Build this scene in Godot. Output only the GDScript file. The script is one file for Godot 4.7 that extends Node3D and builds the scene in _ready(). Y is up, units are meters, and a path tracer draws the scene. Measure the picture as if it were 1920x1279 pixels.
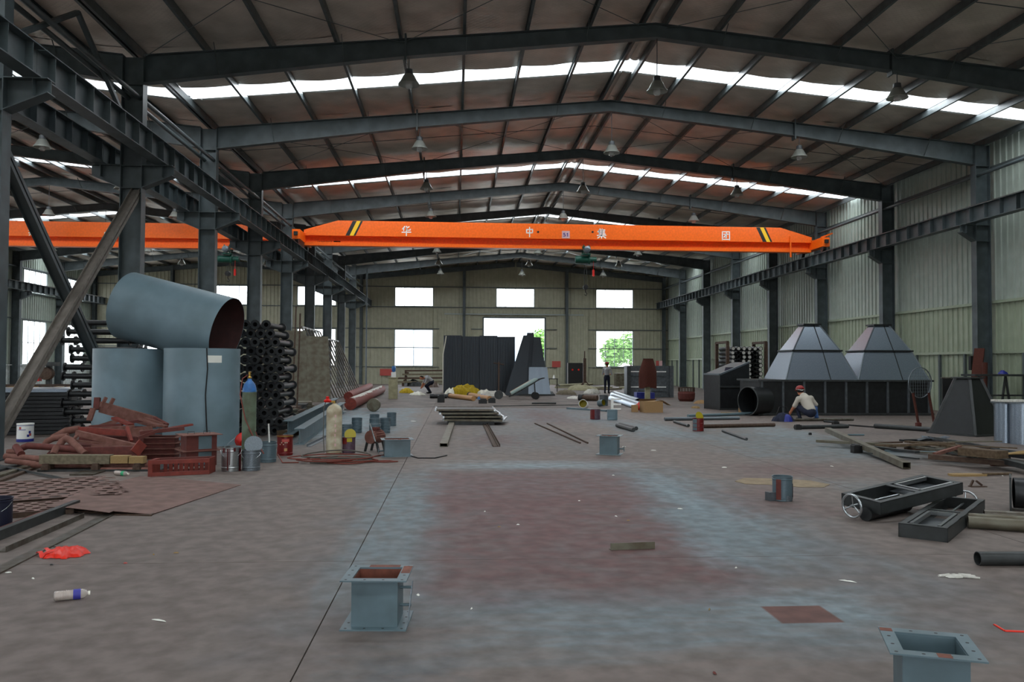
extends Node3D
# A long steel workshop. x to the right, y up, the far gable lies towards -z. Metres.

const F := 1550.0          # focal length in pixels of the 1920 x 1279 frame
const YAW := 0.068
const PITCH := 0.0292
const ROLL := 0.0046
const EYE := Vector3(0, 1.6, 0)
const XL := -7.68          # column row between the halls
const XR := 17.3           # columns along the wall of the main hall
const XW := -28.7          # columns along the far wall of the side hall
const XM := 4.9            # ridge of the main hall
const XB := -18.19         # ridge of the side hall
const SLOPE := 0.095
const BACK := -68.1
const FRONT := 15.9
const RAIL := 6.86

var cam_r: Vector3
var cam_u: Vector3
var cam_f: Vector3
var M := {}
var used := {}
var rng := RandomNumberGenerator.new()


func _ready() -> void:
	rng.seed = 11
	camera_and_light()
	materials()
	build_floor()
	build_roof()
	build_frames()
	build_walls()
	build_rails()
	build_cranes()
	build_lamps()
	build_outside()
	build_objects()


func camera_and_light() -> void:
	cam_f = Vector3(sin(YAW) * cos(PITCH), sin(PITCH), -cos(YAW) * cos(PITCH))
	var r0 := Vector3(cos(YAW), 0, sin(YAW))
	var u0 := r0.cross(cam_f)
	cam_r = cos(ROLL) * r0 + sin(ROLL) * u0
	cam_u = -sin(ROLL) * r0 + cos(ROLL) * u0
	var cam := Camera3D.new()
	cam.name = "camera"
	add_child(cam)
	cam.transform = Transform3D(Basis(cam_r, cam_u, -cam_f), EYE)
	cam.fov = rad_to_deg(2.0 * atan(639.5 / F))
	cam.far = 400.0
	cam.current = true
	var env := Environment.new()
	env.background_mode = Environment.BG_SKY
	var sky := ProceduralSkyMaterial.new()
	sky.sky_top_color = Color(0.93, 0.96, 1.0)
	sky.sky_horizon_color = Color(0.96, 0.98, 1.0)
	sky.ground_horizon_color = Color(0.7, 0.7, 0.68)
	sky.ground_bottom_color = Color(0.4, 0.4, 0.38)
	sky.energy_multiplier = 8.0
	env.sky = Sky.new()
	env.sky.sky_material = sky
	env.tonemap_mode = Environment.TONE_MAPPER_LINEAR
	env.tonemap_exposure = 1.04
	env.sdfgi_enabled = true
	env.ssao_enabled = true
	env.ssil_enabled = true
	var we := WorldEnvironment.new()
	we.name = "environment"
	we.environment = env
	add_child(we)
	# daylight through the fibreglass roof strips, one area light under each strip and slope
	for k in range(-4, 4):
		var z: float = -(23.5 + 12.0 * k)
		if z > FRONT - 0.6:
			continue
		for hall in [[XM, 12.3, 10.12], [XB, 10.3, 9.92]]:
			for s in [-1, 1]:
				var l := AreaLight3D.new()
				l.name = "skylight_daylight"
				l.area_size = Vector2(hall[1] - 0.4, 1.0)
				l.area_normalize_energy = false
				l.light_energy = SKYLIGHT
				l.light_color = Color(0.95, 0.98, 1.0)
				l.shadow_enabled = true
				l.area_range = 80.0
				l.area_attenuation = 2.0
				var half: float = hall[1] * 0.5
				l.position = Vector3(hall[0] + s * half, hall[2] + 0.18 - SLOPE * half, z)
				var down := Vector3(-s * SLOPE, -1.0, 0).normalized()
				var right := Vector3(0, 0, 1).cross(down).normalized()
				l.basis = Basis(right, (-down).cross(right).normalized(), -down)
				add_child(l, true)


const SKYLIGHT := 3.0

# ---------------------------------------------------------------- helpers

func ray(px: float, py: float) -> Vector3:
	return cam_f + cam_r * ((px - 960.0) / F) - cam_u * ((py - 639.5) / F)


func g(px: float, py: float, h := 0.0) -> Vector3:   # where that direction meets the level h
	var d := ray(px, py)
	return EYE + d * ((h - EYE.y) / d.y)


func gz(px: float, py: float, depth: float) -> Vector3:   # where it meets the upright plane z = -depth
	var d := ray(px, py)
	return EYE + d * (-depth / d.z)


func numbered(called: String) -> String:
	var n: int = used.get(called, -1) + 1
	used[called] = n
	return called if n == 0 else "%s_%03d" % [called, n]


func thing(called: String, label: String, category: String, at := Vector3.ZERO, turn := 0.0, group := "") -> Node3D:
	var o := Node3D.new()
	o.name = numbered(called)
	add_child(o)
	o.position = at
	o.rotation.y = turn
	return tag(o, label, category, group)


func tag(o: Node3D, label: String, category: String, group := "") -> Node3D:
	o.set_meta("label", label)
	o.set_meta("category", category)
	if group:
		o.set_meta("group", group)
	return o


func structure(called: String, label: String, category: String) -> Node3D:
	var o := thing(called, label, category)
	o.set_meta("kind", "structure")
	return o


func copy(src: Node3D, at: Vector3, turn: float, label := "") -> Node3D:
	var o: Node3D = src.duplicate()
	o.name = numbered(RegEx.create_from_string("_\\d{3}$").sub(String(src.name), ""))
	add_child(o)
	o.position = at
	o.rotation.y = turn
	if label:
		o.set_meta("label", label)
	return o


func shape(st: SurfaceTool) -> ArrayMesh:
	st.generate_normals()
	return st.commit()


func part(st, called: String, m: Material, parent: Node3D) -> MeshInstance3D:
	var o := MeshInstance3D.new()
	o.name = called
	o.mesh = st if st is Mesh else shape(st)
	o.material_override = m
	parent.add_child(o, true)
	return o


func solo(st, called: String, m: Material, label: String, category: String, at := Vector3.ZERO, turn := 0.0, group := "") -> MeshInstance3D:
	var o := MeshInstance3D.new()
	o.name = numbered(called)
	o.mesh = st if st is Mesh else shape(st)
	o.material_override = m
	add_child(o)
	o.position = at
	o.rotation.y = turn
	tag(o, label, category, group)
	return o


func S() -> SurfaceTool:
	var st := SurfaceTool.new()
	st.begin(Mesh.PRIMITIVE_TRIANGLES)
	st.set_smooth_group(-1)
	return st


func quad(st: SurfaceTool, a: Vector3, b: Vector3, c: Vector3, d: Vector3) -> void:   # counter-clockwise seen from outside
	for v in [a, c, b, a, d, c]:
		st.add_vertex(v)


func hexa(st: SurfaceTool, p: Array) -> void:   # p0..3 lower face, p4..7 the upper corners above them, counter-clockwise from above
	quad(st, p[3], p[2], p[1], p[0])
	quad(st, p[4], p[5], p[6], p[7])
	for i in 4:
		var j := (i + 1) % 4
		quad(st, p[i], p[j], p[4 + j], p[4 + i])


func bx(st: SurfaceTool, c: Vector3, s: Vector3, b := Basis()) -> void:
	var p := []
	for y in [-0.5, 0.5]:
		for q in [[-0.5, 0.5], [0.5, 0.5], [0.5, -0.5], [-0.5, -0.5]]:
			p.append(c + b * Vector3(q[0] * s.x, y * s.y, q[1] * s.z))
	hexa(st, p)


func along(a: Vector3, b: Vector3, up := Vector3.UP) -> Transform3D:   # z runs from a to b, y is as near as can be to up
	var z := (b - a).normalized()
	if absf(z.dot(up)) > 0.995:
		up = Vector3(1, 0, 0)
	var x := up.cross(z).normalized()
	return Transform3D(Basis(x, z.cross(x), z), a)


func bar(st: SurfaceTool, a: Vector3, b: Vector3, w: float, h: float, up := Vector3.UP) -> void:
	var t := along(a, b, up)
	bx(st, (a + b) * 0.5, Vector3(w, h, a.distance_to(b)), t.basis)


func ext(st: SurfaceTool, poly: PackedVector2Array, l: float, t := Transform3D()) -> void:   # poly in xy, drawn out along z
	if Geometry2D.is_polygon_clockwise(poly):
		poly = poly.duplicate()
		poly.reverse()
	var n := poly.size()
	for i in n:
		var a := poly[i]
		var b := poly[(i + 1) % n]
		quad(st, t * Vector3(a.x, a.y, l), t * Vector3(a.x, a.y, 0), t * Vector3(b.x, b.y, 0), t * Vector3(b.x, b.y, l))
	var ids := Geometry2D.triangulate_polygon(poly)
	for i in range(0, ids.size(), 3):
		var v := [poly[ids[i]], poly[ids[i + 1]], poly[ids[i + 2]]]
		if (v[1] - v[0]).cross(v[2] - v[0]) < 0:
			v.reverse()
		for k in [0, 2, 1]:
			st.add_vertex(t * Vector3(v[k].x, v[k].y, l))
		for k in [0, 1, 2]:
			st.add_vertex(t * Vector3(v[k].x, v[k].y, 0))


func pipe_ext(st: SurfaceTool, outer: PackedVector2Array, inner: PackedVector2Array, l: float, t := Transform3D()) -> void:   # a hollow section; both rings counter-clockwise
	var n := outer.size()
	for i in n:
		var j := (i + 1) % n
		var a := [outer[i], outer[j], inner[i], inner[j]]
		var p := []
		for z in [0.0, l]:
			for q in a:
				p.append(t * Vector3(q.x, q.y, z))
		quad(st, p[4], p[0], p[1], p[5])
		quad(st, p[7], p[3], p[2], p[6])
		quad(st, p[4], p[5], p[7], p[6])
		quad(st, p[1], p[0], p[2], p[3])


func rect(w: float, h: float) -> PackedVector2Array:
	return PackedVector2Array([Vector2(-w, -h) * 0.5, Vector2(w, -h) * 0.5, Vector2(w, h) * 0.5, Vector2(-w, h) * 0.5])


func i_sec(h: float, w: float, tf: float, tw: float) -> PackedVector2Array:
	var a := h * 0.5
	var b := w * 0.5
	var c := tw * 0.5
	return PackedVector2Array([Vector2(-b, -a), Vector2(b, -a), Vector2(b, -a + tf), Vector2(c, -a + tf), Vector2(c, a - tf), Vector2(b, a - tf), Vector2(b, a), Vector2(-b, a), Vector2(-b, a - tf), Vector2(-c, a - tf), Vector2(-c, -a + tf), Vector2(-b, -a + tf)])


func c_sec(h: float, w: float, t: float) -> PackedVector2Array:   # open towards +x
	var a := h * 0.5
	return PackedVector2Array([Vector2(0, -a), Vector2(w, -a), Vector2(w, -a + t), Vector2(t, -a + t), Vector2(t, a - t), Vector2(w, a - t), Vector2(w, a), Vector2(0, a)])


func l_sec(a: float, b: float, t: float) -> PackedVector2Array:
	return PackedVector2Array([Vector2(0, 0), Vector2(a, 0), Vector2(a, t), Vector2(t, t), Vector2(t, b), Vector2(0, b)])


func tube(st: SurfaceTool, pts: Array, r, n := 8, closed := false) -> void:   # r: one radius or one for each point
	var rings := []
	var x := Vector3.ZERO
	var m := pts.size()
	for i in m:
		var before: Vector3 = pts[(i - 1 + m) % m] if closed else pts[maxi(i - 1, 0)]
		var after: Vector3 = pts[(i + 1) % m] if closed else pts[mini(i + 1, m - 1)]
		var d := (after - before).normalized()
		if x == Vector3.ZERO:
			x = d.cross(Vector3.UP if absf(d.y) < 0.9 else Vector3.RIGHT).normalized()
		x = (x - d * x.dot(d)).normalized()
		var y := d.cross(x)
		var rad: float = r[i] if r is Array else r
		var ring := []
		for k in n:
			var w := TAU * k / n
			ring.append(pts[i] + (x * cos(w) + y * sin(w)) * rad)
		rings.append(ring)
	st.set_smooth_group(1)
	for i in (m if closed else m - 1):
		var a: Array = rings[i]
		var b: Array = rings[(i + 1) % m]
		for k in n:
			var j := (k + 1) % n
			quad(st, a[k], a[j], b[j], b[k])
	st.set_smooth_group(-1)
	if not closed:
		for k in range(1, n - 1):
			for v in [rings[0][0], rings[0][k], rings[0][k + 1], rings[m - 1][0], rings[m - 1][k + 1], rings[m - 1][k]]:
				st.add_vertex(v)


func lathe(st: SurfaceTool, prof: Array, n := 20, t := Transform3D(), soft := false) -> void:   # prof: (radius, height) from one end to the other, turned round y
	for i in prof.size() - 1:
		st.set_smooth_group(2 if soft else 2 + i)
		for k in n:
			var c := []
			for q in [[i, k], [i, k + 1], [i + 1, k + 1], [i + 1, k]]:
				var w = TAU * (q[1] % n) / n
				c.append(t * Vector3(prof[q[0]].x * cos(w), prof[q[0]].y, -prof[q[0]].x * sin(w)))
			if prof[i].x < 1e-5:
				for v in [c[0], c[3], c[2]]:
					st.add_vertex(v)
			elif prof[i + 1].x < 1e-5:
				for v in [c[0], c[2], c[1]]:
					st.add_vertex(v)
			else:
				quad(st, c[0], c[1], c[2], c[3])
	st.set_smooth_group(-1)


func V(x: float, y: float) -> Vector2:
	return Vector2(x, y)


func hollow_pipe(st: SurfaceTool, a: Vector3, b: Vector3, r: float, wall: float, n := 20) -> void:
	var l := a.distance_to(b)
	var t := along(a, b)
	var tt := Transform3D(Basis(t.basis.x, t.basis.z, -t.basis.y), a)
	lathe(st, [V(r - wall, 0), V(r, 0), V(r, l), V(r - wall, l), V(r - wall, 0)], n, tt)


func tilt(o: Node3D, rx: float, rz: float) -> Node3D:
	o.rotation = Vector3(rx, o.rotation.y, rz)
	return o

# ---------------------------------------------------------------- materials

func noise_tex(freq: float, lo: Color, hi: Color, s: int, kind := FastNoiseLite.TYPE_SIMPLEX_SMOOTH, octaves := 4, mid := 0.5, size := 512) -> NoiseTexture2D:
	var n := FastNoiseLite.new()
	n.seed = s
	n.noise_type = kind
	n.frequency = freq
	n.fractal_octaves = octaves
	var t := NoiseTexture2D.new()
	t.width = size
	t.height = size
	t.seamless = true
	t.noise = n
	var gr := Gradient.new()
	gr.set_color(0, lo)
	gr.set_color(1, hi)
	gr.set_offset(0, mid - 0.35)
	gr.set_offset(1, mid + 0.35)
	t.color_ramp = gr
	return t


func mat(key: String, c: Color, rough := 0.6, metal := 0.0, tex: Texture2D = null, metres := 1.0, spec := 0.5) -> StandardMaterial3D:
	var m := StandardMaterial3D.new()
	m.resource_name = key
	m.albedo_color = c
	m.roughness = rough
	m.metallic = metal
	m.metallic_specular = spec
	if tex:
		m.albedo_texture = tex
		m.uv1_triplanar = true
		m.uv1_world_triplanar = true
		m.uv1_scale = Vector3.ONE / metres
	M[key] = m
	return m


func relief(key: String, tex: Texture2D, cm: float) -> void:
	M[key].heightmap_enabled = true
	M[key].heightmap_texture = tex
	M[key].heightmap_scale = cm


func materials() -> void:
	var grime := noise_tex(0.010, Color(0.80, 0.80, 0.78), Color(1, 1, 1), 3)
	var fine := noise_tex(0.03, Color(0.93, 0.93, 0.93), Color(1, 1, 1), 5)
	var soft := noise_tex(0.008, Color(0.86, 0.86, 0.85), Color(1, 1, 1), 6, FastNoiseLite.TYPE_SIMPLEX_SMOOTH, 4)
	var rusty := noise_tex(0.010, Color(0.74, 0.66, 0.6), Color(1, 1, 1), 8, FastNoiseLite.TYPE_SIMPLEX_SMOOTH, 5, 0.40)
	var streak := noise_tex(0.008, Color(0.93, 0.93, 0.92), Color(1, 1, 1), 12, FastNoiseLite.TYPE_SIMPLEX_SMOOTH, 3)
	var spangle := noise_tex(0.06, Color(0.78, 0.8, 0.82), Color(1, 1, 1), 21, FastNoiseLite.TYPE_CELLULAR, 2)
	var wrinkle := noise_tex(0.02, Color(0, 0, 0), Color(1, 1, 1), 31, FastNoiseLite.TYPE_SIMPLEX_SMOOTH, 3, 0.5, 512)
	var quilt := Image.create(512, 512, false, Image.FORMAT_L8)
	for y in 512:
		for x in 512:
			var a := absf(sin((x + y) * TAU / 32.0))
			var b := absf(sin((x - y) * TAU / 32.0))
			quilt.set_pixel(x, y, Color.from_hsv(0, 0, minf(1.0, 0.25 + 0.75 * pow(a * b, 0.35))))
	var quilt_tex := ImageTexture.create_from_image(quilt)
	mat("frame", Color(0.31, 0.35, 0.365), 0.5, 0.0, grime, 3.0)
	mat("brace_dusty", Color(0.50, 0.47, 0.44), 0.8, 0.0, grime, 1.0)
	mat("purlin", Color(0.34, 0.37, 0.38), 0.42, 0.1, grime, 2.0)
	mat("foil", Color(0.88, 0.83, 0.78), 0.4, 0.35, soft, 5.0)
	M.foil.heightmap_enabled = true
	M.foil.heightmap_texture = quilt_tex
	M.foil.heightmap_scale = 0.9
	mat("roof_sheet", Color(0.6, 0.62, 0.62), 0.6)
	mat("clad", Color(0.65, 0.69, 0.65), 0.45, 0.0, streak, 2.5)
	mat("clad_low", Color(0.62, 0.66, 0.57), 0.5, 0.0, streak, 2.5)
	mat("clad_back", Color(0.69, 0.685, 0.60), 0.55, 0.0, streak, 2.5)
	mat("wall_paint", Color(0.85, 0.88, 0.88), 0.7, 0.0, grime, 2.0)
	mat("girt", Color(0.33, 0.36, 0.36), 0.55)
	mat("window_frame", Color(0.62, 0.66, 0.66), 0.4)
	mat("skylight", Color(0.9, 0.93, 0.95), 0.5)
	M.skylight.emission_enabled = true
	M.skylight.emission = Color(0.95, 0.98, 1.0)
	M.skylight.emission_energy_multiplier = 2.2
	mat("glass", Color(0.9, 0.95, 0.95, 0.08), 0.05)
	M.glass.transparency = BaseMaterial3D.TRANSPARENCY_ALPHA
	mat("orange", Color(1.0, 0.42, 0.04), 0.42, 0.0, fine, 2.0)
	mat("white", Color(0.92, 0.92, 0.9), 0.5)
	mat("black", Color(0.06, 0.06, 0.06), 0.5)
	mat("yellow", Color(0.95, 0.75, 0.05), 0.5)
	mat("green_machine", Color(0.04, 0.30, 0.24), 0.45)
	mat("lamp_shade", Color(0.62, 0.63, 0.6), 0.35, 0.5)
	mat("lamp_glass", Color(0.95, 0.95, 0.95, 0.25), 0.08)
	M.lamp_glass.transparency = BaseMaterial3D.TRANSPARENCY_ALPHA
	mat("lamp_body", Color(0.3, 0.31, 0.32), 0.5, 0.3)
	mat("asphalt", Color(0.72, 0.72, 0.7), 0.9, 0.0, grime, 4.0)
	mat("leaf", Color(0.45, 0.62, 0.3), 0.7, 0.0, fine, 1.0)
	mat("bark", Color(0.3, 0.24, 0.18), 0.9)
	mat("facade", Color(0.86, 0.88, 0.9), 0.8)
	mat("facade_glass", Color(0.72, 0.8, 0.88), 0.15)
	# things
	mat("grey_paint", Color(0.38, 0.46, 0.49), 0.42, 0.0, soft, 1.2)
	mat("drum_paint", Color(0.47, 0.56, 0.60), 0.5, 0.0, soft, 3.0)
	mat("drum_inner", Color(0.25, 0.12, 0.11), 0.7, 0.0, grime, 1.0)
	mat("primer", Color(0.42, 0.20, 0.17), 0.75, 0.0, grime, 0.8)
	mat("primer_dusty", Color(0.50, 0.34, 0.30), 0.85, 0.0, rusty, 0.9)
	mat("primer_bright", Color(0.52, 0.20, 0.15), 0.65, 0.0, grime, 0.8)
	mat("primer_rust", Color(0.50, 0.28, 0.21), 0.7, 0.0, grime, 0.5)
	mat("navy", Color(0.07, 0.08, 0.17), 0.5)
	mat("primer_sheet", Color(0.50, 0.39, 0.36), 0.8, 0.0, grime, 1.6)
	mat("dark_steel", Color(0.25, 0.262, 0.265), 0.45, 0.3, grime, 1.0)
	mat("black_steel", Color(0.15, 0.158, 0.165), 0.42, 0.3, grime, 1.2)
	mat("raw_steel", Color(0.42, 0.41, 0.38), 0.4, 0.6, rusty, 0.8)
	mat("rust_steel", Color(0.34, 0.27, 0.22), 0.7, 0.2, rusty, 0.5)
	mat("olive_steel", Color(0.44, 0.43, 0.37), 0.5, 0.3, rusty, 1.6)
	mat("bright_steel", Color(0.75, 0.77, 0.78), 0.25, 0.9, fine, 0.3)
	mat("galvanised", Color(0.62, 0.66, 0.70), 0.3, 0.8, spangle, 0.5)
	mat("galv_dull", Color(0.50, 0.53, 0.55), 0.42, 0.6, spangle, 0.5)
	mat("tin", Color(0.62, 0.63, 0.63), 0.28, 0.85, fine, 0.5)
	mat("tin_grey", Color(0.36, 0.43, 0.46), 0.4, 0.2, fine, 0.5)
	mat("can_red", Color(0.45, 0.06, 0.06), 0.35, 0.0, grime, 0.6)
	mat("can_purple", Color(0.36, 0.27, 0.33), 0.4, 0.0, grime, 0.4)
	mat("can_yellow", Color(0.66, 0.60, 0.05), 0.4)
	mat("paint_drip", Color(0.30, 0.02, 0.03), 0.3)
	mat("red_plastic", Color(0.80, 0.10, 0.05), 0.4)
	mat("bag", Color(0.95, 0.20, 0.12), 0.35)
	M.bag.backlight_enabled = true
	M.bag.backlight = Color(0.6, 0.1, 0.05)
	mat("blue", Color(0.10, 0.15, 0.50), 0.45)
	mat("blue_shoulder", Color(0.20, 0.45, 0.72), 0.45, 0.0, grime, 0.5)
	mat("oxygen_green", Color(0.40, 0.47, 0.39), 0.6, 0.0, rusty, 1.4)
	mat("cream", Color(0.80, 0.78, 0.68), 0.55, 0.0, rusty, 1.2)
	mat("hose_red", Color(0.45, 0.20, 0.15), 0.6)
	mat("hose_grey", Color(0.33, 0.31, 0.28), 0.7)
	mat("rubber", Color(0.08, 0.08, 0.08), 0.7)
	mat("brass", Color(0.65, 0.52, 0.25), 0.35, 0.8)
	mat("wood", Color(0.37, 0.31, 0.23), 0.8, 0.0, rusty, 0.4)
	mat("wood_pale", Color(0.62, 0.51, 0.33), 0.8, 0.0, fine, 0.4)
	mat("dusty_wood", Color(0.50, 0.46, 0.38), 0.9, 0.0, grime, 0.5)
	mat("cardboard", Color(0.63, 0.50, 0.34), 0.85, 0.0, fine, 0.6)
	mat("cardboard_old", Color(0.60, 0.53, 0.43), 0.9, 0.0, soft, 0.8)
	mat("concrete_post", Color(0.64, 0.62, 0.50), 0.9, 0.0, soft, 1.0)
	mat("wool_yellow", Color(0.82, 0.70, 0.05), 0.8, 0.0, grime, 0.8)
	mat("film", Color(0.93, 0.92, 0.86), 0.3)
	mat("rag", Color(0.86, 0.85, 0.82), 0.9, 0.0, grime, 0.4)
	mat("paper", Color(0.92, 0.92, 0.88), 0.9)
	mat("skin", Color(0.72, 0.47, 0.35), 0.6)
	mat("shirt", Color(0.72, 0.69, 0.64), 0.9, 0.0, grime, 0.4)
	mat("shirt_grey", Color(0.66, 0.67, 0.68), 0.9)
	mat("jeans", Color(0.20, 0.33, 0.52), 0.85, 0.0, fine, 0.3)
	mat("trousers_dark", Color(0.10, 0.12, 0.2), 0.85)
	mat("helmet", Color(0.55, 0.08, 0.07), 0.35)
	mat("hair", Color(0.05, 0.04, 0.04), 0.7)
	mat("shoe", Color(0.09, 0.09, 0.09), 0.7)
	mat("coat_brown", Color(0.33, 0.15, 0.10), 0.9, 0.0, grime, 0.3)
	mat("coat_violet", Color(0.27, 0.26, 0.33), 0.9, 0.0, grime, 0.3)
	mat("gas_brown", Color(0.70, 0.52, 0.33), 0.5)
	mat("gas_blue", Color(0.55, 0.62, 0.60), 0.5)
	mat("dark_sheet", Color(0.24, 0.27, 0.30), 0.4, 0.35, fine, 1.0)
	mat("panel_grey", Color(0.34, 0.36, 0.38), 0.5, 0.2, grime, 1.0)
	mat("bottle_pet", Color(0.9, 0.86, 0.82, 0.35), 0.12)
	M.bottle_pet.transparency = BaseMaterial3D.TRANSPARENCY_ALPHA
	mat("bottle_dirty", Color(0.66, 0.58, 0.54), 0.4)
	mat("label_blue", Color(0.22, 0.22, 0.60), 0.5)
	mat("label_green", Color(0.15, 0.60, 0.40), 0.5)
	mat("sign_red", Color(0.70, 0.30, 0.27), 0.6)
	mat("sign_pink", Color(0.82, 0.66, 0.66), 0.6)
	mat("banner", Color(0.80, 0.80, 0.84), 0.6)

# ---------------------------------------------------------------- the setting

func stain(map: Image, x0: float, z0: float, x1: float, z1: float, c: Color, strength: float, edge: float, s: int, rough := 0.6) -> void:
	# paint spilt or sprayed on the slab: a ragged blot that fills the rectangle x0..x1, z0..z1 (z0 the far side)
	var n := FastNoiseLite.new()
	n.seed = s
	n.frequency = 0.022
	n.fractal_octaves = 5
	var w := 144
	var im := Image.create(w, w, false, Image.FORMAT_RGBA8)
	for y in w:
		for x in w:
			var u := minf(x, w - 1 - x) / (w * 0.5)
			var v := minf(y, w - 1 - y) / (w * 0.5)
			var k := n.get_noise_2d(x, y * 2.2)
			var d := minf(u, v) / edge + k * rough - 0.25 * rough
			var a := clampf(d, 0.0, 1.0) * minf(1.0, minf(u, v) * 8.0)
			a *= strength * (0.72 + 0.55 * n.get_noise_2d(x * 2.5 + 500, y * 6.0))
			im.set_pixel(x, y, Color(c.r, c.g, c.b, clampf(a, 0.0, 1.0)))
	var px := FLOOR_PX / 30.0
	var size := Vector2i(maxi(2, int((x1 - x0) * px)), maxi(2, int((z1 - z0) * px)))
	im.resize(size.x, size.y, Image.INTERPOLATE_BILINEAR)
	map.blend_rect(im, Rect2i(Vector2i.ZERO, size), Vector2i(int((x0 + 12.82) * px), int((z0 + 30.85) * px)))


func stain_px(map: Image, x0: float, y0: float, x1: float, y1: float, c: Color, strength: float, edge: float, s: int, rough := 0.6) -> void:
	var a := g((x0 + x1) * 0.5, y0)
	var b := g((x0 + x1) * 0.5, y1)
	var ym := (y0 + y1) * 0.5
	stain(map, g(x0, ym).x, a.z, g(x1, ym).x, b.z, c, strength, edge, s, rough)


const FLOOR_PX := 1500

func build_floor() -> void:
	var base := Color(0.475, 0.432, 0.408)
	var map := Image.create(FLOOR_PX, FLOOR_PX, false, Image.FORMAT_RGBA8)
	map.fill(base)
	var blue := Color(0.47, 0.53, 0.56)
	var pale := Color(0.56, 0.64, 0.68)
	var red := Color(0.41, 0.29, 0.28)
	var dark := Color(0.33, 0.31, 0.31)
	var dust := Color(0.52, 0.47, 0.43)
	# traffic dirt and dust everywhere
	for i in 26:
		var c: Color = [dark, dust, Color(0.42, 0.36, 0.35), Color(0.45, 0.46, 0.47)][i % 4]
		var x := rng.randf_range(-12, 13)
		var z := rng.randf_range(-30, -5)
		stain(map, x, z, x + rng.randf_range(2, 5), z + rng.randf_range(1.2, 4), c, 0.35, 0.6, 100 + i, 1.1)
	# the sprayed job in the middle: grey overspray round a red-brown bare rectangle
	stain(map, -1.7, -13.8, 4.2, -3.9, Color(0.42, 0.45, 0.47), 0.75, 0.35, 1)
	stain(map, -1.2, -13.2, 0.0, -4.6, blue, 0.85, 0.55, 2)
	stain(map, 1.9, -13.4, 3.7, -5.6, blue, 0.8, 0.5, 3)
	stain(map, 2.35, -13.0, 3.2, -7.0, pale, 0.65, 0.8, 4)
	stain(map, -0.9, -13.6, 3.4, -12.5, pale, 0.7, 0.6, 5)
	stain(map, -0.6, -6.0, 3.2, -4.2, blue, 0.8, 0.6, 6)
	stain(map, -0.55, -12.9, 2.75, -9.0, red, 0.9, 0.3, 7)
	stain(map, -0.45, -10.5, 2.5, -5.3, red, 0.95, 0.28, 8)
	stain(map, 0.2, -11.0, 1.6, -6.0, Color(0.44, 0.28, 0.28), 0.5, 0.8, 9)
	stain(map, 1.6, -6.0, 3.1, -4.7, pale, 0.6, 0.6, 12)
	map.fill_rect(Rect2i(int((2.05 + 12.82) * 50), int((30.85 - 5.42) * 50), 20, 18), Color(0.42, 0.29, 0.26))
	stain(map, -0.8, -4.9, 0.2, -3.6, Color(0.40, 0.42, 0.44), 0.7, 0.7, 13)
	# painted patches further down the hall
	stain_px(map, 520, 752, 800, 852, blue, 0.95, 0.4, 20)
	stain_px(map, 560, 770, 720, 842, pale, 0.75, 0.5, 21)
	stain_px(map, 800, 762, 1200, 800, Color(0.45, 0.49, 0.52), 0.8, 0.4, 22)
	stain_px(map, 840, 790, 1120, 862, Color(0.43, 0.46, 0.48), 0.6, 0.5, 23)
	stain_px(map, 860, 812, 1000, 840, red, 0.7, 0.7, 24)
	stain_px(map, 960, 766, 1100, 802, red, 0.75, 0.7, 25)
	stain_px(map, 1130, 785, 1330, 835, blue, 0.85, 0.5, 26)
	stain_px(map, 1200, 795, 1290, 822, pale, 0.55, 0.7, 27)
	stain_px(map, 1290, 800, 1720, 880, Color(0.45, 0.50, 0.52), 0.85, 0.45, 28)
	stain_px(map, 1380, 790, 1560, 832, pale, 0.6, 0.6, 29)
	stain_px(map, 1340, 865, 1640, 900, red, 0.6, 0.6, 30)
	stain_px(map, 1300, 905, 1600, 985, red, 0.45, 0.6, 31)
	stain_px(map, 1240, 930, 1480, 1090, blue, 0.75, 0.5, 32)
	stain_px(map, 1270, 1000, 1420, 1080, pale, 0.45, 0.7, 33)
	stain_px(map, 1560, 890, 1760, 960, blue, 0.5, 0.6, 34)
	stain_px(map, 1060, 852, 1260, 872, red, 0.45, 0.7, 35)
	stain_px(map, 770, 860, 1300, 880, pale, 0.6, 0.6, 36)
	stain_px(map, 1560, 836, 1750, 865, pale, 0.4, 0.6, 37)
	for i in 14:   # scratches and chalk-coloured scuffs
		var x := rng.randf_range(-5, 8)
		var z := rng.randf_range(-14, -4.5)
		stain(map, x, z, x + rng.randf_range(0.05, 0.09), z + rng.randf_range(0.8, 2.2), Color(0.6, 0.58, 0.55), 0.22, 0.9, 300 + i, 1.2)
	var tex := ImageTexture.create_from_image(map)
	var speck := noise_tex(0.012, Color(0.82, 0.81, 0.80), Color(1, 1, 1), 41, FastNoiseLite.TYPE_SIMPLEX_SMOOTH, 6, 0.42, 1024)
	var near := mat("floor_painted", Color(1, 1, 1), 0.62)
	near.albedo_texture = tex
	var plain := mat("floor_plain", base, 0.65, 0.0, noise_tex(0.01, Color(0.72, 0.7, 0.68), Color(1, 1, 1), 43, FastNoiseLite.TYPE_SIMPLEX_SMOOTH, 5), 7.0)
	for m in [near, plain]:
		m.detail_enabled = true
		m.detail_albedo = speck
		m.detail_blend_mode = BaseMaterial3D.BLEND_MODE_MUL
		m.detail_uv_layer = BaseMaterial3D.DETAIL_UV_2
		m.uv2_triplanar = true
		m.uv2_world_triplanar = true
		m.uv2_scale = Vector3.ONE / 2.9
		m.metallic_specular = 0.4
	var root := structure("floor", "stained grey concrete workshop floor with blue-grey and red overspray", "floor")
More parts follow.
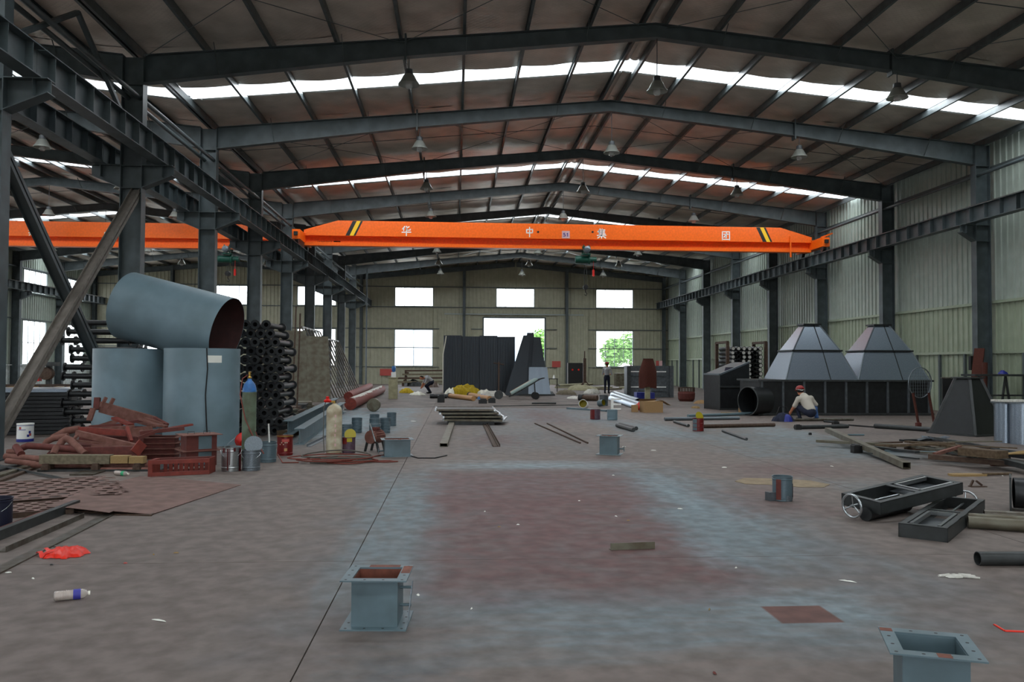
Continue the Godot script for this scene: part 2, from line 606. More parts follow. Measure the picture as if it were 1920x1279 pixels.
	for i in range(-5, 4):
		for j in range(-11, 5):
			var x0 := maxf(-29.1, -0.82 + 6.0 * i)
			var x1 := minf(17.85, -0.82 + 6.0 * (i + 1))
			var z0 := maxf(BACK - 0.15, -6.85 + 6.0 * j)
			var z1 := minf(FRONT + 0.15, -6.85 + 6.0 * (j + 1))
			if x1 - x0 < 0.1 or z1 - z0 < 0.1:
				continue
			var inside := i >= -2 and i <= 2 and j >= -4 and j <= 0
			var st := S()
			var e := 0.004
			var p := [Vector3(x0 + e, 0, z1 - e), Vector3(x1 - e, 0, z1 - e), Vector3(x1 - e, 0, z0 + e), Vector3(x0 + e, 0, z0 + e)]
			for k in [0, 2, 1, 0, 3, 2]:
				st.set_uv(Vector2((p[k].x + 12.82) / 30.0, (p[k].z + 30.85) / 30.0))
				st.add_vertex(p[k])
			for k in 4:
				var a: Vector3 = p[k]
				var b: Vector3 = p[(k + 1) % 4]
				st.set_uv(Vector2.ZERO)
				quad(st, a + Vector3(0, -0.03, 0), b + Vector3(0, -0.03, 0), b, a)
			part(st, "concrete_slab", near if inside else plain, root)
	var bed := S()
	bx(bed, Vector3(-5.6, -0.08, -26.1), Vector3(47.2, 0.1, 84.6))
	part(bed, "joint_bed", M.rubber, root)


func roof_y(x: float) -> float:   # top of the rafters
	if x > XL:
		return 10.12 - SLOPE * absf(x - XM)
	return 9.92 - SLOPE * absf(x - XB)


func foil_mesh(w: float, l: float, s: int) -> ArrayMesh:
	var st := S()
	st.set_smooth_group(1)
	var n := FastNoiseLite.new()
	n.seed = s
	n.frequency = 0.35
	var nx := 5
	var nz := int(ceil(l / 0.4))
	var at := func(i: int, k: int) -> Vector3:
		var u := float(i) / nx
		var z := l * k / nz
		var rim := 1.0 - pow(2.0 * u - 1.0, 2)
		return Vector3(u * w, -0.045 * rim + rim * 0.03 * n.get_noise_2d(u * w * 2.0, z * 3.0), z)
	for i in nx:
		for k in nz:
			quad(st, at.call(i, k), at.call(i + 1, k), at.call(i + 1, k + 1), at.call(i, k + 1))
	return shape(st)


func build_roof() -> void:
	var rods := noise_tex(0.1, Color.WHITE, Color.WHITE, 1, FastNoiseLite.TYPE_VALUE, 1, 0.5, 16)
	for hall in [[XM, [0.25, 1.6, 3.15, 4.7, 6.25, 7.8, 9.35, 10.9, 12.45], "ceiling", "silvery foil roof lining of the main hall on dark steel purlins"], [XB, [0.25, 1.6, 3.15, 4.7, 6.25, 7.8, 9.2, 10.45], "ceiling_side", "silvery foil roof lining of the side hall beyond the column row"]]:
		var root := structure(hall[2], hall[3], "ceiling")
		var offs: Array = hall[1]
		var xc: float = hall[0]
		var ridge := roof_y(xc)
		var lengths := {}
		for s in [-1, 1]:
			var ax := Vector3(s, -SLOPE, 0).normalized()
			var ay := Vector3(s * SLOPE, 1, 0).normalized()
			var b := Basis(ax, ay, ax.cross(ay))
			for i in offs.size():
				var st := S()
				var y := ridge - SLOPE * float(offs[i])
				var p := Vector3(xc + s * offs[i], y + 0.1, 0)
				ext(st, c_sec(0.2, 0.07, 0.012), FRONT - BACK, Transform3D(Basis(Vector3(s, 0, 0), Vector3(0, 1, 0), Vector3(0, 0, s)), p + Vector3(0, 0, BACK if s > 0 else FRONT)))
				part(st, "purlin", M.purlin, root)
			# lining between the purlins, bay by bay, with the fibreglass strip in every other bay
			for i in range(-1, offs.size() - 1):
				var o0: float = 0.0 if i < 0 else offs[i]
				var o1: float = offs[i + 1]
				var w := (o1 - o0) * sqrt(1.0 + SLOPE * SLOPE)
				var runs := []
				for k in range(-6, 8):
					var d0 := 20.1 + 6.0 * k
					if posmod(k, 2) == 0:
						runs.append([d0, 23.0 + 6.0 * k])
						runs.append([24.0 + 6.0 * k, d0 + 6.0])
					else:
						runs.append([d0, d0 + 6.0])
				for r in runs:
					if r[1] < 13.0 and r[0] > -15.0 and posmod(int(r[0]), 3) == 99:
						continue
					var l: float = r[1] - r[0]
					var key := "%d %.2f" % [i, l]
					if not lengths.has(key):
						lengths[key] = foil_mesh(w, l, hash(key) % 1000)
					var o := part(lengths[key], "insulation_panel", M.foil, root)
					o.transform = Transform3D(b, Vector3(xc + s * o0, ridge + 0.215 - SLOPE * o0, -r[1] if s > 0 else -r[0]))
				for k in range(-3, 4):
					var z := -(23.5 + 12.0 * k)
					var st := S()
					quad(st, Vector3(0, 0.02, -0.52), Vector3(w, 0.02, -0.52), Vector3(w, 0.02, 0.52), Vector3(0, 0.02, 0.52))
					var o := part(st, "skylight_panel", M.skylight, root)
					o.transform = Transform3D(b, Vector3(xc + s * o0, ridge + 0.215 - SLOPE * o0, z))
			# outer sheeting between the strips
			var edge: float = float(offs[-1]) + 0.45
			var d := -16.4
			for k in range(-3, 5):
				var stop := minf(68.6, 23.0 + 12.0 * k)
				var st := S()
				bx(st, Vector3(edge * 0.5, 0.1, 0), Vector3(edge, 0.06, stop - d))
				var o := part(st, "roof_sheet", M.roof_sheet, root)
				o.transform = Transform3D(b, Vector3(xc, ridge + 0.215, -(d + stop) * 0.5))
				d = stop + 1.0
		# rods that keep the purlins apart, and the crossed bracing of some bays
		for k in range(-2, 8):
			var d0 := 20.1 + 6.0 * k
			if posmod(k, 2) == 1:
				for s in [-1, 1]:
					var st := S()
					tube(st, [Vector3(xc, ridge + 0.06, -d0 - 3.0), Vector3(xc + s * offs[-1], ridge + 0.06 - SLOPE * float(offs[-1]), -d0 - 3.0)], 0.012, 5)
					part(st, "tie_rod", M.girt, root)
			if k in [-1, 1, 6]:
				for s in [-1, 1]:
					for q in [[0, 4], [4, 8]]:
						if q[1] >= offs.size():
							continue
						for f in [0, 1]:
							var a: float = offs[q[f]]
							var c: float = offs[q[1 - f]]
							var st := S()
							tube(st, [Vector3(xc + s * a, ridge - 0.08 - SLOPE * a, -d0), Vector3(xc + s * c, ridge - 0.08 - SLOPE * c, -d0 - 6.0)], 0.009, 5)
							part(st, "bracing_rod", M.girt, root)


func taper_beam(st: SurfaceTool, x0: float, t0: float, b0: float, x1: float, t1: float, b1: float, fw: float) -> void:   # an I-beam in the xy plane
	var slab := func(ya0: float, yb0: float, ya1: float, yb1: float, w: float) -> void:
		var h := w * 0.5
		hexa(st, [Vector3(x0, yb0, h), Vector3(x1, yb1, h), Vector3(x1, yb1, -h), Vector3(x0, yb0, -h), Vector3(x0, ya0, h), Vector3(x1, ya1, h), Vector3(x1, ya1, -h), Vector3(x0, ya0, -h)])
	slab.call(t0, t0 - 0.018, t1, t1 - 0.018, fw)
	slab.call(b0 + 0.018, b0, b1 + 0.018, b1, fw)
	slab.call(t0 - 0.018, b0 + 0.018, t1 - 0.018, b1 + 0.018, 0.012)


func build_frames() -> void:
	var ords := ["first", "second", "third", "fourth", "fifth", "sixth", "seventh", "eighth", "ninth", "tenth", "eleventh", "twelfth", "thirteenth"]
	var root := thing("portal_frame", "", "steel frame", Vector3.ZERO, 0.0, "steel portal frames of the hall")
	var upright := Basis(Vector3(0, 0, 1), Vector3(1, 0, 0), Vector3(0, 1, 0))
	for x in [XL, XR, XW]:
		var st := S()
		ext(st, i_sec(0.5, 0.28, 0.018, 0.012), roof_y(x) - (0.02 if x == XL else 0.0), Transform3D(upright, Vector3(x, 0, 0)))
		for y in [5.75, 6.28, roof_y(x) - 0.7]:   # stiffeners level with the corbels
			bx(st, Vector3(x, y, 0), Vector3(0.46, 0.015, 0.26))
		var col := part(st, "column", M.frame, root)
		var bp := S()
		bx(bp, Vector3(x, 0.0125, 0), Vector3(0.62, 0.025, 0.4))
		part(bp, "base_plate", M.frame, col)
	# corbels that carry the crane beams
	for q in [[XL, 1, 0.95], [XL, -1, 0.95], [XR, -1, 0.72], [XW, 1, 0.95]]:
		var st := S()
		var a: float = q[0] + q[1] * 0.25
		var b: float = q[0] + q[1] * q[2]
		taper_beam(st, minf(a, b), 6.3, 5.75 if a < b else 6.05, maxf(a, b), 6.3, 6.05 if a < b else 5.75, 0.28)
		bx(st, Vector3(lerpf(a, b, 0.65), 6.15, 0), Vector3(0.014, 0.26, 0.26))
		part(st, "corbel", M.frame, root)
	# rafters, deep at the columns and slender at the ridge
	for q in [[XL + 0.25, XM, 0.68, 0.36], [XM, XR - 0.25, 0.36, 0.68], [XW + 0.25, XB, 0.66, 0.36], [XB, XL - 0.25, 0.36, 0.66]]:
		var cuts := [0.0, 0.5, 1.0]
		var st := S()
		var deep := [q[2], lerpf(q[2], q[3], 0.5) - 0.08, q[3]]
		for i in 2:
			var xa: float = lerpf(q[0], q[1], cuts[i])
			var xb: float = lerpf(q[0], q[1], cuts[i + 1])
			taper_beam(st, xa, roof_y(xa + (0.01 if q[0] > XL else -0.01)), roof_y(xa) - deep[i], xb, roof_y(xb - 0.01), roof_y(xb - 0.01) - deep[i + 1], 0.22)
		var rafter := part(st, "rafter", M.frame, root)
		var xm: float = lerpf(q[0], q[1], 0.5)
		var sp := S()
		bx(sp, Vector3(xm, roof_y(xm) - 0.22, 0), Vector3(0.045, 0.66, 0.26))
		part(sp, "splice_plate", M.frame, rafter)
		for f in [0.14, 0.38, 0.62, 0.86]:
			var x: float = lerpf(q[0], q[1], f)
			var yb: float = roof_y(x) - lerpf(q[2], q[3], f)
			for s in [-1, 1]:
				var fb := S()
				bar(fb, Vector3(x, yb + 0.05, s * 0.03), Vector3(x, roof_y(x) + 0.02, s * 0.52), 0.045, 0.008, Vector3(1, 0, 0))
				part(fb, "fly_brace", M.girt, rafter)
	for k in range(7, -6, -1):
		var n := 7 - k
		var o: Node3D = root if n == 0 else copy(root, Vector3.ZERO, 0.0)
		o.position = Vector3(0, 0, -(20.1 + 6.0 * k))
		o.set_meta("label", "blue-grey steel portal frame across the roof, %s from the far gable wall" % ords[n])
	# crossed channels between the row of columns, and struts along the eaves
	var braces := [[-1, 0.15, 6.0, "dark diagonal steel brace running down away from the near column"], [0, 6.0, 0.15, "grey diagonal steel brace rising to the column behind the drums"]]
	for i in 2:
		var z0 := -14.1
		var z1 := -20.1
		var a := Vector3(XL - 0.1 + 0.2 * i, 5.7 if i == 0 else 0.25, z0)
		var b := Vector3(XL - 0.1 + 0.2 * i, 0.25 if i == 0 else 5.7, z1)
		var st := S()
		for s in [-1, 1]:
			ext(st, c_sec(0.2, 0.075, 0.012), a.distance_to(b), along(a, b, Vector3(s, 0, 0)) * Transform3D(Basis(), Vector3(0.02, 0, 0)))
		solo(st, "diagonal_brace", M.frame if i == 0 else M.brace_dusty, braces[i][3], "brace")
	for x in [XL, XW, XR - 0.1]:
		var st := S()
		var y := roof_y(x) - 1.0
		for s in ([-0.14, 0.14] if x == XL else [0.0]):
			tube(st, [Vector3(x + s, y, FRONT - 0.5), Vector3(x + s, y, BACK + 0.5)], 0.057, 8)
		solo(st, "eaves_strut", M.frame, {XL: "pair of grey tubular struts along the tops of the middle columns", XW: "grey tubular strut along the window wall of the side hall"}.get(x, "grey tubular strut along the windowless wall under the roof"), "strut")
	# upper bracing above the crane beam, near the eye
	var st2 := S()
	bar(st2, Vector3(XL, 6.9, -14.1), Vector3(XL, 8.7, -17.1), 0.09, 0.09)
	bar(st2, Vector3(XL, 8.7, -17.1), Vector3(XL, 6.9, -20.1), 0.09, 0.09)
	solo(st2, "knee_brace", M.frame, "dark angle brace in an inverted V above the crane beam", "brace")


func cladding(st: SurfaceTool, o: Vector3, u: Vector3, n: Vector3, u0: float, u1: float, v0: float, v1: float, pitch := 0.3) -> void:
	# ribbed sheet seen from the side n points to, with a flat back
	var pts := []
	var k := floori(u0 / pitch) - 1
	while k * pitch < u1 + pitch:
		for q in [[0.0, 0.0], [pitch * 0.62, 0.0], [pitch * 0.68, 0.04], [pitch * 0.92, 0.04]]:
			pts.append(Vector2(k * pitch + q[0], q[1]))
		k += 1
	var row := [Vector2(u0, 0)]
	for p in pts:
		if p.x > u0 + 0.01 and p.x < u1 - 0.01:
			row.append(p)
	row.append(Vector2(u1, 0))
	for i in row.size() - 1:
		var a: Vector3 = o + u * row[i].x + n * row[i].y
		var b: Vector3 = o + u * row[i + 1].x + n * row[i + 1].y
		quad(st, a + Vector3(0, v0, 0), b + Vector3(0, v0, 0), b + Vector3(0, v1, 0), a + Vector3(0, v1, 0))
	var c := o + u * (u0 + u1) * 0.5 - n * 0.04 + Vector3(0, (v0 + v1) * 0.5, 0)
	bx(st, c, Vector3(absf(u.x) * (u1 - u0) + absf(n.x) * 0.06, v1 - v0, absf(u.z) * (u1 - u0) + absf(n.z) * 0.06))


func clad_wall(root: Node3D, o: Vector3, u: Vector3, n: Vector3, u0: float, u1: float, v1: float, holes: Array, m: Material, low: Material, split: float) -> void:
	var edges := [u0, u1]
	for h in holes:
		edges.append(h[0])
		edges.append(h[1])
	edges.sort()
	for i in edges.size() - 1:
		var a: float = edges[i]
		var b: float = edges[i + 1]
		if b - a < 0.02:
			continue
		var mid := (a + b) * 0.5
		var spans := [[0.0, v1]]
		for h in holes:
			if mid > h[0] and mid < h[1]:
				var next := []
				for s in spans:
					if h[2] > s[0]:
						next.append([s[0], minf(s[1], h[2])])
					if h[3] < s[1]:
						next.append([maxf(s[0], h[3]), s[1]])
				spans = next
		for s in spans:
			for q in [[s[0], minf(s[1], split), low], [maxf(s[0], split), s[1], m]]:
				if q[1] - q[0] > 0.02:
					var st := S()
					cladding(st, o, u, n, a, b, q[0], q[1])
					part(st, "cladding_sheet", q[2], root)


func window(called: String, label: String, o: Vector3, u: Vector3, n: Vector3, w: float, h: float, cols: int, rows: int) -> void:
	var root := structure(called, label, "window")
	var fr := S()
	var inb := n * 0.01
	for s in [0.0, 1.0]:
		bar(fr, o + u * (s * w) + inb, o + u * (s * w) + Vector3(0, h, 0) + inb, 0.07, 0.1, n)
		bar(fr, o + Vector3(0, s * h, 0) + inb, o + u * w + Vector3(0, s * h, 0) + inb, 0.1, 0.07, Vector3.UP)
	part(fr, "window_frame", M.window_frame, root)
	for i in range(1, cols):
		var st := S()
		bar(st, o + u * (w * i / cols), o + u * (w * i / cols) + Vector3(0, h, 0), 0.045, 0.05, n)
		part(st, "mullion", M.window_frame, root)
	for i in range(1, rows):
		var st := S()
		bar(st, o + Vector3(0, h * i / rows, 0), o + u * w + Vector3(0, h * i / rows, 0), 0.05, 0.05)
		part(st, "transom", M.window_frame, root)
	for i in cols:
		for k in rows:
			var st := S()
			var c := o + u * (w * (i + 0.5) / cols) + Vector3(0, h * (k + 0.5) / rows, 0)
			bx(st, c, Vector3(absf(u.x) * w / cols + absf(n.x) * 0.006, h / rows, absf(u.z) * w / cols + absf(n.z) * 0.006))
			part(st, "pane", M.glass, root)


func build_walls() -> void:
	var tops := {}
	# gables: [z, u axis sign, list of window centres]
	var nwin := 0
	for gable in [[BACK, 1], [FRONT, -1]]:
		var z: float = gable[0]
		var s: int = gable[1]
		var n := Vector3(0, 0, s)
		var back := z == BACK
		var root := structure("wall_back" if back else "wall_front", "olive-grey ribbed cladding of the far gable wall" if back else "ribbed cladding of the gable wall at the camera end", "wall")
		var holes := []
		for x in [-3.43, 13.2, -11.3, -25.2]:
			holes.append([x - 1.55, x + 1.55, 6.4, 7.93])
			holes.append([x - 1.55, x + 1.55, 1.5, 4.48])
		for x in [4.9, -18.3]:
			holes.append([x - 1.57, x + 1.57, 6.4, 7.93])
		holes.append([2.25, 7.38, 0.0, 5.47] if back else [1.9, 7.9, 0.0, 5.5])
		clad_wall(root, Vector3(0, 0, z), Vector3(1, 0, 0), n, -29.0, 17.75, 10.6, holes, M.clad_back, M.clad_back, 0.9)
		for h in holes:
			if h[2] > 0.1:
				nwin += 1
				var low: bool = h[2] < 2.0
				var where: String = "the main hall" if h[0] > XL else "the side hall"
				window("window_%d" % nwin, "bright %s window of %s in the %s gable, %s" % ["four-light lower" if low else "wide upper", where, "far" if back else "near", "near its side wall" if absf(h[0] + 27) < 3 or h[0] > 11 else ("over the big doorway" if h[0] > 2 and h[0] < 5 else "beside the column row" if absf(h[0] - XL) < 6 else "at mid width")], Vector3(h[0], h[2], z - s * 0.03), Vector3(1, 0, 0), n, h[1] - h[0], h[3] - h[2], 2 if low and h[0] < 8 else 4, 2 if low else 1)
		for x in [0.67, 9.15, XB - 4.5, XB + 4.5, XL, XR, XW]:   # wind posts
			var st := S()
			ext(st, i_sec(0.4, 0.22, 0.014, 0.01), roof_y(x), Transform3D(Basis(Vector3(1, 0, 0), Vector3(0, 0, -1), Vector3(0, 1, 0)), Vector3(x, 0, z + s * 0.27)))
			part(st, "wind_post", M.frame, root)
		for q in [[XL, XM], [XM, XR], [XW, XB], [XB, XL]]:
			var st := S()
			taper_beam(st, q[0] + 0.05, roof_y(q[0] + 0.05), roof_y(q[0] + 0.05) - 0.4, q[1] - 0.05, roof_y(q[1] - 0.05), roof_y(q[1] - 0.05) - 0.4, 0.2)
			var o := part(st, "gable_rafter", M.frame, root)
			o.position.z = z + s * 0.27
		for y in [1.42, 3.0, 4.55, 6.33, 8.0]:
			for q in [[-28.9, 17.7]] if y > 5.5 else [[-28.9, 2.2], [7.42, 17.7]]:
				var st := S()
				bx(st, Vector3((q[0] + q[1]) * 0.5, y, z + s * 0.06), Vector3(q[1] - q[0], 0.07 if y != 1.42 else 0.05, 0.07))
				part(st, "girt", M.girt, root)
		# the big doorway: jambs, header and the rail of the sliding leaves
		var dx: Array = [2.25, 7.38] if back else [1.9, 7.9]
		var door := structure("door_1" if back else "door_2", "tall open sliding-door opening in the far gable wall" if back else "tall open doorway in the gable wall at the camera end", "door")
		var st := S()
		for x in dx:
			bx(st, Vector3(x, 2.74, z), Vector3(0.12, 5.48, 0.18))
		bx(st, Vector3((dx[0] + dx[1]) * 0.5, 5.52, z), Vector3(dx[1] - dx[0] + 0.12, 0.12, 0.18))
		part(st, "door_frame", M.girt, door)
		st = S()
		bx(st, Vector3((dx[0] + dx[1]) * 0.5, 5.78, z + s * 0.16), Vector3(11.5, 0.1, 0.1))
		part(st, "door_rail", M.window_frame, door)
		if back:
			for x in [dx[0] - 2.3, dx[1] + 2.3]:
				st = S()
				cladding(st, Vector3(x, 0, z + 0.13), Vector3(1, 0, 0), Vector3(0, 0, 1), -1.3, 1.3, 0.05, 5.7, 0.22)
				part(st, "door_leaf", M.clad_back, door)
	# side wall without windows
	var wr := structure("wall_right", "pale grey-green ribbed cladding of the long windowless wall", "wall")
	for k in range(-6, 8):
		var z0 := -(20.1 + 6.0 * k)
		for q in [[0.0, 3.75, M.clad_low], [3.75, 9.15, M.clad]]:
			var st := S()
			cladding(st, Vector3(17.75, 0, z0), Vector3(0, 0, -1), Vector3(-1, 0, 0), 0.0, 6.0, q[0], q[1], 0.3)
			part(st, "cladding_sheet", q[2], wr)
		for y in [2.1, 3.75, 8.2]:
			var st := S()
			bx(st, Vector3(17.68, y, z0 - 3.0), Vector3(0.1, 0.09, 5.98))
			part(st, "girt", M.girt if y > 8 else M.clad_low, wr)
		for d in [1.5, 3.0, 4.5]:
			var st := S()
			bx(st, Vector3(17.67, 1.03, z0 - d), Vector3(0.09, 2.06, 0.07))
			part(st, "stud", M.girt, wr)
	# far wall of the side hall, with windows in every bay over a white masonry base
	var wl := structure("wall_left", "pale ribbed cladding of the side hall's window wall", "wall")
	var holes2 := []
	for k in range(-6, 8):
		var d := 23.1 + 6.0 * k + 15.9
		holes2.append([d - 1.6, d + 1.6, 6.4, 7.93])
		holes2.append([d - 1.6, d + 1.6, 1.5, 4.48])
	clad_wall(wl, Vector3(-29.0, 0, FRONT), Vector3(0, 0, -1), Vector3(1, 0, 0), 0.0, FRONT - BACK, 9.2, holes2, M.clad, M.wall_paint, 1.45)
	for h in holes2:
		nwin += 1
		var bay := int(round((84.0 - (h[0] + h[1]) * 0.5 + 3.0) / 6.0))
		window("window_%d" % nwin, "bright %s window in the side hall's long wall, bay %d from the far gable" % ["four-light lower" if h[2] < 2 else "upper", bay], Vector3(-29.03, h[2], FRONT - h[0]), Vector3(0, 0, -1), Vector3(1, 0, 0), h[1] - h[0], h[3] - h[2], 4, 2 if h[2] < 2 else 1)
	for y in [1.47, 4.55, 6.33, 8.0]:
		var st := S()
		bx(st, Vector3(-28.93, y, (FRONT + BACK) * 0.5), Vector3(0.1, 0.07, FRONT - BACK))
		part(st, "girt", M.girt if y > 2 else M.wall_paint, wl)


func build_rails() -> void:
	for q in [[-6.98, "dark crane beam on the main-hall side of the column row"], [16.8, "dark crane beam along the long windowless wall"], [-8.38, "dark crane beam on the side-hall face of the column row"], [-27.98, "dark crane beam along the side hall's window wall"]]:
		var root := thing("crane_runway_beam", q[1], "crane beam", Vector3(q[0], 6.3, 0))
		var seg := S()
		ext(seg, i_sec(0.52, 0.3, 0.02, 0.012), 5.98, Transform3D(Basis(), Vector3(0, 0.26, 0.01)))
		var seg_mesh := shape(seg)
		var rib := S()
		bx(rib, Vector3(0, 0.26, 0), Vector3(0.27, 0.48, 0.012))
		var rib_mesh := shape(rib)
		for k in range(-6, 8):
			var z := -(26.1 + 6.0 * k)
			var o := part(seg_mesh, "beam_length", M.frame, root)
			o.position.z = z
			if k < -2:
				continue
			for i in 8:
				var r := part(rib_mesh, "web_stiffener", M.frame, root)
				r.position.z = z + 0.375 + 0.75 * i
		var st := S()
		bx(st, Vector3(0, 0.545, (FRONT + BACK) * 0.5), Vector3(0.06, 0.05, FRONT - BACK - 1.0))
		part(st, "rail", M.rust_steel, root)


func strokes(list: Array, size: float, thick: float) -> SurfaceTool:   # painted characters: strokes on a ten-by-ten square, as thin raised paint
	var st := S()
	for s in list:
		for i in range(0, s.size() - 2, 2):
			var a := Vector3((s[i] - 5.0) * size * 0.1, (5.0 - s[i + 1]) * size * 0.1, 0)
			var b := Vector3((s[i + 2] - 5.0) * size * 0.1, (5.0 - s[i + 3]) * size * 0.1, 0)
			var d := (b - a).normalized() * thick * 0.3
			bar(st, a - d, b + d, thick, 0.004, Vector3(0, 0, 1))
	return st


func girder(root: Node3D, x0: float, x1: float, z: float) -> void:
	var st := S()
	var sec := func(x: float, top: float) -> Array:
		return [Vector3(x, 6.97, z + 0.2), Vector3(x, 7.11, z + 0.2), Vector3(x, 7.13, z + 0.03), Vector3(x, 7.39, z + 0.03), Vector3(x, 7.41, z + 0.28), Vector3(x, top, z + 0.28), Vector3(x, top, z - 0.28), Vector3(x, 7.41, z - 0.28), Vector3(x, 7.39, z - 0.03), Vector3(x, 7.13, z - 0.03), Vector3(x, 7.11, z - 0.2), Vector3(x, 6.97, z - 0.2)]
	var xs := [[x0, 7.66], [x0 + 1.5, 8.1], [x1 - 1.5, 8.1], [x1, 7.66]]
	for i in 3:
		var a: Array = sec.call(xs[i][0], xs[i][1])
		var b: Array = sec.call(xs[i + 1][0], xs[i + 1][1])
		for k in 12:
			var j := (k + 1) % 12
			quad(st, a[k], b[k], b[j], a[j])
	for e in [0, 3]:
		var a: Array = sec.call(xs[e][0], xs[e][1])
		for k in [[4, 5, 6, 7], [2, 3, 8, 9], [0, 1, 10, 11]]:
			quad(st, a[k[0]], a[k[1]], a[k[2]], a[k[3]])
	part(st, "girder", M.orange, root)


func carriage(root: Node3D, x: float, z: float) -> void:
	var st := S()
	bx(st, Vector3(x, 7.28, z), Vector3(0.34, 0.42, 2.9))
	bx(st, Vector3(x, 7.5, z), Vector3(0.42, 0.03, 0.7))
	var c := part(st, "end_carriage", M.orange, root)
	for s in [-1, 1]:
		var w := S()
		lathe(w, [V(0, -0.07), V(0.19, -0.07), V(0.19, -0.045), V(0.16, -0.045), V(0.16, 0.045), V(0.19, 0.045), V(0.19, 0.07), V(0, 0.07)], 18, Transform3D(Basis(Vector3(0, 1, 0), Vector3(-1, 0, 0), Vector3(0, 0, 1)), Vector3(x, 7.06, z + s * 1.15)))
		part(w, "wheel", M.dark_steel, c)
		var bf := S()
		bx(bf, Vector3(x, 7.3, z + s * 1.5), Vector3(0.16, 0.16, 0.12))
		part(bf, "buffer", M.rubber, c)


func glyph(root: Node3D, list: Array, px: float, py: float, z: float, size: float) -> void:
	var o := part(strokes(list, size, size * 0.1), "painted_character", M.white, root)
	o.position = gz(px, py, -(z + 0.283))


func build_cranes() -> void:
	var z := -37.9
	var root := thing("overhead_crane", "bright orange travelling crane spanning the main hall", "crane")
	girder(root, -6.85, 16.65, z)
	carriage(root, -6.98, z)
	carriage(root, 16.8, z)
	# warning stripes
	for q in [[-5.0, 1], [14.3, -1]]:
		for i in 5:
			var st := S()
			var x: float = q[0] + 0.09 * i
			var lean: float = 0.32 * q[1]
			quad(st, Vector3(x, 7.42, z + 0.284), Vector3(x + 0.09, 7.42, z + 0.284), Vector3(x + 0.09 + lean, 8.09, z + 0.284), Vector3(x + lean, 8.09, z + 0.284))
			part(st, "warning_stripe", M.black if i in [0, 1, 4] else M.yellow, root)
	glyph(root, [[3.4, 0.6, 1.2, 3.2], [2.4, 2.2, 2.4, 4.8], [7.6, 0.8, 4.8, 2.6], [5.2, 0.4, 5.2, 3.6, 6, 4.4, 8.6, 4.2, 8.8, 3.2], [0.6, 6.4, 9.4, 6.2], [5, 4.6, 5, 9.8]], 762, 433, z, 0.46)
	glyph(root, [[2, 2.6, 2, 6.2], [2, 2.6, 8, 2.4, 8, 6], [2, 6, 8, 5.8], [5, 0.3, 5, 9.8]], 993, 435, z, 0.46)
	glyph(root, [[3.6, 0.2, 1.2, 3.4], [2.6, 1.6, 2.6, 6], [5.6, 0.2, 6.2, 1.2], [2.6, 1.4, 8.4, 1.4], [2.8, 2.8, 8, 2.8], [2.8, 4.1, 8, 4.1], [2.6, 5.5, 8.8, 5.4], [5.5, 1.4, 5.5, 5.4], [0.6, 7, 9.6, 6.8], [5, 5.8, 5, 9.9], [4.6, 7.2, 1, 9.6], [5.4, 7.2, 9.2, 9.4]], 1128, 438, z, 0.46)
	glyph(root, [[1.4, 1, 1.4, 9.4], [1.4, 1, 8.8, 1, 8.8, 9.4], [1.4, 8.8, 8.8, 8.8], [2.8, 3.6, 7.4, 3.4], [5.6, 2, 5.6, 7.4, 4.6, 6.8], [5.4, 3.8, 3, 6.6]], 1361, 442, z, 0.46)
	var plate := S()
	bx(plate, gz(1061, 440, 37.61), Vector3(0.36, 0.34, 0.01))
	var pl := part(plate, "number_plate", M.sign_pink, root)
	var tm := TextMesh.new()
	tm.text = "51"
	tm.font_size = 24
	tm.pixel_size = 0.01
	tm.depth = 0.004
	var tx := MeshInstance3D.new()
	tx.name = "number"
	tx.mesh = tm
	tx.material_override = M.blue
	pl.add_child(tx)
	tx.position = gz(1061, 440, 37.6) + Vector3(0, 0, 0.01)
	for px in [1009, 1111]:
		var st := S()
		lathe(st, [V(0.05, 0), V(0.05, 0.02), V(0, 0.02)], 10, Transform3D(Basis(Vector3(1, 0, 0), Vector3(0, 0, 1), Vector3(0, -1, 0)), gz(px, 435, 37.62)))
		part(st, "plug", M.black, root)
	var arm := S()
	bar(arm, Vector3(16.65, 7.5, z + 1.3), Vector3(17.3, 7.75, z + 1.0), 0.06, 0.06)
	bar(arm, Vector3(15.6, 7.7, z + 0.35), Vector3(15.6, 6.7, z + 0.35), 0.06, 0.06)
	part(arm, "current_collector", M.orange, root)
	for i in 10:
		var data := S()
		bx(data, gz(596 + 3.2 * i if i < 9 else 632.0, 453, 37.875), Vector3(0.035 if i < 9 else 0.3, 0.05, 0.01))
		part(data, "painted_mark", M.panel_grey, root)
	hoist(1098, z, "green electric hoist under the main hall's crane girder", 1.15)
	# the crane of the side hall
	z = -39.4
	root = thing("overhead_crane", "orange travelling crane in the side hall behind the columns", "crane")
	girder(root, -27.85, -8.5, z)
	carriage(root, -27.98, z)
	carriage(root, -8.38, z)
	glyph(root, [[0.8, 2, 4.6, 1.8], [2.7, 0.4, 2.7, 5], [2.6, 2.2, 0.8, 4.4], [2.8, 2.2, 4.4, 3.8], [5.4, 1.8, 9.4, 1.8], [7.4, 0.4, 7.4, 5], [7.3, 2.2, 5.2, 4.4], [7.5, 2.2, 9.4, 4.2], [2, 5.6, 8, 5.5], [0.8, 7, 9.4, 6.8], [5, 7, 5, 9.8], [3.2, 7.8, 1.4, 9.4], [6.8, 7.8, 8.8, 9.2]], 62, 433, z, 0.46)
	glyph(root, [[1, 9, 9, 9], [5, 1, 5, 9], [5, 4.6, 8.4, 4.6], [2.6, 4.4, 2.6, 9]], 201, 437, z, 0.46)
	hoist(428, z, "green electric hoist under the side hall's crane girder", 0.55)


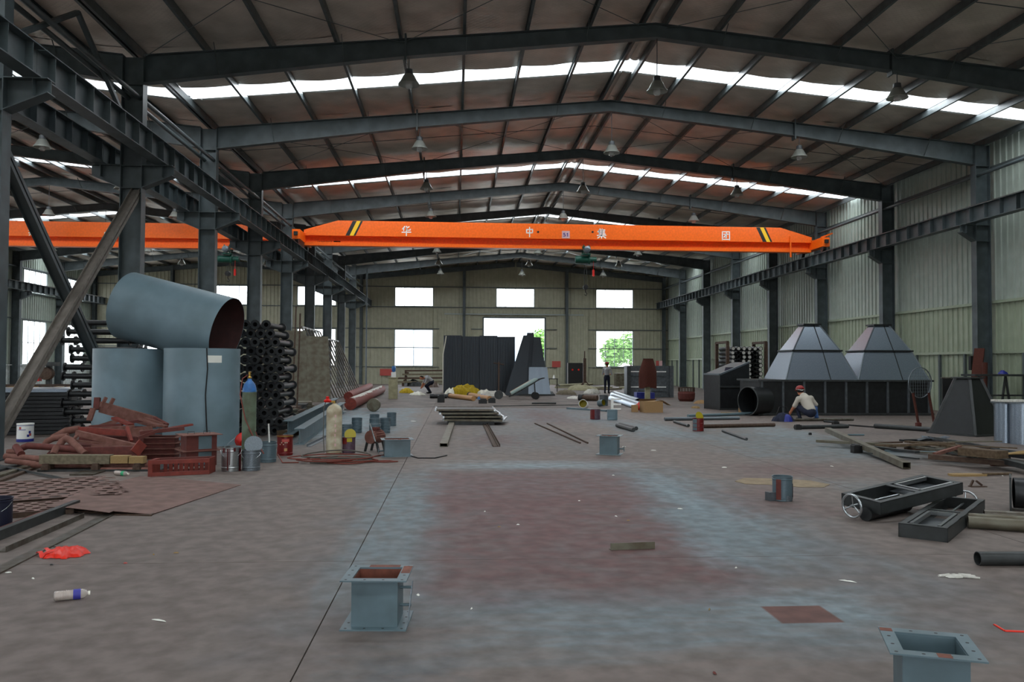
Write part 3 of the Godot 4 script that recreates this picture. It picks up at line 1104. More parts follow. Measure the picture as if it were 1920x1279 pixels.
func hoist(px: float, z: float, label: String, drop: float) -> void:
	var root := thing("electric_hoist", label, "hoist", Vector3(gz(px, 470, -z).x, 6.97, z))
	var st := S()
	for s in [-1, 1]:
		bx(st, Vector3(s * 0.12, -0.02, 0.24), Vector3(0.05, 0.42, 0.03))
		bx(st, Vector3(s * 0.12, -0.02, -0.24), Vector3(0.05, 0.42, 0.03))
		for e in [-1, 1]:
			lathe(st, [V(0, 0), V(0.075, 0), V(0.075, 0.05), V(0, 0.05)], 12, Transform3D(Basis(Vector3(1, 0, 0), Vector3(0, 0, e), Vector3(0, -e, 0)), Vector3(s * 0.12, 0.072, e * 0.165)))
	bx(st, Vector3(0, -0.24, 0), Vector3(0.4, 0.06, 0.54))
	part(st, "trolley", M.green_machine, root)
	st = S()
	lathe(st, [V(0, -0.5), V(0.15, -0.48), V(0.17, -0.4), V(0.17, 0.1), V(0.21, 0.12), V(0.21, 0.2), V(0.13, 0.22), V(0.13, 0.5), V(0, 0.52)], 18, Transform3D(Basis(Vector3(0, 1, 0), Vector3(1, 0, 0), Vector3(0, 0, -1)), Vector3(0, -0.47, 0)))
	part(st, "drum_housing", M.green_machine, root)
	st = S()
	lathe(st, [V(0, 0), V(0.15, 0), V(0.15, 0.26), V(0.06, 0.3), V(0, 0.3)], 16, Transform3D(Basis(Vector3(1, 0, 0), Vector3(0, 0, 1), Vector3(0, -1, 0)), Vector3(0, -0.05, 0.28)))
	part(st, "travel_motor", M.galv_dull, root)
	st = S()
	for s in [-1, 1]:
		tube(st, [Vector3(s * 0.05, -0.5, 0), Vector3(s * 0.05, -0.5 - drop, 0)], 0.012, 5)
	part(st, "rope", M.dark_steel, root)
	st = S()
	lathe(st, [V(0, -0.12), V(0.12, -0.1), V(0.12, 0.1), V(0, 0.12)], 12, Transform3D(Basis(Vector3(1, 0, 0), Vector3(0, 0, 1), Vector3(0, -1, 0)), Vector3(0, -0.6 - drop, 0)))
	tube(st, [Vector3(0, -0.7 - drop, 0), Vector3(0, -0.82 - drop, 0), Vector3(0.07, -0.9 - drop, 0), Vector3(0.03, -0.98 - drop, 0), Vector3(-0.05, -0.94 - drop, 0)], 0.02, 6)
	part(st, "hook_block", M.black, root)
	st = S()
	tube(st, [Vector3(0.35, -0.4, 0.1), Vector3(0.35, -0.95, 0.1)], 0.01, 5)
	bx(st, Vector3(0.35, -1.1, 0.1), Vector3(0.09, 0.3, 0.09))
	part(st, "pendant_control", M.red_plastic, root)


func build_lamps() -> void:
	var proto := thing("high_bay_lamp", "", "lamp", Vector3.ZERO, 0.0, "unlit bell lamps under the roof frames")
	var st := S()
	tube(st, [Vector3(0, 0, 0), Vector3(0, 1.0, 0)], 0.012, 5)
	part(st, "hanger_rod", M.lamp_body, proto)
	st = S()
	lathe(st, [V(0.03, 0.4), V(0.09, 0.38), V(0.1, 0.28), V(0.12, 0.24)], 16)
	part(st, "ballast_cap", M.lamp_body, proto)
	st = S()
	lathe(st, [V(0.1, 0.27), V(0.14, 0.22), V(0.2, 0.1), V(0.26, 0.02), V(0.265, 0.0), V(0.25, 0.01), V(0.19, 0.1), V(0.13, 0.21), V(0.09, 0.25)], 20, Transform3D(), true)
	part(st, "shade", M.lamp_shade, proto)
	st = S()
	lathe(st, [V(0.05, 0.2), V(0.09, 0.05), V(0.09, -0.04), V(0.06, -0.09), V(0, -0.1)], 14, Transform3D(), true)
	part(st, "bulb", M.lamp_glass, proto)
	var ords := ["first", "second", "third", "fourth", "fifth", "sixth", "seventh", "eighth", "ninth"]
	var first := true
	for k in range(7, -2, -1):
		for q in [[-1.18, "on the column side"], [4.96, "under the ridge"], [11.15, "towards the windowless wall"], [XB - 5.5, "side hall, by its windows"], [XB, "side hall, under its ridge"], [XB + 5.5, "side hall, by the columns"]]:
			var o: Node3D = proto if first else copy(proto, Vector3.ZERO, 0.0)
			first = false
			o.position = Vector3(q[0], 8.42 if q[0] > XL else 8.2, -(20.1 + 6.0 * k))
			var rod: Node3D = o.get_node("hanger_rod")
			rod.position.y = 0.36
			rod.scale.y = roof_y(q[0]) - (0.36 if absf(q[0] - XM) < 0.2 or absf(q[0] - XB) < 0.2 else 0.45) - o.position.y - 0.36
			o.set_meta("label", "unlit bell lamp on %s frame from far gable, %s" % [ords[7 - k], q[1]])


func build_outside() -> void:
	var st := S()
	bx(st, Vector3(-5, -0.2, -40), Vector3(260, 0.1, 260))
	var gr := solo(st, "ground", M.asphalt, "pale concrete yard outside the hall", "ground")
	gr.set_meta("kind", "structure")
	var b := thing("building", "pale factory building across the yard beyond the doorway", "building", Vector3(-2, 0, -110))
	st = S()
	bx(st, Vector3(0, 4.5, 0), Vector3(26, 9, 10))
	part(st, "wall", M.facade, b)
	for i in 7:
		for j in 2:
			st = S()
			bx(st, Vector3(-10.5 + 3.5 * i, 2.6 + 3.8 * j, 5.02), Vector3(2.0, 1.7, 0.08))
			part(st, "window", M.facade_glass, b)
	for q in [[9.7, 92, 5.6, "round green tree beyond the open doorway, near the yard building"], [16.6, 86, 4.4, "smaller green tree outside the far window by the windowless wall"], [20.5, 96, 5.5, "tall green tree behind the smaller one outside the far gable"]]:
		tree(Vector3(q[0], 0, -q[1]), q[2], q[3])


func tree(at: Vector3, h: float, label: String) -> void:
	var root := thing("tree", label, "tree", at, 0.0, "trees outside the far gable")
	var st := S()
	tube(st, [Vector3(0, -0.15, 0), Vector3(0.1, h * 0.4, 0), Vector3(0, h * 0.8, 0.1)], [0.16, 0.11, 0.04], 8)
	part(st, "trunk", M.bark, root)
	st = S()
	var r := RandomNumberGenerator.new()
	r.seed = int(at.x * 100)
	for i in 1400:
		var d := Vector3(r.randfn(), r.randfn(), r.randfn()).normalized() * pow(r.randf(), 0.4)
		var c := Vector3(d.x * h * 0.33, h * 0.66 + d.y * h * 0.36, d.z * h * 0.33)
		var e := Basis.from_euler(Vector3(r.randf() * TAU, r.randf() * TAU, 0))
		quad(st, c + e * Vector3(-0.22, 0, 0), c + e * Vector3(0, -0.12, 0), c + e * Vector3(0.25, 0, 0), c + e * Vector3(0, 0.12, 0))
	var leaf := part(st, "foliage", M.leaf, root)
	leaf.set_meta("kind", "stuff")

# ---------------------------------------------------------------- builders of things

func on(px: float, py: float, back := 0.0, h := 0.0) -> Vector3:   # a foot on the floor at that pixel, moved away from the eye by `back`
	var p := g(px, py, h)
	var d := Vector3(p.x, 0, p.z).normalized()
	return p + d * back


func band(st: SurfaceTool, r: float, y0: float, y1: float, a0: float, a1: float, n := 8) -> void:   # a curved patch on a cylinder; angle 0 faces +z
	st.set_smooth_group(1)
	for i in n:
		var a := lerpf(a0, a1, float(i) / n)
		var b := lerpf(a0, a1, float(i + 1) / n)
		quad(st, Vector3(r * sin(a), y0, r * cos(a)), Vector3(r * sin(b), y0, r * cos(b)), Vector3(r * sin(b), y1, r * cos(b)), Vector3(r * sin(a), y1, r * cos(a)))
	st.set_smooth_group(-1)


func pail_shape(r: float, h: float, ribs := [0.16, 0.84], closed := false) -> SurfaceTool:
	var st := S()
	var pr := [V(0, 0.008), V(r * 0.96, 0.008), V(r * 0.97, 0), V(r, 0.004)]
	for f in ribs:
		for q in [[-0.03, 0.0], [-0.012, 0.006], [0.012, 0.006], [0.03, 0.0]]:
			pr.append(V(r + q[1], h * (f + q[0])))
	pr += [V(r, h - 0.012), V(r + 0.008, h - 0.008), V(r + 0.008, h), V(r - 0.004, h)]
	if closed:
		pr += [V(r - 0.006, h - 0.012), V(0, h - 0.012)]
	else:
		pr += [V(r - 0.006, 0.012), V(0, 0.012)]
	lathe(st, pr, 24)
	return st


func pail(called: String, label: String, at: Vector3, r: float, h: float, m: Material, turn := 0.0, ribs := [0.16, 0.84], closed := false, handle := true) -> Node3D:
	var root := thing(called, label, "paint can" if called.contains("can") else "pail", at, turn)
	part(pail_shape(r, h, ribs, closed), "body", m, root)
	if handle:
		var st := S()
		var pts := []
		for i in 13:
			var w := PI * i / 12.0
			pts.append(Vector3(cos(w) * (r + 0.01), h * 0.86 - sin(w) * r * 0.75, (r + 0.012) * sin(w) * 0.75 + 0.01))
		tube(st, pts, 0.004, 6)
		part(st, "handle", M.bright_steel, root)
	return root


func flange_ring(st: SurfaceTool, w: float, d: float, iw: float, id: float, y: float, t: float) -> void:
	for s in [-1, 1]:
		bx(st, Vector3(s * (w + iw) * 0.25, y, 0), Vector3((w - iw) * 0.5, t, d))
		bx(st, Vector3(0, y, s * (d + id) * 0.25), Vector3(iw, t, (d - id) * 0.5))


func damper(label: String, at: Vector3, turn: float, w: float, d: float, h: float, side: int, lever := true, inside := "primer_rust") -> Node3D:
	# a square duct piece with a bolted flange at both ends and a lever on the spindle
	var root := thing("flanged_damper", label, "damper", at, turn)
	var iw := w - 0.12
	var id := d - 0.12
	var st := S()
	for s in [-1, 1]:
		bx(st, Vector3(s * (iw * 0.5 - 0.002), h * 0.5, 0), Vector3(0.005, h, id))
		bx(st, Vector3(0, h * 0.5, s * (id * 0.5 - 0.002)), Vector3(iw, h, 0.005))
	part(st, "duct_body", M.grey_paint, root)
	st = S()
	for s in [-1, 1]:
		bx(st, Vector3(s * (iw * 0.5 - 0.0055), h * 0.5, 0), Vector3(0.002, h - 0.02, id - 0.012))
	bx(st, Vector3(0, h * 0.5, -(id * 0.5 - 0.0055)), Vector3(iw - 0.012, h - 0.02, 0.002))
	part(st, "inner_lining", M[inside], root)
	for y in [0.004, h - 0.004]:
		st = S()
		flange_ring(st, w, d, iw, id, y, 0.008)
		var fl := part(st, "flange", M.grey_paint, root)
		for q in [[-1, -1], [-0.33, -1], [0.33, -1], [1, -1], [-1, 1], [-0.33, 1], [0.33, 1], [1, 1], [-1, -0.35], [-1, 0.35], [1, -0.35], [1, 0.35]]:
			var hole := S()
			lathe(hole, [V(0.0085, 0), V(0.0085, 0.0012), V(0, 0.0012)], 10, Transform3D(Basis(), Vector3(q[0] * (w * 0.5 - 0.03), y + 0.0035, q[1] * (d * 0.5 - 0.03))))
			part(hole, "bolt_hole", M.black, fl)
	var old := [[Vector3(w * 0.5 - 0.03, h + 0.0006, -d * 0.2), Vector3(0.056, 0.0012, d * 0.45)], [Vector3(0.02, h + 0.0006, -d * 0.5 + 0.03), Vector3(iw * 0.7, 0.0012, 0.056)]] if lever else [[Vector3(0.03, h + 0.0006, d * 0.5 - 0.03), Vector3(0.06, 0.0012, 0.056)], [Vector3(-w * 0.5 + 0.03, h + 0.0006, -d * 0.4), Vector3(0.056, 0.0012, 0.05)]]
	for q in old:
		st = S()
		bx(st, q[0], q[1])
		part(st, "bare_primer_patch", M.primer_rust, root)
	if lever:
		st = S()
		var x := side * iw * 0.5
		for y in [h * 0.72, h * 0.36]:
			tube(st, [Vector3(x, y, 0.02), Vector3(x + side * 0.07, y, 0.02)], 0.009, 8)
		part(st, "spindle", M.grey_paint, root)
		st = S()
		bar(st, Vector3(x + side * 0.075, h * 0.82, -0.01), Vector3(x + side * 0.055, h * 0.08, 0.05), 0.006, 0.032, Vector3(0, 0, 1))
		part(st, "lever", M.galv_dull, root)
	else:
		st = S()
		tube(st, [Vector3(side * iw * 0.5, h * 0.3, 0), Vector3(side * (iw * 0.5 + 0.1), h * 0.3, 0)], 0.012, 8)
		bx(st, Vector3(side * (iw * 0.5 + 0.1), h * 0.3, 0), Vector3(0.008, 0.09, 0.06))
		part(st, "spindle", M.grey_paint, root)
	return root


func gas_cylinder(called: String, label: String, at: Vector3, r: float, h: float, body: Material, top: Material) -> Node3D:
	var root := thing(called, label, "gas cylinder", at)
	var st := S()
	lathe(st, [V(0, 0.02), V(r * 0.85, 0.0), V(r, 0.03), V(r, h * 0.84)], 24)
	part(st, "shell", body, root)
	st = S()
	lathe(st, [V(r, h * 0.84), V(r * 0.97, h * 0.88), V(r * 0.8, h * 0.93), V(r * 0.5, h * 0.965), V(r * 0.3, h * 0.98), V(r * 0.28, h)], 24, Transform3D(), true)
	part(st, "shoulder", top, root)
	return root


func bars(called: String, m: Material, label: String, category: String, a: Vector3, b: Vector3, w: float, h: float, group := "") -> MeshInstance3D:
	var st := S()
	bar(st, Vector3.ZERO, b - a, w, h)
	return solo(st, called, m, label, category, a, 0.0, group)


func tubes(called: String, m: Material, label: String, category: String, pts: Array, r: float, group := "", n := 12) -> MeshInstance3D:
	var st := S()
	var o: Vector3 = pts[0]
	var q := []
	for p in pts:
		q.append(p - o)
	tube(st, q, r, n)
	return solo(st, called, m, label, category, o, 0.0, group)


func sections(called: String, m: Material, label: String, category: String, a: Vector3, b: Vector3, poly: PackedVector2Array, up := Vector3.UP, group := "") -> MeshInstance3D:
	var st := S()
	ext(st, poly, a.distance_to(b), along(Vector3.ZERO, b - a, up))
	return solo(st, called, m, label, category, a, 0.0, group)


func plate(called: String, m: Material, label: String, category: String, pts: Array, t: float) -> MeshInstance3D:   # a flat sheet with the corners pts (counter-clockwise from above), t thick, lying on them
	var st := S()
	var o: Vector3 = pts[0]
	var poly := PackedVector2Array()
	for p in pts:
		poly.append(Vector2(p.x - o.x, -(p.z - o.z)))
	ext(st, poly, t, Transform3D(Basis(Vector3(1, 0, 0), Vector3(0, 0, -1), Vector3(0, 1, 0)), Vector3.ZERO))
	return solo(st, called, m, label, category, o)


func crumple(w: float, d: float, h: float, s: int, n := 14, amp := 0.45) -> SurfaceTool:   # a heap of cloth or film
	var st := S()
	st.set_smooth_group(1)
	var f := FastNoiseLite.new()
	f.seed = s
	f.frequency = 0.9
	var at := func(i: int, k: int) -> Vector3:
		var u := 2.0 * i / n - 1.0
		var v := 2.0 * k / n - 1.0
		var a := atan2(v, u)
		var r := maxf(absf(u), absf(v))
		var rad := r * (1.0 + 0.35 * f.get_noise_2d(cos(a) * 2.0, sin(a) * 2.0))
		var y := h * pow(maxf(0.0, 1.0 - r * r), 0.6) * (0.8 + amp * f.get_noise_2d(u * 2.4 + 7.0, v * 2.4)) + 0.004
		return Vector3(cos(a) * rad * w * 0.5, maxf(y, 0.003), sin(a) * rad * d * 0.5)
	for i in n:
		for k in n:
			quad(st, at.call(i, k), at.call(i, k + 1), at.call(i + 1, k + 1), at.call(i + 1, k))
	return st


func perforated(w: float, d: float, pitch: float, r: float) -> SurfaceTool:   # a plate punched with round holes in offset rows, lying in xz, 6 mm thick
	var st := S()
	var nx := int(w / pitch)
	var nz := int(d / pitch)
	var t := 0.006
	for i in nx:
		for k in nz:
			var shift := pitch * 0.5 if k % 2 == 1 else 0.0
			var c := Vector3((i - nx * 0.5 + 0.5) * pitch + shift, t, (k - nz * 0.5 + 0.5) * pitch)
			var h := pitch * 0.5
			for j in 16:
				var e := []
				for q in [j, j + 1]:
					var a: float = TAU * q / 16.0
					var dir := Vector3(cos(a), 0, sin(a))
					var big := h / maxf(absf(dir.x), absf(dir.z))
					e.append([c + dir * r, c + dir * big])
				quad(st, e[0][0], e[1][0], e[1][1], e[0][1])
				quad(st, e[1][0], e[0][0], e[0][0] - Vector3(0, t, 0), e[1][0] - Vector3(0, t, 0))
	return st


func build_objects() -> void:
	drums()
	pipe_stacks()
	red_pile()
	left_foreground()
	cans_and_cylinders()
	middle()
	far_end()
	right_machines()
	right_foreground()
	people()
	litter()

# ---------------------------------------------------------------- the column side

func drums() -> void:
	var h := 1.9
	for q in [[243, 832, "grey rolled-steel drum standing behind the red scrap pile"], [377, 839, "grey rolled-steel drum standing beside the blue-topped gas cylinder"]]:
		var root := thing("steel_drum", q[2], "drum", on(q[0], q[1], 0.72))
		var st := S()
		lathe(st, [V(0.712, 0), V(0.72, 0), V(0.72, h), V(0.712, h)], 48)
		part(st, "shell", M.drum_paint, root)
		st = S()
		lathe(st, [V(0.711, h - 0.002), V(0.711, 0.002)], 48)
		part(st, "inner_face", M.drum_inner, root)
		st = S()
		band(st, 0.7215, 0, h, 2.2, 2.215, 1)
		part(st, "weld_seam", M.grey_paint, root)
		if q[0] == 377:
			st = S()
			band(st, 0.722, 1.62, 1.76, 0.42, 0.8, 6)
			part(st, "paper_label", M.paper, root)
			st = S()
			tube(st, [Vector3(0.28, 1.9, 0.675), Vector3(0.3, 1.5, 0.67), Vector3(0.27, 1.0, 0.685), Vector3(0.3, 0.4, 0.675), Vector3(0.33, 0.02, 0.665)], 0.012, 6)
			part(st, "hanging_cable", M.rubber, root)
	var a := gz(240, 573, 17.75)
	var b := gz(426, 622, 17.35)
	var root := thing("steel_drum", "grey rolled-steel drum lying across the two standing drums", "drum", a)
	var t := along(Vector3.ZERO, b - a)
	var l := a.distance_to(b)
	var tt := Transform3D(Basis(t.basis.x, t.basis.z, -t.basis.y), Vector3.ZERO)
	var st := S()
	lathe(st, [V(0.702, 0), V(0.71, 0), V(0.71, l), V(0.702, l)], 56, tt)
	part(st, "shell", M.drum_paint, root)
	st = S()
	lathe(st, [V(0.701, l - 0.002), V(0.701, 0.002)], 56, tt)
	part(st, "inner_face", M.drum_inner, root)
	var bead := S()
	var w0 := TAU * 0.82
	bar(bead, tt * Vector3(0.711 * cos(w0), 0, -0.711 * sin(w0)), tt * Vector3(0.711 * cos(w0), l, -0.711 * sin(w0)), 0.012, 0.008)
	part(bead, "weld_seam", M.grey_paint, root)


func pipe_stacks() -> void:
	# dark flanged pipes, a wall of them lying crosswise at the brace and another seen end-on beside the drums
	var proto := thing("flanged_pipe", "dark cast flanged pipe lying crosswise in the stack behind the drums", "pipe", Vector3.ZERO, 0.0, "flanged pipes stacked crosswise")
	var st := S()
	lathe(st, [V(0.052, 0), V(0.06, 0), V(0.06, 1.5), V(0.052, 1.5), V(0.052, 0)], 12, Transform3D(Basis(Vector3(0, -1, 0), Vector3(1, 0, 0), Vector3(0, 0, 1)), Vector3.ZERO))
	part(st, "pipe", M.black_steel, proto)
	for x in [0.0, 1.48]:
		st = S()
		lathe(st, [V(0.05, -0.012), V(0.108, -0.012), V(0.108, 0.012), V(0.05, 0.012), V(0.05, -0.012)], 16, Transform3D(Basis(Vector3(0, -1, 0), Vector3(1, 0, 0), Vector3(0, 0, 1)), Vector3(x, 0, 0)))
		part(st, "flange", M.black_steel, proto)
	var end := gz(128, 700, 19.2)
	var first := true
	for row in 13:
		for col in 2:
			var p := Vector3(end.x + 0.12 * sin(row * 1.7 + col) + col * 0.16, 0.108 + row * 0.2, -19.15 - col * 0.24 - (row % 2) * 0.06)
			if row == 12 and col == 1:
				continue
			var o: Node3D = proto if first else copy(proto, Vector3.ZERO, 0.0)
			first = false
			o.position = p
			o.rotation.y = rng.randf_range(-0.05, 0.05)
			o.set_meta("label", "dark flanged pipe stacked crosswise behind the drums, layer %d from the floor, %s file" % [row + 1, ["front", "rear"][col]])
	var cross := copy(proto, Vector3.ZERO, 0.0, "dark cast flanged pipe pointing down the hall in the stack beside the drums")
	cross.set_meta("group", "flanged pipes stacked end-on")
	var base := gz(438, 720, 18.8)
	first = true
	for col in 5:
		for row in (13 if col < 4 else 11):
			var o: Node3D = cross if first else copy(cross, Vector3.ZERO, 0.0)
			first = false
			o.position = Vector3(base.x + 0.222 * col + (0.1 if row % 2 else 0.0), 0.108 + row * 0.198, -18.95 + rng.randf_range(-0.12, 0.12))
			o.rotation.y = PI * 0.5 + rng.randf_range(-0.03, 0.03)
			o.set_meta("label", "dark flanged pipe stacked end-on, column %d from the drums, layer %d from the floor" % [col + 1, row + 1])
	for q in [[548, 775, 575, 18.0, "thin dark rod standing upright at the edge of the pipe stack"], [556, 790, 588, 17.2, "dark steel rod leaning beside the pipe stack and the plates"]]:
		var a := g(q[0], q[1])
		tubes("steel_rod", M.rust_steel, q[4], "rod", [a + Vector3(0, 0.02, 0), gz(q[0] + 7, q[2], -a.z + 0.4)], 0.025)
	# wall of stacked plates, coil and mesh between the columns
	for i in 5:
		var z := -21.5 - 1.6 * i
		var p := Vector3(-5.2 - 0.1 * i, 0, z)
		st = S()
		bx(st, Vector3(0, 0.06, 0), Vector3(1.9, 0.12, 1.2))
		for k in 5:
			bx(st, Vector3(rng.randf_range(-0.06, 0.06), 0.14 + 0.05 * k, rng.randf_range(-0.05, 0.05)), Vector3(1.7, 0.04, 1.1))
		solo(st, "plate_bundle", [M.dark_steel, M.olive_steel, M.rust_steel][i % 3], "bundle of steel plates on a skid, %s behind the pipe stack" % ["first", "second", "third", "fourth", "fifth"][i], "steel plates", p, 0.1 * i - 0.2)
	# big plates that lean on the columns, and the slatted frames in front of them
	var lean := [[Vector3(-6.3, 0, -30.3), 2.0, 2.9, 0.2, M.olive_steel, "tall brown-grey steel plate leaning against the column row"], [Vector3(-6.2, 0, -35.2), 2.0, 2.9, 0.26, M.olive_steel, "olive-brown steel plate leaning behind the slatted frame"]]
	for q in lean:
		st = S()
		bx(st, Vector3(0, q[2] * 0.5, 0), Vector3(q[1], q[2], 0.012))
		var o := solo(st, "steel_plate", q[4], q[5], "steel plate", q[0], 0.35)
		o.rotation = Vector3(-q[3], 0.35, 0)
	for i in 2:
		var a := g(628 + 26 * i, 750 - 9 * i)
		var b := g(654 + 22 * i, 741 - 6 * i)
		var root := thing("slatted_grille", ["grey slatted steel frame leaning back towards the columns", "second slatted steel frame leaning behind the first one"][i], "frame", a)
		var u := (b - a)
		var up := Vector3(-1.6, 3.3, -0.5 - 0.6 * i) * (1.0 - 0.1 * i)
		for s in [0.0, 1.0]:
			st = S()
			bar(st, up * s, up * s + u, 0.05, 0.08)
			part(st, "rail", M.raw_steel, root)
		for k in 7:
			st = S()
			bar(st, u * (k / 6.0), u * (k / 6.0) + up, 0.07, 0.05, Vector3(0, 0, 1))
			part(st, "slat", M.raw_steel, root)


func q3(a: Array) -> Vector3:
	return gz(a[0], a[1], a[2])


func red_pile() -> void:
	var G := "red-primed offcuts in the scrap pile"
	# planks and flats of the pile: from, to (picture direction and distance), width, thickness, material, label
	var flats := [
		[[188, 763, 15.9], [292, 792, 15.2], 0.05, 0.2, M.primer_dusty, "long dusty red plank sloping down in front of the drum"],
		[[181, 768, 15.9], [183, 746, 15.95], 0.1, 0.09, M.primer, "dark red block standing at the head of the long plank"],
		[[189, 764, 15.85], [199, 745, 15.9], 0.09, 0.05, M.primer_dusty, "upright red flat, first of two on the long plank"],
		[[203, 766, 15.8], [213, 747, 15.85], 0.1, 0.05, M.primer_dusty, "upright red flat, second of two on the long plank"],
		[[167, 789, 15.6], [175, 766, 15.7], 0.1, 0.04, M.primer_dusty, "red flat propped against the end of the plank"],
		[[164, 807, 14.9], [226, 787, 15.0], 0.08, 0.07, M.primer_dusty, "dusty red bar rising across the pile"],
		[[214, 784, 14.8], [246, 797, 14.6], 0.12, 0.04, M.primer_bright, "bright red short flat on top of the pile"],
		[[240, 792, 14.9], [284, 786, 15.0], 0.16, 0.05, M.primer, "dark red plate piece at the crest of the pile"],
		[[262, 786, 14.9], [306, 800, 14.6], 0.06, 0.03, M.primer_dusty, "narrow red strip at the crest, beside the plate piece"],
		[[272, 784, 14.9], [308, 795, 14.7], 0.05, 0.03, M.primer_dusty, "narrow red strip at the crest, second along"],
		[[290, 783, 14.9], [314, 796, 14.7], 0.06, 0.03, M.primer, "short dark red strip ending the crest"],
		[[280, 795, 14.6], [312, 800, 14.5], 0.1, 0.04, M.primer_dusty, "short dusty flat below the crest strips"],
		[[168, 800, 14.6], [230, 796, 14.7], 0.14, 0.04, M.primer, "dark red flat half buried in the pile"],
		[[176, 806, 14.4], [252, 800, 14.5], 0.07, 0.05, M.primer_dusty, "pale dusty bar under the crest"],
		[[148, 806, 14.2], [238, 812, 14.1], 0.06, 0.1, M.primer_bright, "bright red channel across the middle of the pile"],
		[[238, 802, 14.1], [246, 828, 13.9], 0.05, 0.06, M.primer_bright, "bright red upright strap against the channel"],
		[[144, 812, 13.9], [256, 838, 13.5], 0.07, 0.09, M.primer_dusty, "long dusty bar sloping to the stacked frames"],
		[[140, 826, 13.8], [258, 839, 13.5], 0.05, 0.03, M.primer_dusty, "thin dusty bar under the long sloping one"],
		[[138, 824, 13.8], [150, 811, 13.9], 0.05, 0.03, M.primer_dusty, "short bar closing the pair of sloping bars"],
		[[158, 846, 13.4], [258, 844, 13.3], 0.09, 0.12, M.primer, "dark red channel lying level in front of the bars"],
		[[172, 836, 13.5], [252, 838, 13.45], 0.05, 0.03, M.primer_dusty, "thin red strip resting on the level channel"],
		[[252, 850, 13.2], [268, 830, 13.3], 0.03, 0.16, M.primer_bright, "bright red gusset plate at the channel end"],
		[[262, 812, 14.0], [345, 803, 14.3], 0.1, 0.06, M.primer, "red bar behind the stacked frames"],
		[[258, 822, 13.9], [300, 806, 14.1], 0.07, 0.05, M.primer, "short red bar sloping up behind the frames"],
		[[290, 808, 14.4], [360, 796, 14.8], 0.12, 0.03, M.primer_bright, "flat red strip lying against the standing drum"]]
	for f in flats:
		bars("steel_offcut", f[4], f[5], "offcut", q3(f[0]), q3(f[1]), f[2], f[3], G)
	var st := S()
	hexa(st, [Vector3(-0.2, 0, 0.12), Vector3(0.1, 0, 0.14), Vector3(0.2, 0, -0.12), Vector3(-0.1, 0, -0.14), Vector3(-0.17, 0.12, 0.1), Vector3(0.07, 0.16, 0.11), Vector3(0.15, 0.16, -0.1), Vector3(-0.1, 0.12, -0.12)])
	solo(st, "steel_block", M.primer_dusty, "dusty folded steel block near the crest of the pile", "offcut", gz(263, 817, 14.3))
	# bulk of the pile under the loose pieces: bundles of short lengths
	for q in [[200, 835, 14.4, 1.5, 0.24], [240, 820, 14.9, 1.2, 0.34], [150, 840, 14.2, 1.0, 0.16], [290, 826, 14.9, 0.7, 0.3], [215, 806, 15.3, 1.2, 0.45]]:
		st = S()
		var w: float = q[3]
		var h: float = q[4]
		hexa(st, [Vector3(-w * 0.5, 0, 0.3), Vector3(w * 0.5, 0, 0.3), Vector3(w * 0.5, 0, -0.3), Vector3(-w * 0.5, 0, -0.3), Vector3(-w * 0.42, h, 0.16), Vector3(w * 0.4, h * 0.9, 0.18), Vector3(w * 0.42, h, -0.2), Vector3(-w * 0.4, h * 1.05, -0.2)])
		var p := gz(q[0], q[1], q[2])
		solo(st, "steel_bundle", M.primer, "dark red bundle in the heart of the scrap pile", "offcut", Vector3(p.x, 0, p.z), rng.randf_range(-0.3, 0.3), "bundles under the scrap pile")
	# pipes
	var pipes := [
		[[[10, 856, 13.3], [80, 861, 13.1]], 0.05, M.primer_dusty, "straight dusty red pipe end at the edge of the pile"],
		[[[12, 864, 13.0], [68, 870, 12.9]], 0.042, M.primer_dusty, "lower straight red pipe at the edge of the pile"],
		[[[42, 840, 13.6], [52, 836, 13.6], [100, 839, 13.5], [165, 846, 13.4]], 0.052, M.primer, "long red pipe with a rounded end"],
		[[[108, 842, 13.55], [116, 828, 13.6], [124, 822, 13.6], [132, 826, 13.55], [160, 852, 13.3]], 0.055, M.primer_dusty, "bent pipe like an inverted V on the pile"],
		[[[82, 838, 13.9], [88, 828, 13.95], [100, 822, 14.0], [128, 818, 14.0]], 0.052, M.primer_dusty, "curved pipe behind the inverted V"],
		[[[98, 822, 14.3], [124, 808, 14.4], [150, 804, 14.5]], 0.06, M.primer_dusty, "dusty elbow pipe leading up to the pile"],
		[[[30, 838, 13.4], [40, 852, 13.2]], 0.055, M.primer, "short red pipe stub slanting at the pile's end"],
		[[[100, 852, 13.2], [106, 838, 13.3]], 0.05, M.primer_dusty, "short upright pipe stub in front of the pipes"],
		[[[14, 848, 13.6], [30, 846, 13.6]], 0.045, M.primer_dusty, "small pipe stub behind the straight pipes"],
		[[[60, 872, 12.85], [284, 872, 12.85]], 0.045, M.primer_dusty, "long thin red pipe under the pale beam"],
		[[[190, 881, 12.7], [286, 881, 12.7]], 0.04, M.primer_dusty, "thin red pipe in front of the long one"]]
	for p in pipes:
		var pts := []
		for a in p[0]:
			pts.append(q3(a))
		tubes("bent_pipe" if pts.size() > 2 else "pipe_length", p[2], p[3], "pipe", pts, p[1], "red-primed pipes in the scrap pile")
	# the pale beam and the two sawn blocks
	bars("timber_beam", M.dusty_wood, "dusty pale timber beam along the foot of the pile", "timber", gz(78, 861, 12.75), gz(209, 861, 12.75), 0.16, 0.13)
	bars("timber_block", M.wood_pale, "yellow sawn block next to the pale beam", "timber", gz(211, 861, 12.75), gz(243, 861, 12.75), 0.16, 0.11)
	bars("timber_block", M.wood_pale, "smaller yellow sawn block at the end of the row", "timber", gz(245, 862, 12.75), gz(272, 862, 12.75), 0.15, 0.1)
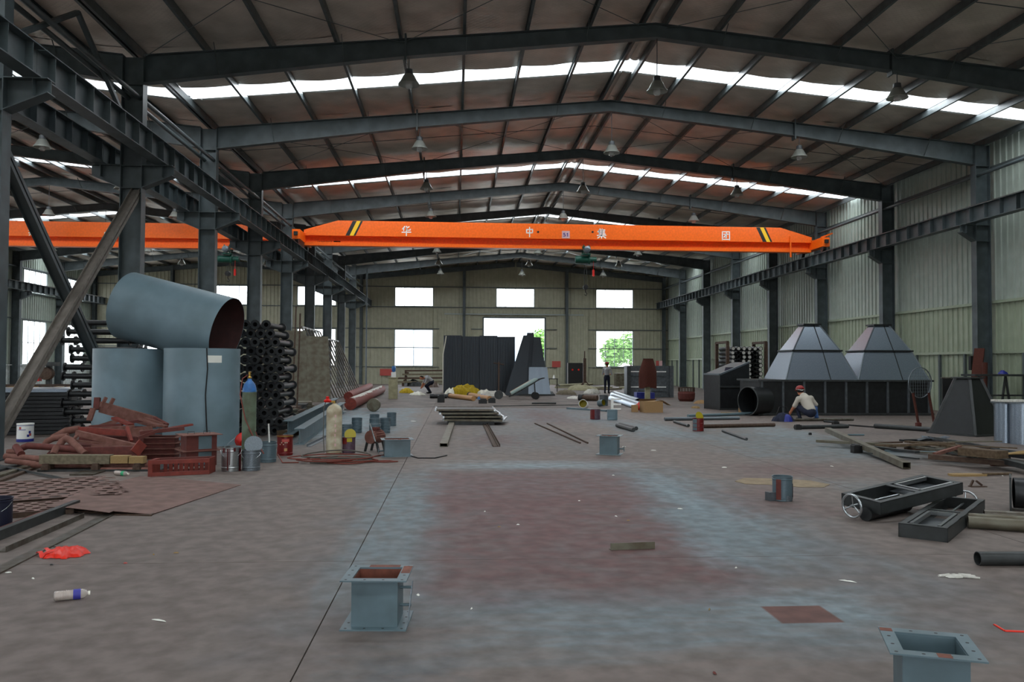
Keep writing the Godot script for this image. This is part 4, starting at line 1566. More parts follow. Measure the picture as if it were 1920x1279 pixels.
	for q in [[70, 885, 285, 890, M.dark_steel, 0.03, "dark steel sheet on the floor under the pile"], [130, 892, 170, 893, M.raw_steel, 0.02, "small grey plate poking out under the pile"]]:
		var a := g(q[0], q[1])
		var b := g(q[2], q[3])
		st = S()
		bx(st, Vector3((b.x - a.x) * 0.5, q[5] * 0.5, -0.45), Vector3(b.x - a.x, q[5], 0.9))
		solo(st, "floor_sheet", q[4], q[6], "steel sheet", a)
	for q in [[92, 12.75], [185, 12.75], [262, 12.75]]:
		var p := gz(q[0], 880, q[1])
		st = S()
		bx(st, Vector3(0, 0.03, 0), Vector3(0.1, 0.06, 0.3))
		bx(st, Vector3(0, 0.075, 0), Vector3(0.08, 0.03, 0.26))
		solo(st, "packing_block", M.rust_steel, "rusty packing block under the pale beam", "block", Vector3(p.x, 0.03, p.z), 0.0, "packing blocks")
	# stack of flanged frames
	var p0 := on(303, 862, 0.28)
	var proto: Node3D = null
	for i in 4:
		if proto == null:
			proto = thing("duct_collar", "red flanged duct frame in a neat stack, between pile and lidded box", "duct frame", Vector3.ZERO, 0.0, "stacked flanged frames")
			st = S()
			for s in [-1, 1]:
				bx(st, Vector3(s * 0.24, 0.04, 0), Vector3(0.006, 0.08, 0.38))
				bx(st, Vector3(0, 0.04, s * 0.19), Vector3(0.48, 0.08, 0.006))
			part(st, "duct_wall", M.primer, proto)
			st = S()
			flange_ring(st, 0.62, 0.52, 0.48, 0.38, 0.085, 0.01)
			part(st, "flange", M.primer_dusty, proto)
		var o: Node3D = proto if i == 0 else copy(proto, Vector3.ZERO, 0.0)
		o.position = p0 + Vector3(rng.randf_range(-0.01, 0.01), 0.0 + 0.091 * i, 0)
		o.rotation.y = 0.12 + rng.randf_range(-0.02, 0.02)
	# two boxes, the upper one lidded
	var pb := on(372, 876, 0.3)
	for i in 2:
		var root := thing("flanged_box", ["red flanged duct box under the lidded one beside the paint pails", "red flanged duct box with wire-handled lid, on another box"][i], "duct box", pb + Vector3(0, 0.245 * i, 0), 0.55)
		st = S()
		bx(st, Vector3(0, 0.1175, 0), Vector3(0.46, 0.235, 0.36))
		part(st, "duct_wall", M.primer, root)
		st = S()
		bx(st, Vector3(0, 0.24, 0), Vector3(0.6, 0.01, 0.5))
		part(st, "lid" if i == 1 else "flange", M.primer_dusty, root)
		st = S()
		bx(st, Vector3(0.05, 0.12, 0.181), Vector3(0.2, 0.2, 0.002))
		part(st, "grey_patch", M.grey_paint, root)
		if i == 1:
			for s in [-1, 1]:
				st = S()
				tube(st, [Vector3(s * 0.12 - 0.05, 0.245, 0), Vector3(s * 0.12 - 0.05, 0.285, 0), Vector3(s * 0.12 + 0.05, 0.285, 0), Vector3(s * 0.12 + 0.05, 0.245, 0)], 0.005, 6)
				part(st, "wire_handle", M.dark_steel, root)
	# open red frame in front
	var fa := g(282, 894)
	var fb := g(392, 889)
	var root := thing("steel_crate", "bright red open channel frame lying in front of the stacked frames", "frame", fa, 0.0)
	var u := (fb - fa)
	var back := Vector3(0, 0, -0.3)
	for s in [0.0, 1.0]:
		st = S()
		bar(st, u * s + Vector3(0, 0.115, 0.02), u * s + Vector3(0, 0.115, 0) + back, 0.012 if s > 0 else 0.06, 0.23)
		part(st, "end_plate", M.primer_bright, root)
		st = S()
		bar(st, Vector3(0, 0.03 + 0.17 * s, 0), u + Vector3(0, 0.03 + 0.17 * s, 0), 0.05, 0.055)
		part(st, "front_rail", M.primer_bright, root)
		st = S()
		bar(st, back + Vector3(0, 0.03 + 0.17 * s, 0), u + back + Vector3(0, 0.03 + 0.17 * s, 0), 0.05, 0.055)
		part(st, "rear_rail", M.primer, root)
	for i in 9:
		st = S()
		var q := u * (0.14 + 0.09 * i)
		bar(st, q + back + Vector3(0, 0.03, 0.03), q + back + Vector3(0, 0.2, 0.03), 0.02, 0.05, Vector3(1, 0, 0))
		part(st, "rib", M.primer_bright, root)


func left_foreground() -> void:
	# large primed sheet with a torn lower edge
	var edge := []
	for q in [[88, 950, 0.075], [130, 952, 0.07], [175, 957, 0.06], [205, 961, 0.05], [212, 958, 0.05], [285, 964, 0.012], [452, 909, 0.006], [330, 897, 0.006], [262, 893, 0.012], [160, 918, 0.07]]:
		edge.append(g(q[0], q[1], q[2]))
	var sh := S()
	var flat := PackedVector2Array()
	for e in edge:
		flat.append(Vector2(e.x, -e.z))
	var ids := Geometry2D.triangulate_polygon(flat)
	for i in range(0, ids.size(), 3):
		for k in [0, 2, 1]:
			sh.add_vertex(edge[ids[i + k]] - edge[0])
		for k in [0, 1, 2]:
			sh.add_vertex(edge[ids[i + k]] - edge[0] - Vector3(0, 0.005, 0))
	for i in edge.size():
		var e0: Vector3 = edge[i] - edge[0]
		var e1: Vector3 = edge[(i + 1) % edge.size()] - edge[0]
		quad(sh, e0 - Vector3(0, 0.005, 0), e1 - Vector3(0, 0.005, 0), e1, e0)
	solo(sh, "primed_sheet", M.primer_sheet, "large dull red steel sheet lying half on the punched plates", "steel sheet", edge[0])
	plate("torn_sheet", M.rust_steel, "thin torn dark strip under the edge of the red sheet", "steel sheet", [g(95, 956), g(172, 962), g(205, 966), g(284, 968), g(300, 955), g(200, 930), g(120, 940)], 0.014)
	for q in [[44, 931, 2.7, 1.9, 0.2, 0.07, 0.5, M.primer_sheet, 0.055, "rusty plate punched with large round holes"], [62, 964, 1.5, 0.75, 0.135, 0.046, 0.5, M.primer_sheet, 0.05, "smaller rusty plate with close-set round holes, beside the red sheet"]]:
		var st := perforated(q[2], q[3], q[4], q[5])
		var p := g(q[0], q[1])
		solo(st, "punched_plate", q[7], q[9], "steel plate", p + Vector3(-0.35, q[8], 0), q[6])
		for i in 3:
			bars("plate_bearer", M.rust_steel, "rusty bearer %s under the %s plate" % [["at the back", "in the middle", "at the front"][i], "large-holed" if q[2] > 2 else "close-holed"], "bearer", p + Vector3(-0.35, q[8] * 0.5, 0) + Basis(Vector3.UP, q[6]) * Vector3(-q[2] * 0.45, 0, (i - 1) * q[3] * 0.44), p + Vector3(-0.35, q[8] * 0.5, 0) + Basis(Vector3.UP, q[6]) * Vector3(q[2] * 0.45, 0, (i - 1) * q[3] * 0.44), 0.03, q[8])
	# flats and angles
	sections("angle_iron", M.raw_steel, "pale steel angle bar lying beside the plastic bag", "angle bar", g(12, 1036), g(158, 971), l_sec(0.09, 0.05, 0.008))
	bars("flat_bar", M.raw_steel, "long flat bar on the floor next to the plastic bag", "flat bar", g(-30, 1085) + Vector3(0, 0.006, 0), g(212, 962) + Vector3(0, 0.006, 0), 0.11, 0.012)
	sections("channel_bar", M.dark_steel, "dark channel bar behind the pale angle bar", "channel bar", g(-20, 1022) + Vector3(0, 0.045, 0), g(150, 953) + Vector3(0, 0.045, 0), c_sec(0.09, 0.07, 0.01))
	bars("flat_bar", M.primer, "narrow rusty red strip next to the punched plates", "flat bar", g(-20, 1008) + Vector3(0, 0.035, 0), g(86, 966) + Vector3(0, 0.035, 0), 0.05, 0.03)
	bars("flat_bar", M.olive_steel, "brownish flat bar between the channel and the rusty strip", "flat bar", g(-20, 1016) + Vector3(0, 0.012, 0), g(130, 958) + Vector3(0, 0.012, 0), 0.09, 0.02)
	bars("flat_bar", M.raw_steel, "thin offcut strip under the bag", "flat bar", g(82, 1023) + Vector3(0, 0.005, 0), g(118, 1026) + Vector3(0, 0.005, 0), 0.05, 0.004)
	bars("steel_rod", M.dark_steel, "thin dark rod lying across in front of the scrap pile", "rod", g(-10, 876) + Vector3(0, 0.04, 0), g(178, 913) + Vector3(0, 0.02, 0), 0.03, 0.03)
	for q in [[-20, 900, 60, 874, M.olive_steel, 0.1, "flat bar lying behind the punched plate, nearest the thin rod"], [-20, 912, 70, 878, M.rust_steel, 0.06, "rusty narrow bar behind the punched plate"], [-20, 888, 55, 868, M.dark_steel, 0.12, "dark flat bar at the foot of the pile"]]:
		bars("flat_bar", q[4], q[6], "flat bar", g(q[0], q[1]) + Vector3(0, 0.02, 0), g(q[2], q[3]) + Vector3(0, 0.02, 0), q[5], 0.03)
	var root := pail("dark_bucket", "dark blue bucket at the edge of the punched plates", on(-8, 992, 0.14), 0.14, 0.28, M.navy, 0.0, [0.9])
	# orange-red carrier bag: a rumpled body and two handles
	root = thing("carrier_bag", "crumpled orange-red plastic carrier bag on the floor", "plastic bag", g(125, 1040))
	part(crumple(0.34, 0.34, 0.07, 5, 18), "body", M.bag, root)
	for s in [0, 1]:
		var st := S()
		st.set_smooth_group(1)
		var last := []
		for i in 8:
			var t := i / 7.0
			var c := Vector3(-0.08 - 0.15 * t, 0.02 + 0.014 * sin(t * 9.0 + s), -0.06 + 0.14 * s - 0.02 * t + 0.03 * sin(t * 5.0) * s)
			var w := 0.045 * (1.0 - 0.45 * t)
			var e := [c + Vector3(0, 0.006, -w), c + Vector3(0, 0.012 * cos(i), w)]
			if last:
				quad(st, last[1], e[1], e[0], last[0])
			last = e
		part(st, "handle", M.bag, root)
	bottle("clear plastic bottle with a blue label lying on the floor", g(101, 1128), g(169, 1121), 0.034, M.label_blue)
	bottle("small clear bottle with a green label by the red sheet", g(216, 891), g(241, 893), 0.034, M.label_green)
	# white lubricant pail by the rack
	root = pail("white_pail", "white pail with dark blue base standing by the mesh stack", on(47, 829, 0.15), 0.155, 0.37, M.white, 0.3, [0.93], true, false)
	var st := S()
	band(st, 0.1565, 0.0, 0.06, -PI, PI, 24)
	part(st, "base_band", M.blue, root)
	st = S()
	band(st, 0.1568, 0.325, 0.34, -PI, PI, 24)
	part(st, "rim_band", M.blue, root)
	for q in [[0.35, 0.10, 0.2, 0.34, M.blue], [0.2, 0.24, -0.7, 0.3, M.label_blue], [0.55, 0.17, 0.32, 0.22, M.blue], [0.62, 0.12, 0.42, 0.14, M.sign_red], [-0.6, 0.255, -0.2, 0.02, M.sign_red]]:
		st = S()
		band(st, 0.1572, q[1], q[1] + (0.05 if q[4] != M.label_blue else 0.012), q[0], q[0] + 0.28 if q[4] != M.label_blue else q[0] - 0.9, 4)
		part(st, "printed_mark", q[4], root)
	# racks of mesh and sheet behind, at the near edge of the side hall
	var a := g(-60, 835)
	root = thing("sheet_stack", "tall stack of dark steel sheets behind the white pail", "steel sheets", Vector3(-10.6, 0, -19.6), 0.25)
	for i in 12:
		st = S()
		bx(st, Vector3(rng.randf_range(-0.05, 0.05), 0.05 + 0.085 * i, rng.randf_range(-0.05, 0.05)), Vector3(3.6, 0.07, 1.7))
		part(st, "sheet", M.black_steel if i < 11 else M.galvanised, root)
	root = thing("wire_mesh", "welded wire mesh panel lying on the dark sheet stack", "wire mesh", Vector3(-10.6, 1.05, -19.6), 0.3)
	for i in 15:
		st = S()
		bar(st, Vector3(-1.7 + 0.24 * i, 0.02, -0.8), Vector3(-1.7 + 0.24 * i, 0.02, 0.95), 0.014, 0.014)
		part(st, "wire", M.rust_steel, root)
	for i in 6:
		st = S()
		bar(st, Vector3(-1.8, 0.035, -0.7 + 0.3 * i), Vector3(1.8, 0.035, -0.7 + 0.3 * i), 0.014, 0.014)
		part(st, "wire", M.rust_steel, root)
	# workbench corner of the side hall seen past the brace
	root = thing("work_bench", "grey steel workbench with a wooden top by the white wall", "bench", Vector3(-13.2, 0, -27.0), 0.1)
	st = S()
	bx(st, Vector3(0, 0.82, 0), Vector3(2.2, 0.06, 0.8))
	part(st, "bench_top", M.wood_pale, root)
	for q in [[-1, -0.33], [1, -0.33], [-1, 0.33], [1, 0.33]]:
		st = S()
		bx(st, Vector3(q[0], 0.395, q[1]), Vector3(0.07, 0.79, 0.07))
		part(st, "leg", M.grey_paint, root)
	st = S()
	bx(st, Vector3(0.4, 0.4, 0), Vector3(0.8, 0.7, 0.6))
	part(st, "cabinet", M.grey_paint, root)
	root = thing("drill_press", "dark drilling machine with an orange guard standing on the workbench", "machine", Vector3(-12.9, 0.85, -27.0))
	st = S()
	bx(st, Vector3(0, 0.03, 0), Vector3(0.5, 0.06, 0.4))
	bx(st, Vector3(0.1, 0.4, -0.05), Vector3(0.14, 0.7, 0.14))
	bx(st, Vector3(0.1, 0.72, 0.0), Vector3(0.5, 0.12, 0.5))
	part(st, "frame", M.dark_steel, root)
	st = S()
	lathe(st, [V(0, -0.12), V(0.2, -0.1), V(0.2, 0.1), V(0, 0.12)], 18, Transform3D(Basis(Vector3(1, 0, 0), Vector3(0, 0, 1), Vector3(0, -1, 0)), Vector3(0.1, 0.42, 0.1)))
	part(st, "motor", M.rust_steel, root)
	st = S()
	bx(st, Vector3(-0.2, 0.35, 0.1), Vector3(0.22, 0.34, 0.2))
	part(st, "guard", M.red_plastic, root)
	for q in [[-14.6, -26.2, 0.18, 0.5, M.oxygen_green, "olive drum standing at the end of the workbench"], [-12.0, -25.6, 0.16, 0.42, M.red_plastic, "red plastic tub in front of the workbench"], [-11.5, -25.4, 0.1, 0.45, M.white, "white can standing next to the red tub"], [-14.0, -25.0, 0.2, 0.6, M.blue, "blue drum in front of the bench beside the brace"]]:
		pail("small_drum", q[5], Vector3(q[0], 0, q[1]), q[2], q[3], q[4], 0.0, [0.3, 0.7], true, false)
	for i in 3:
		bars("timber_beam", M.wood_pale, "pale plank in the rack of the side hall, %s from the brace" % ["first", "second", "third"][i], "timber", Vector3(-15.5 + 0.2 * i, 0.25 + 0.3 * i, -23.5 - i), Vector3(-12.4 + 0.1 * i, 0.3 + 0.3 * i, -23.0 - i), 0.25, 0.06)
	for i in 3:
		for s in [0, 1]:
			st = S()
			bx(st, Vector3(0, (0.22 + 0.3 * i) * 0.5, 0), Vector3(0.12, 0.22 + 0.3 * i, 0.3))
			solo(st, "trestle_block", M.rust_steel, "rusty trestle block under the planks of the side hall", "block", Vector3(-15.2 + 2.5 * s + 0.1 * i, 0, -23.45 - i + 0.4 * s), 0.0, "trestle blocks under planks")


func bottle(label: String, a: Vector3, b: Vector3, r: float, lab: Material) -> void:
	var up := Vector3(0, r, 0)
	var root := thing("plastic_bottle", label, "bottle", a + up)
	var t := along(Vector3.ZERO, b - a)
	var l := a.distance_to(b)
	var tt := Transform3D(Basis(t.basis.x, t.basis.z, -t.basis.y), Vector3.ZERO)
	var st := S()
	var pr := [V(0, 0.006), V(r * 0.8, 0), V(r, 0.01)]
	for i in 6:
		pr += [V(r, l * (0.08 + 0.07 * i)), V(r * 0.93, l * (0.10 + 0.07 * i)), V(r, l * (0.12 + 0.07 * i))]
	pr += [V(r, l * 0.78), V(r * 0.85, l * 0.85), V(r * 0.4, l * 0.92), V(r * 0.38, l)]
	lathe(st, pr, 20, tt, true)
	part(st, "shell", M.bottle_pet, root)
	st = S()
	lathe(st, [V(r * 0.88, l * 0.04), V(r * 0.88, l * 0.76)], 16, tt)
	part(st, "residue", M.bottle_dirty, root)
	st = S()
	lathe(st, [V(r + 0.001, l * 0.53), V(r + 0.001, l * 0.74)], 20, tt)
	part(st, "label", lab, root)
	st = S()
	lathe(st, [V(r * 0.42, l * 0.94), V(r * 0.42, l), V(0, l)], 12, tt)
	part(st, "cap", M.film, root)


func cans_and_cylinders() -> void:
	# metal pails in front of the drum
	var root := pail("metal_pail", "shiny tin pail with dark red paint runs down its side", on(433, 885, 0.14), 0.14, 0.36, M.tin, 0.2)
	for q in [[-0.35, 0.02, 0.34, 0.14], [-0.12, 0.1, 0.34, 0.08], [0.95, 0.0, 0.34, 0.35], [0.3, 0.3, 0.35, 0.2], [-0.9, 0.28, 0.35, 0.3]]:
		var st := S()
		band(st, 0.1475, q[1], q[2], q[0], q[0] + q[3], 4)
		part(st, "paint_run", M.paint_drip, root)
	var sk := S()
	bar(sk, Vector3(-0.1, 0.36, 0.0), Vector3(0.06, 0.5, 0.0), 0.02, 0.01)
	bar(sk, Vector3(0.0, 0.37, 0.05), Vector3(0.15, 0.365, 0.08), 0.03, 0.02)
	part(sk, "stirring_stick", M.galv_dull, root)
	root = pail("metal_pail", "dull tin pail with its round lid tipped up", on(471, 884, 0.14), 0.13, 0.31, M.galv_dull, 0.0)
	var st := S()
	lathe(st, [V(0, 0), V(0.13, 0), V(0.133, 0.012), V(0, 0.012)], 24, Transform3D(Basis.from_euler(Vector3(1.25, 0.2, 0)), Vector3(0.02, 0.38, -0.04)))
	part(st, "lid", M.galv_dull, root)
	root = pail("metal_pail", "grey tin pail holding sticks and brushes", on(502, 868, 0.14), 0.135, 0.33, M.tin_grey, 0.5)
	for q in [[-0.05, 0.02, -0.32, 0.55, M.rust_steel], [0.03, 0.0, 0.02, 0.62, M.white], [-0.03, 0.03, -0.2, 0.5, M.hose_red]]:
		st = S()
		bar(st, Vector3(q[0], 0.1, q[1]), Vector3(q[2], q[3], q[1] - 0.05), 0.018 if q[4] != M.white else 0.05, 0.012)
		part(st, "stick", q[4], root)
	root = pail("paint_can", "dark red printed paint can with gold rim beside the pail of sticks", on(534, 855, 0.14), 0.135, 0.34, M.can_red, 0.0, [0.12], true, false)
	st = S()
	lathe(st, [V(0.137, 0.325), V(0.146, 0.335), V(0.146, 0.345), V(0.137, 0.345)], 24)
	part(st, "rim", M.brass, root)
	for i in 5:
		st = S()
		band(st, 0.1365, 0.19 + 0.03 * (i % 2) + 0.03 * (i / 4), 0.205 + 0.03 * (i % 2) + 0.03 * (i / 4), -0.5 + 0.22 * i, -0.36 + 0.22 * i, 2)
		part(st, "printed_mark", M.cream, root)
	st = S()
	band(st, 0.1365, 0.08, 0.13, 0.1, 0.5, 4)
	part(st, "printed_mark", M.gas_brown, root)
	st = S()
	band(st, 0.1365, 0.24, 0.29, -0.2, 0.75, 5)
	part(st, "printed_mark", M.sign_red, root)
	# red plastic bowl on its side
	root = thing("plastic_bowl", "red plastic bowl tipped on its side behind the pails", "bowl", on(459, 848, 0.2) + Vector3(0, 0.17, 0))
	st = S()
	lathe(st, [V(0.07, -0.08), V(0.1, -0.07), V(0.165, 0.06), V(0.175, 0.065), V(0.155, 0.06), V(0.09, -0.06), V(0, -0.065)], 24, Transform3D(Basis.from_euler(Vector3(-1.1, 0, 0.3)), Vector3.ZERO))
	part(st, "bowl", M.red_plastic, root)
	# gas cylinders
	var at := on(466, 868, 0.11)
	root = gas_cylinder("oxygen_cylinder", "tall worn green gas cylinder with a blue shoulder beside the drum", at, 0.112, 1.36, M.oxygen_green, M.blue_shoulder)
	st = S()
	lathe(st, [V(0.03, 1.36), V(0.035, 1.38), V(0.02, 1.4), V(0.02, 1.46), V(0.035, 1.47), V(0, 1.48)], 12)
	part(st, "valve", M.brass, root)
	st = S()
	tube(st, [Vector3(-0.03, 1.42, 0.02), Vector3(-0.1, 1.36, 0.06), Vector3(-0.12, 1.1, 0.12), Vector3(-0.02, 0.7, 0.16), Vector3(0.12, 0.42, 0.2), Vector3(0.3, 0.16, 0.25)], 0.01, 7)
	part(st, "gas_hose", M.hose_red, root)
	at = on(626, 852, 0.14)
	root = gas_cylinder("white_gas_cylinder", "chipped cream gas cylinder with an orange-red valve", at, 0.14, 0.9, M.cream, M.cream)
	st = S()
	lathe(st, [V(0.11, 0.0), V(0.125, 0.0), V(0.125, 0.03), V(0.11, 0.03)], 20)
	part(st, "foot_ring", M.rust_steel, root)
	for i in 7:
		st = S()
		band(st, 0.1408, 0.14 + 0.085 * i, 0.19 + 0.085 * i, 0.2 + 0.05 * (i % 2), 0.4 - 0.04 * (i % 3), 3)
		part(st, "faded_print", M.sign_pink, root)
	st = S()
	lathe(st, [V(0.02, 0.88), V(0.02, 0.93), V(0.012, 0.94), V(0, 0.94)], 10)
	bx(st, Vector3(-0.06, 0.93, 0), Vector3(0.14, 0.03, 0.03))
	part(st, "valve", M.brass, root)
	st = S()
	lathe(st, [V(0, 0), V(0.06, 0.0), V(0.07, 0.03), V(0.03, 0.06), V(0.03, 0.1), V(0, 0.11)], 14, Transform3D(Basis(), Vector3(-0.12, 0.92, 0.02)))
	part(st, "regulator", M.red_plastic, root)
	st = S()
	tube(st, [Vector3(-0.15, 0.93, 0.03), Vector3(-0.18, 0.8, 0.05), Vector3(-0.18, 0.3, 0.06), Vector3(-0.16, 0.02, 0.08)], 0.008, 6)
	part(st, "gas_hose", M.hose_grey, root)
	# the heap of welding hose
	root = thing("hose_coil", "loose heap of red and grey welding hoses on the floor", "hose", g(632, 867))
	for i in 9:
		st = S()
		var pts := []
		var rx := rng.randf_range(0.3, 0.72)
		var rz := rng.randf_range(0.22, 0.5)
		var cx := rng.randf_range(-0.25, 0.25)
		var cz := rng.randf_range(-0.12, 0.1)
		for k in 28:
			var w := TAU * k / 28.0
			pts.append(Vector3(cx + rx * cos(w) + 0.05 * sin(3 * w + i), 0.012 + 0.009 * i + (0.08 * maxf(0.0, sin(w)) if i == 8 else 0.0), cz - rz * sin(w) + 0.04 * cos(2 * w + i)))
		tube(st, pts, 0.011, 6, true)
		part(st, "hose", M.hose_red if i % 2 else M.hose_grey, root)
	for q in [[[-0.6, 0, 0.1], [-0.85, 0, 0.12], [-1.0, 0.1, -0.2], [-1.02, 0.05, -0.4]], [[0.5, 0, 0.0], [0.8, 0, 0.1], [0.98, 0, 0.0], [0.85, 0, -0.12], [0.6, 0, -0.05]], [[0.3, 0, -0.3], [0.6, 0, -0.9], [0.95, 0, -1.2]]]:
		st = S()
		var pts := []
		for p in q:
			pts.append(Vector3(p[0], p[1] + 0.012, p[2]))
		tube(st, pts, 0.011, 6)
		part(st, "hose", M.hose_red, root)
	# grey cans standing on the overspray
	var cans := [[669, 812, "beside the cream cylinder, standing alone"], [649, 828, "half hidden by the cream cylinder"], [722, 812, "second of the huddle behind the motor"], [734, 799, "rearmost of the huddle behind the motor"], [702, 803, "with paint drips, at the back of the huddle"], [702, 814, "in the middle of the huddle behind the motor"], [703, 827, "right behind the motor"]]
	for c in cans:
		pail("grey_can", "blue-grey sprayed can " + c[2], on(c[0], c[1], 0.12), 0.12, 0.345, M.tin_grey, 0.0, [0.1, 0.3, 0.5, 0.72, 0.9], true, false)
	root = pail("paint_can", "purplish paint can with a raised yellow lid beside the cream cylinder", on(654, 851, 0.12), 0.115, 0.29, M.can_purple, 0.0, [0.1], false, false)
	st = S()
	lathe(st, [V(0, 0), V(0.1, 0), V(0.104, 0.01), V(0, 0.01)], 24, Transform3D(Basis.from_euler(Vector3(1.35, 0.1, 0)), Vector3(0.02, 0.33, -0.02)))
	part(st, "lid", M.can_yellow, root)
	st = S()
	band(st, 0.1165, 0.21, 0.28, -0.4, 0.6, 6)
	part(st, "paint_run", M.can_yellow, root)
	st = S()
	band(st, 0.1168, 0.17, 0.28, -1.3, -0.2, 6)
	part(st, "printed_mark", M.can_red, root)
	# electric motor on feet and the flanged box it drives
	root = thing("electric_motor", "dusty red electric motor standing on feet by the grey box", "motor", on(703, 848, 0.15), -0.5)
	st = S()
	lathe(st, [V(0, -0.17), V(0.12, -0.16), V(0.125, -0.1), V(0.125, 0.16), V(0.08, 0.18), V(0.02, 0.18), V(0.02, 0.28), V(0, 0.28)], 20, Transform3D(Basis(Vector3(1, 0, 0), Vector3(0, 0, -1), Vector3(0, 1, 0)), Vector3(0, 0.27, 0)))
	part(st, "housing", M.primer_dusty, root)
	st = S()
	for i in 9:
		var w := PI * (i + 0.5) / 9.0
		bx(st, Vector3(0.13 * cos(w), 0.27 + 0.13 * sin(w), 0), Vector3(0.012, 0.012, 0.24))
	bx(st, Vector3(0.02, 0.42, 0), Vector3(0.1, 0.05, 0.1))
	part(st, "cooling_fins", M.primer, root)
	st = S()
	for q in [[-0.1, 0.1], [0.1, 0.1], [-0.1, -0.1], [0.1, -0.1]]:
		bar(st, Vector3(q[0], 0.18, q[1]), Vector3(q[0] * 1.5, 0.0, q[1]), 0.04, 0.03)
	part(st, "feet", M.dark_steel, root)
	st = S()
	bar(st, Vector3(-0.02, 0.52, 0.14), Vector3(0.14, 0.2, 0.2), 0.02, 0.014)
	part(st, "crank_handle", M.bright_steel, root)
	root = damper("squat grey flanged duct box next to the red motor", on(744, 857, 0.2), 0.15, 0.56, 0.46, 0.3, -1, false)
	# steel beams
	var G := "grey H-beams on the floor"
	sections("steel_beam", M.grey_paint, "long grey H-beam lying on the floor between pipe stack and cans", "steel beam", g(556, 834) + Vector3(0.05, 0.16, 0), g(640, 772) + Vector3(0.05, 0.16, 0), i_sec(0.32, 0.2, 0.016, 0.012), Vector3.UP, G)
	sections("steel_beam", M.grey_paint, "grey H-beam lying raised behind the front one", "steel beam", g(534, 824) + Vector3(0.1, 0.26, 0.2), g(620, 768) + Vector3(0.2, 0.26, 0), i_sec(0.3, 0.2, 0.016, 0.012), Vector3.UP, G)
	for q in [[540, 816], [590, 788]]:
		var st2 := S()
		bx(st2, Vector3(0, 0.055, 0), Vector3(0.5, 0.11, 0.15))
		solo(st2, "timber_bearer", M.wood, "short timber bearer under the raised grey beam", "timber", g(q[0], q[1]), 0.3, "bearers under the beam")
	sections("angle_bar", M.galv_dull, "light steel angle lying alongside the beams", "angle bar", g(652, 800), g(575, 838), l_sec(0.08, 0.05, 0.008))
	# large primed pipes beyond
	var pc := g(657, 769) + Vector3(0, 0.21, 0)
	var pd := g(716, 737) + Vector3(0, 0.21, 0)
	root = thing("primed_pipe", "large closed pipe in red primer with dusty top lying on the floor", "pipe", pc)
	st = S()
	tube(st, [Vector3.ZERO, pd - pc], 0.21, 24)
	part(st, "shell", M.primer_bright, root)
	st = S()
	var pt := along(Vector3.ZERO, pd - pc)
	var rag_n := FastNoiseLite.new()
	rag_n.frequency = 0.9
	var l := pc.distance_to(pd)
	var wid := func(i: int, side: int) -> float: return 1.57 + side * (0.62 + 0.45 * rag_n.get_noise_2d(i * 0.9, side * 20.0)) * minf(1.0, (40 - i) / 6.0 + 0.3)
	for i in 40:
		var z0 := 0.5 + (l - 0.7) * i / 40.0
		var z1 := 0.5 + (l - 0.7) * (i + 1) / 40.0
		for k in 5:
			var c := []
			for q in [[i, k, z0], [i, k + 1, z0], [i + 1, k + 1, z1], [i + 1, k, z1]]:
				var w: float = lerpf(wid.call(q[0], -1), wid.call(q[0], 1), q[1] / 5.0)
				c.append(pt * Vector3(-0.2125 * cos(w), 0.2125 * sin(w), q[2]))
			quad(st, c[0], c[3], c[2], c[1])
	part(st, "unprimed_patch", M.rag, root)
	tubes("primed_pipe", M.primer_bright, "second red-primed pipe behind the large closed one", "pipe", [g(666, 752) + Vector3(-0.3, 0.2, 0), g(708, 730) + Vector3(-0.5, 0.2, 0)], 0.2, "", 20)
	root = thing("dished_end", "round olive end cap standing on edge beside the red pipe", "pipe cap", g(700, 772) + Vector3(0, 0.225, 0))
	st = S()
	lathe(st, [V(0, 0.03), V(0.2, 0.02), V(0.225, 0), V(0.225, -0.3), V(0.21, -0.3), V(0.2, -0.02), V(0, -0.01)], 28, Transform3D(Basis(Vector3(1, 0, 0), Vector3(0, 0, 1), Vector3(0, -1, 0)), Vector3.ZERO))
	part(st, "cap", M.olive_steel, root)
	st = S()
	bx(st, Vector3(0, 0.49, 0), Vector3(0.4, 0.98, 0.4))
	bx(st, Vector3(0, 0.985, 0), Vector3(0.44, 0.03, 0.44))
	solo(st, "concrete_post", M.concrete_post, "short yellowish concrete post standing free on the floor", "post", on(737, 748, 0.2))
	tubes("thin_pole", M.galv_dull, "thin vertical pipe at the end of the column row", "pipe", [Vector3(-6.2, 0, -58), Vector3(-6.2, 8.3, -58)], 0.05)

# ---------------------------------------------------------------- the middle of the floor and the far end

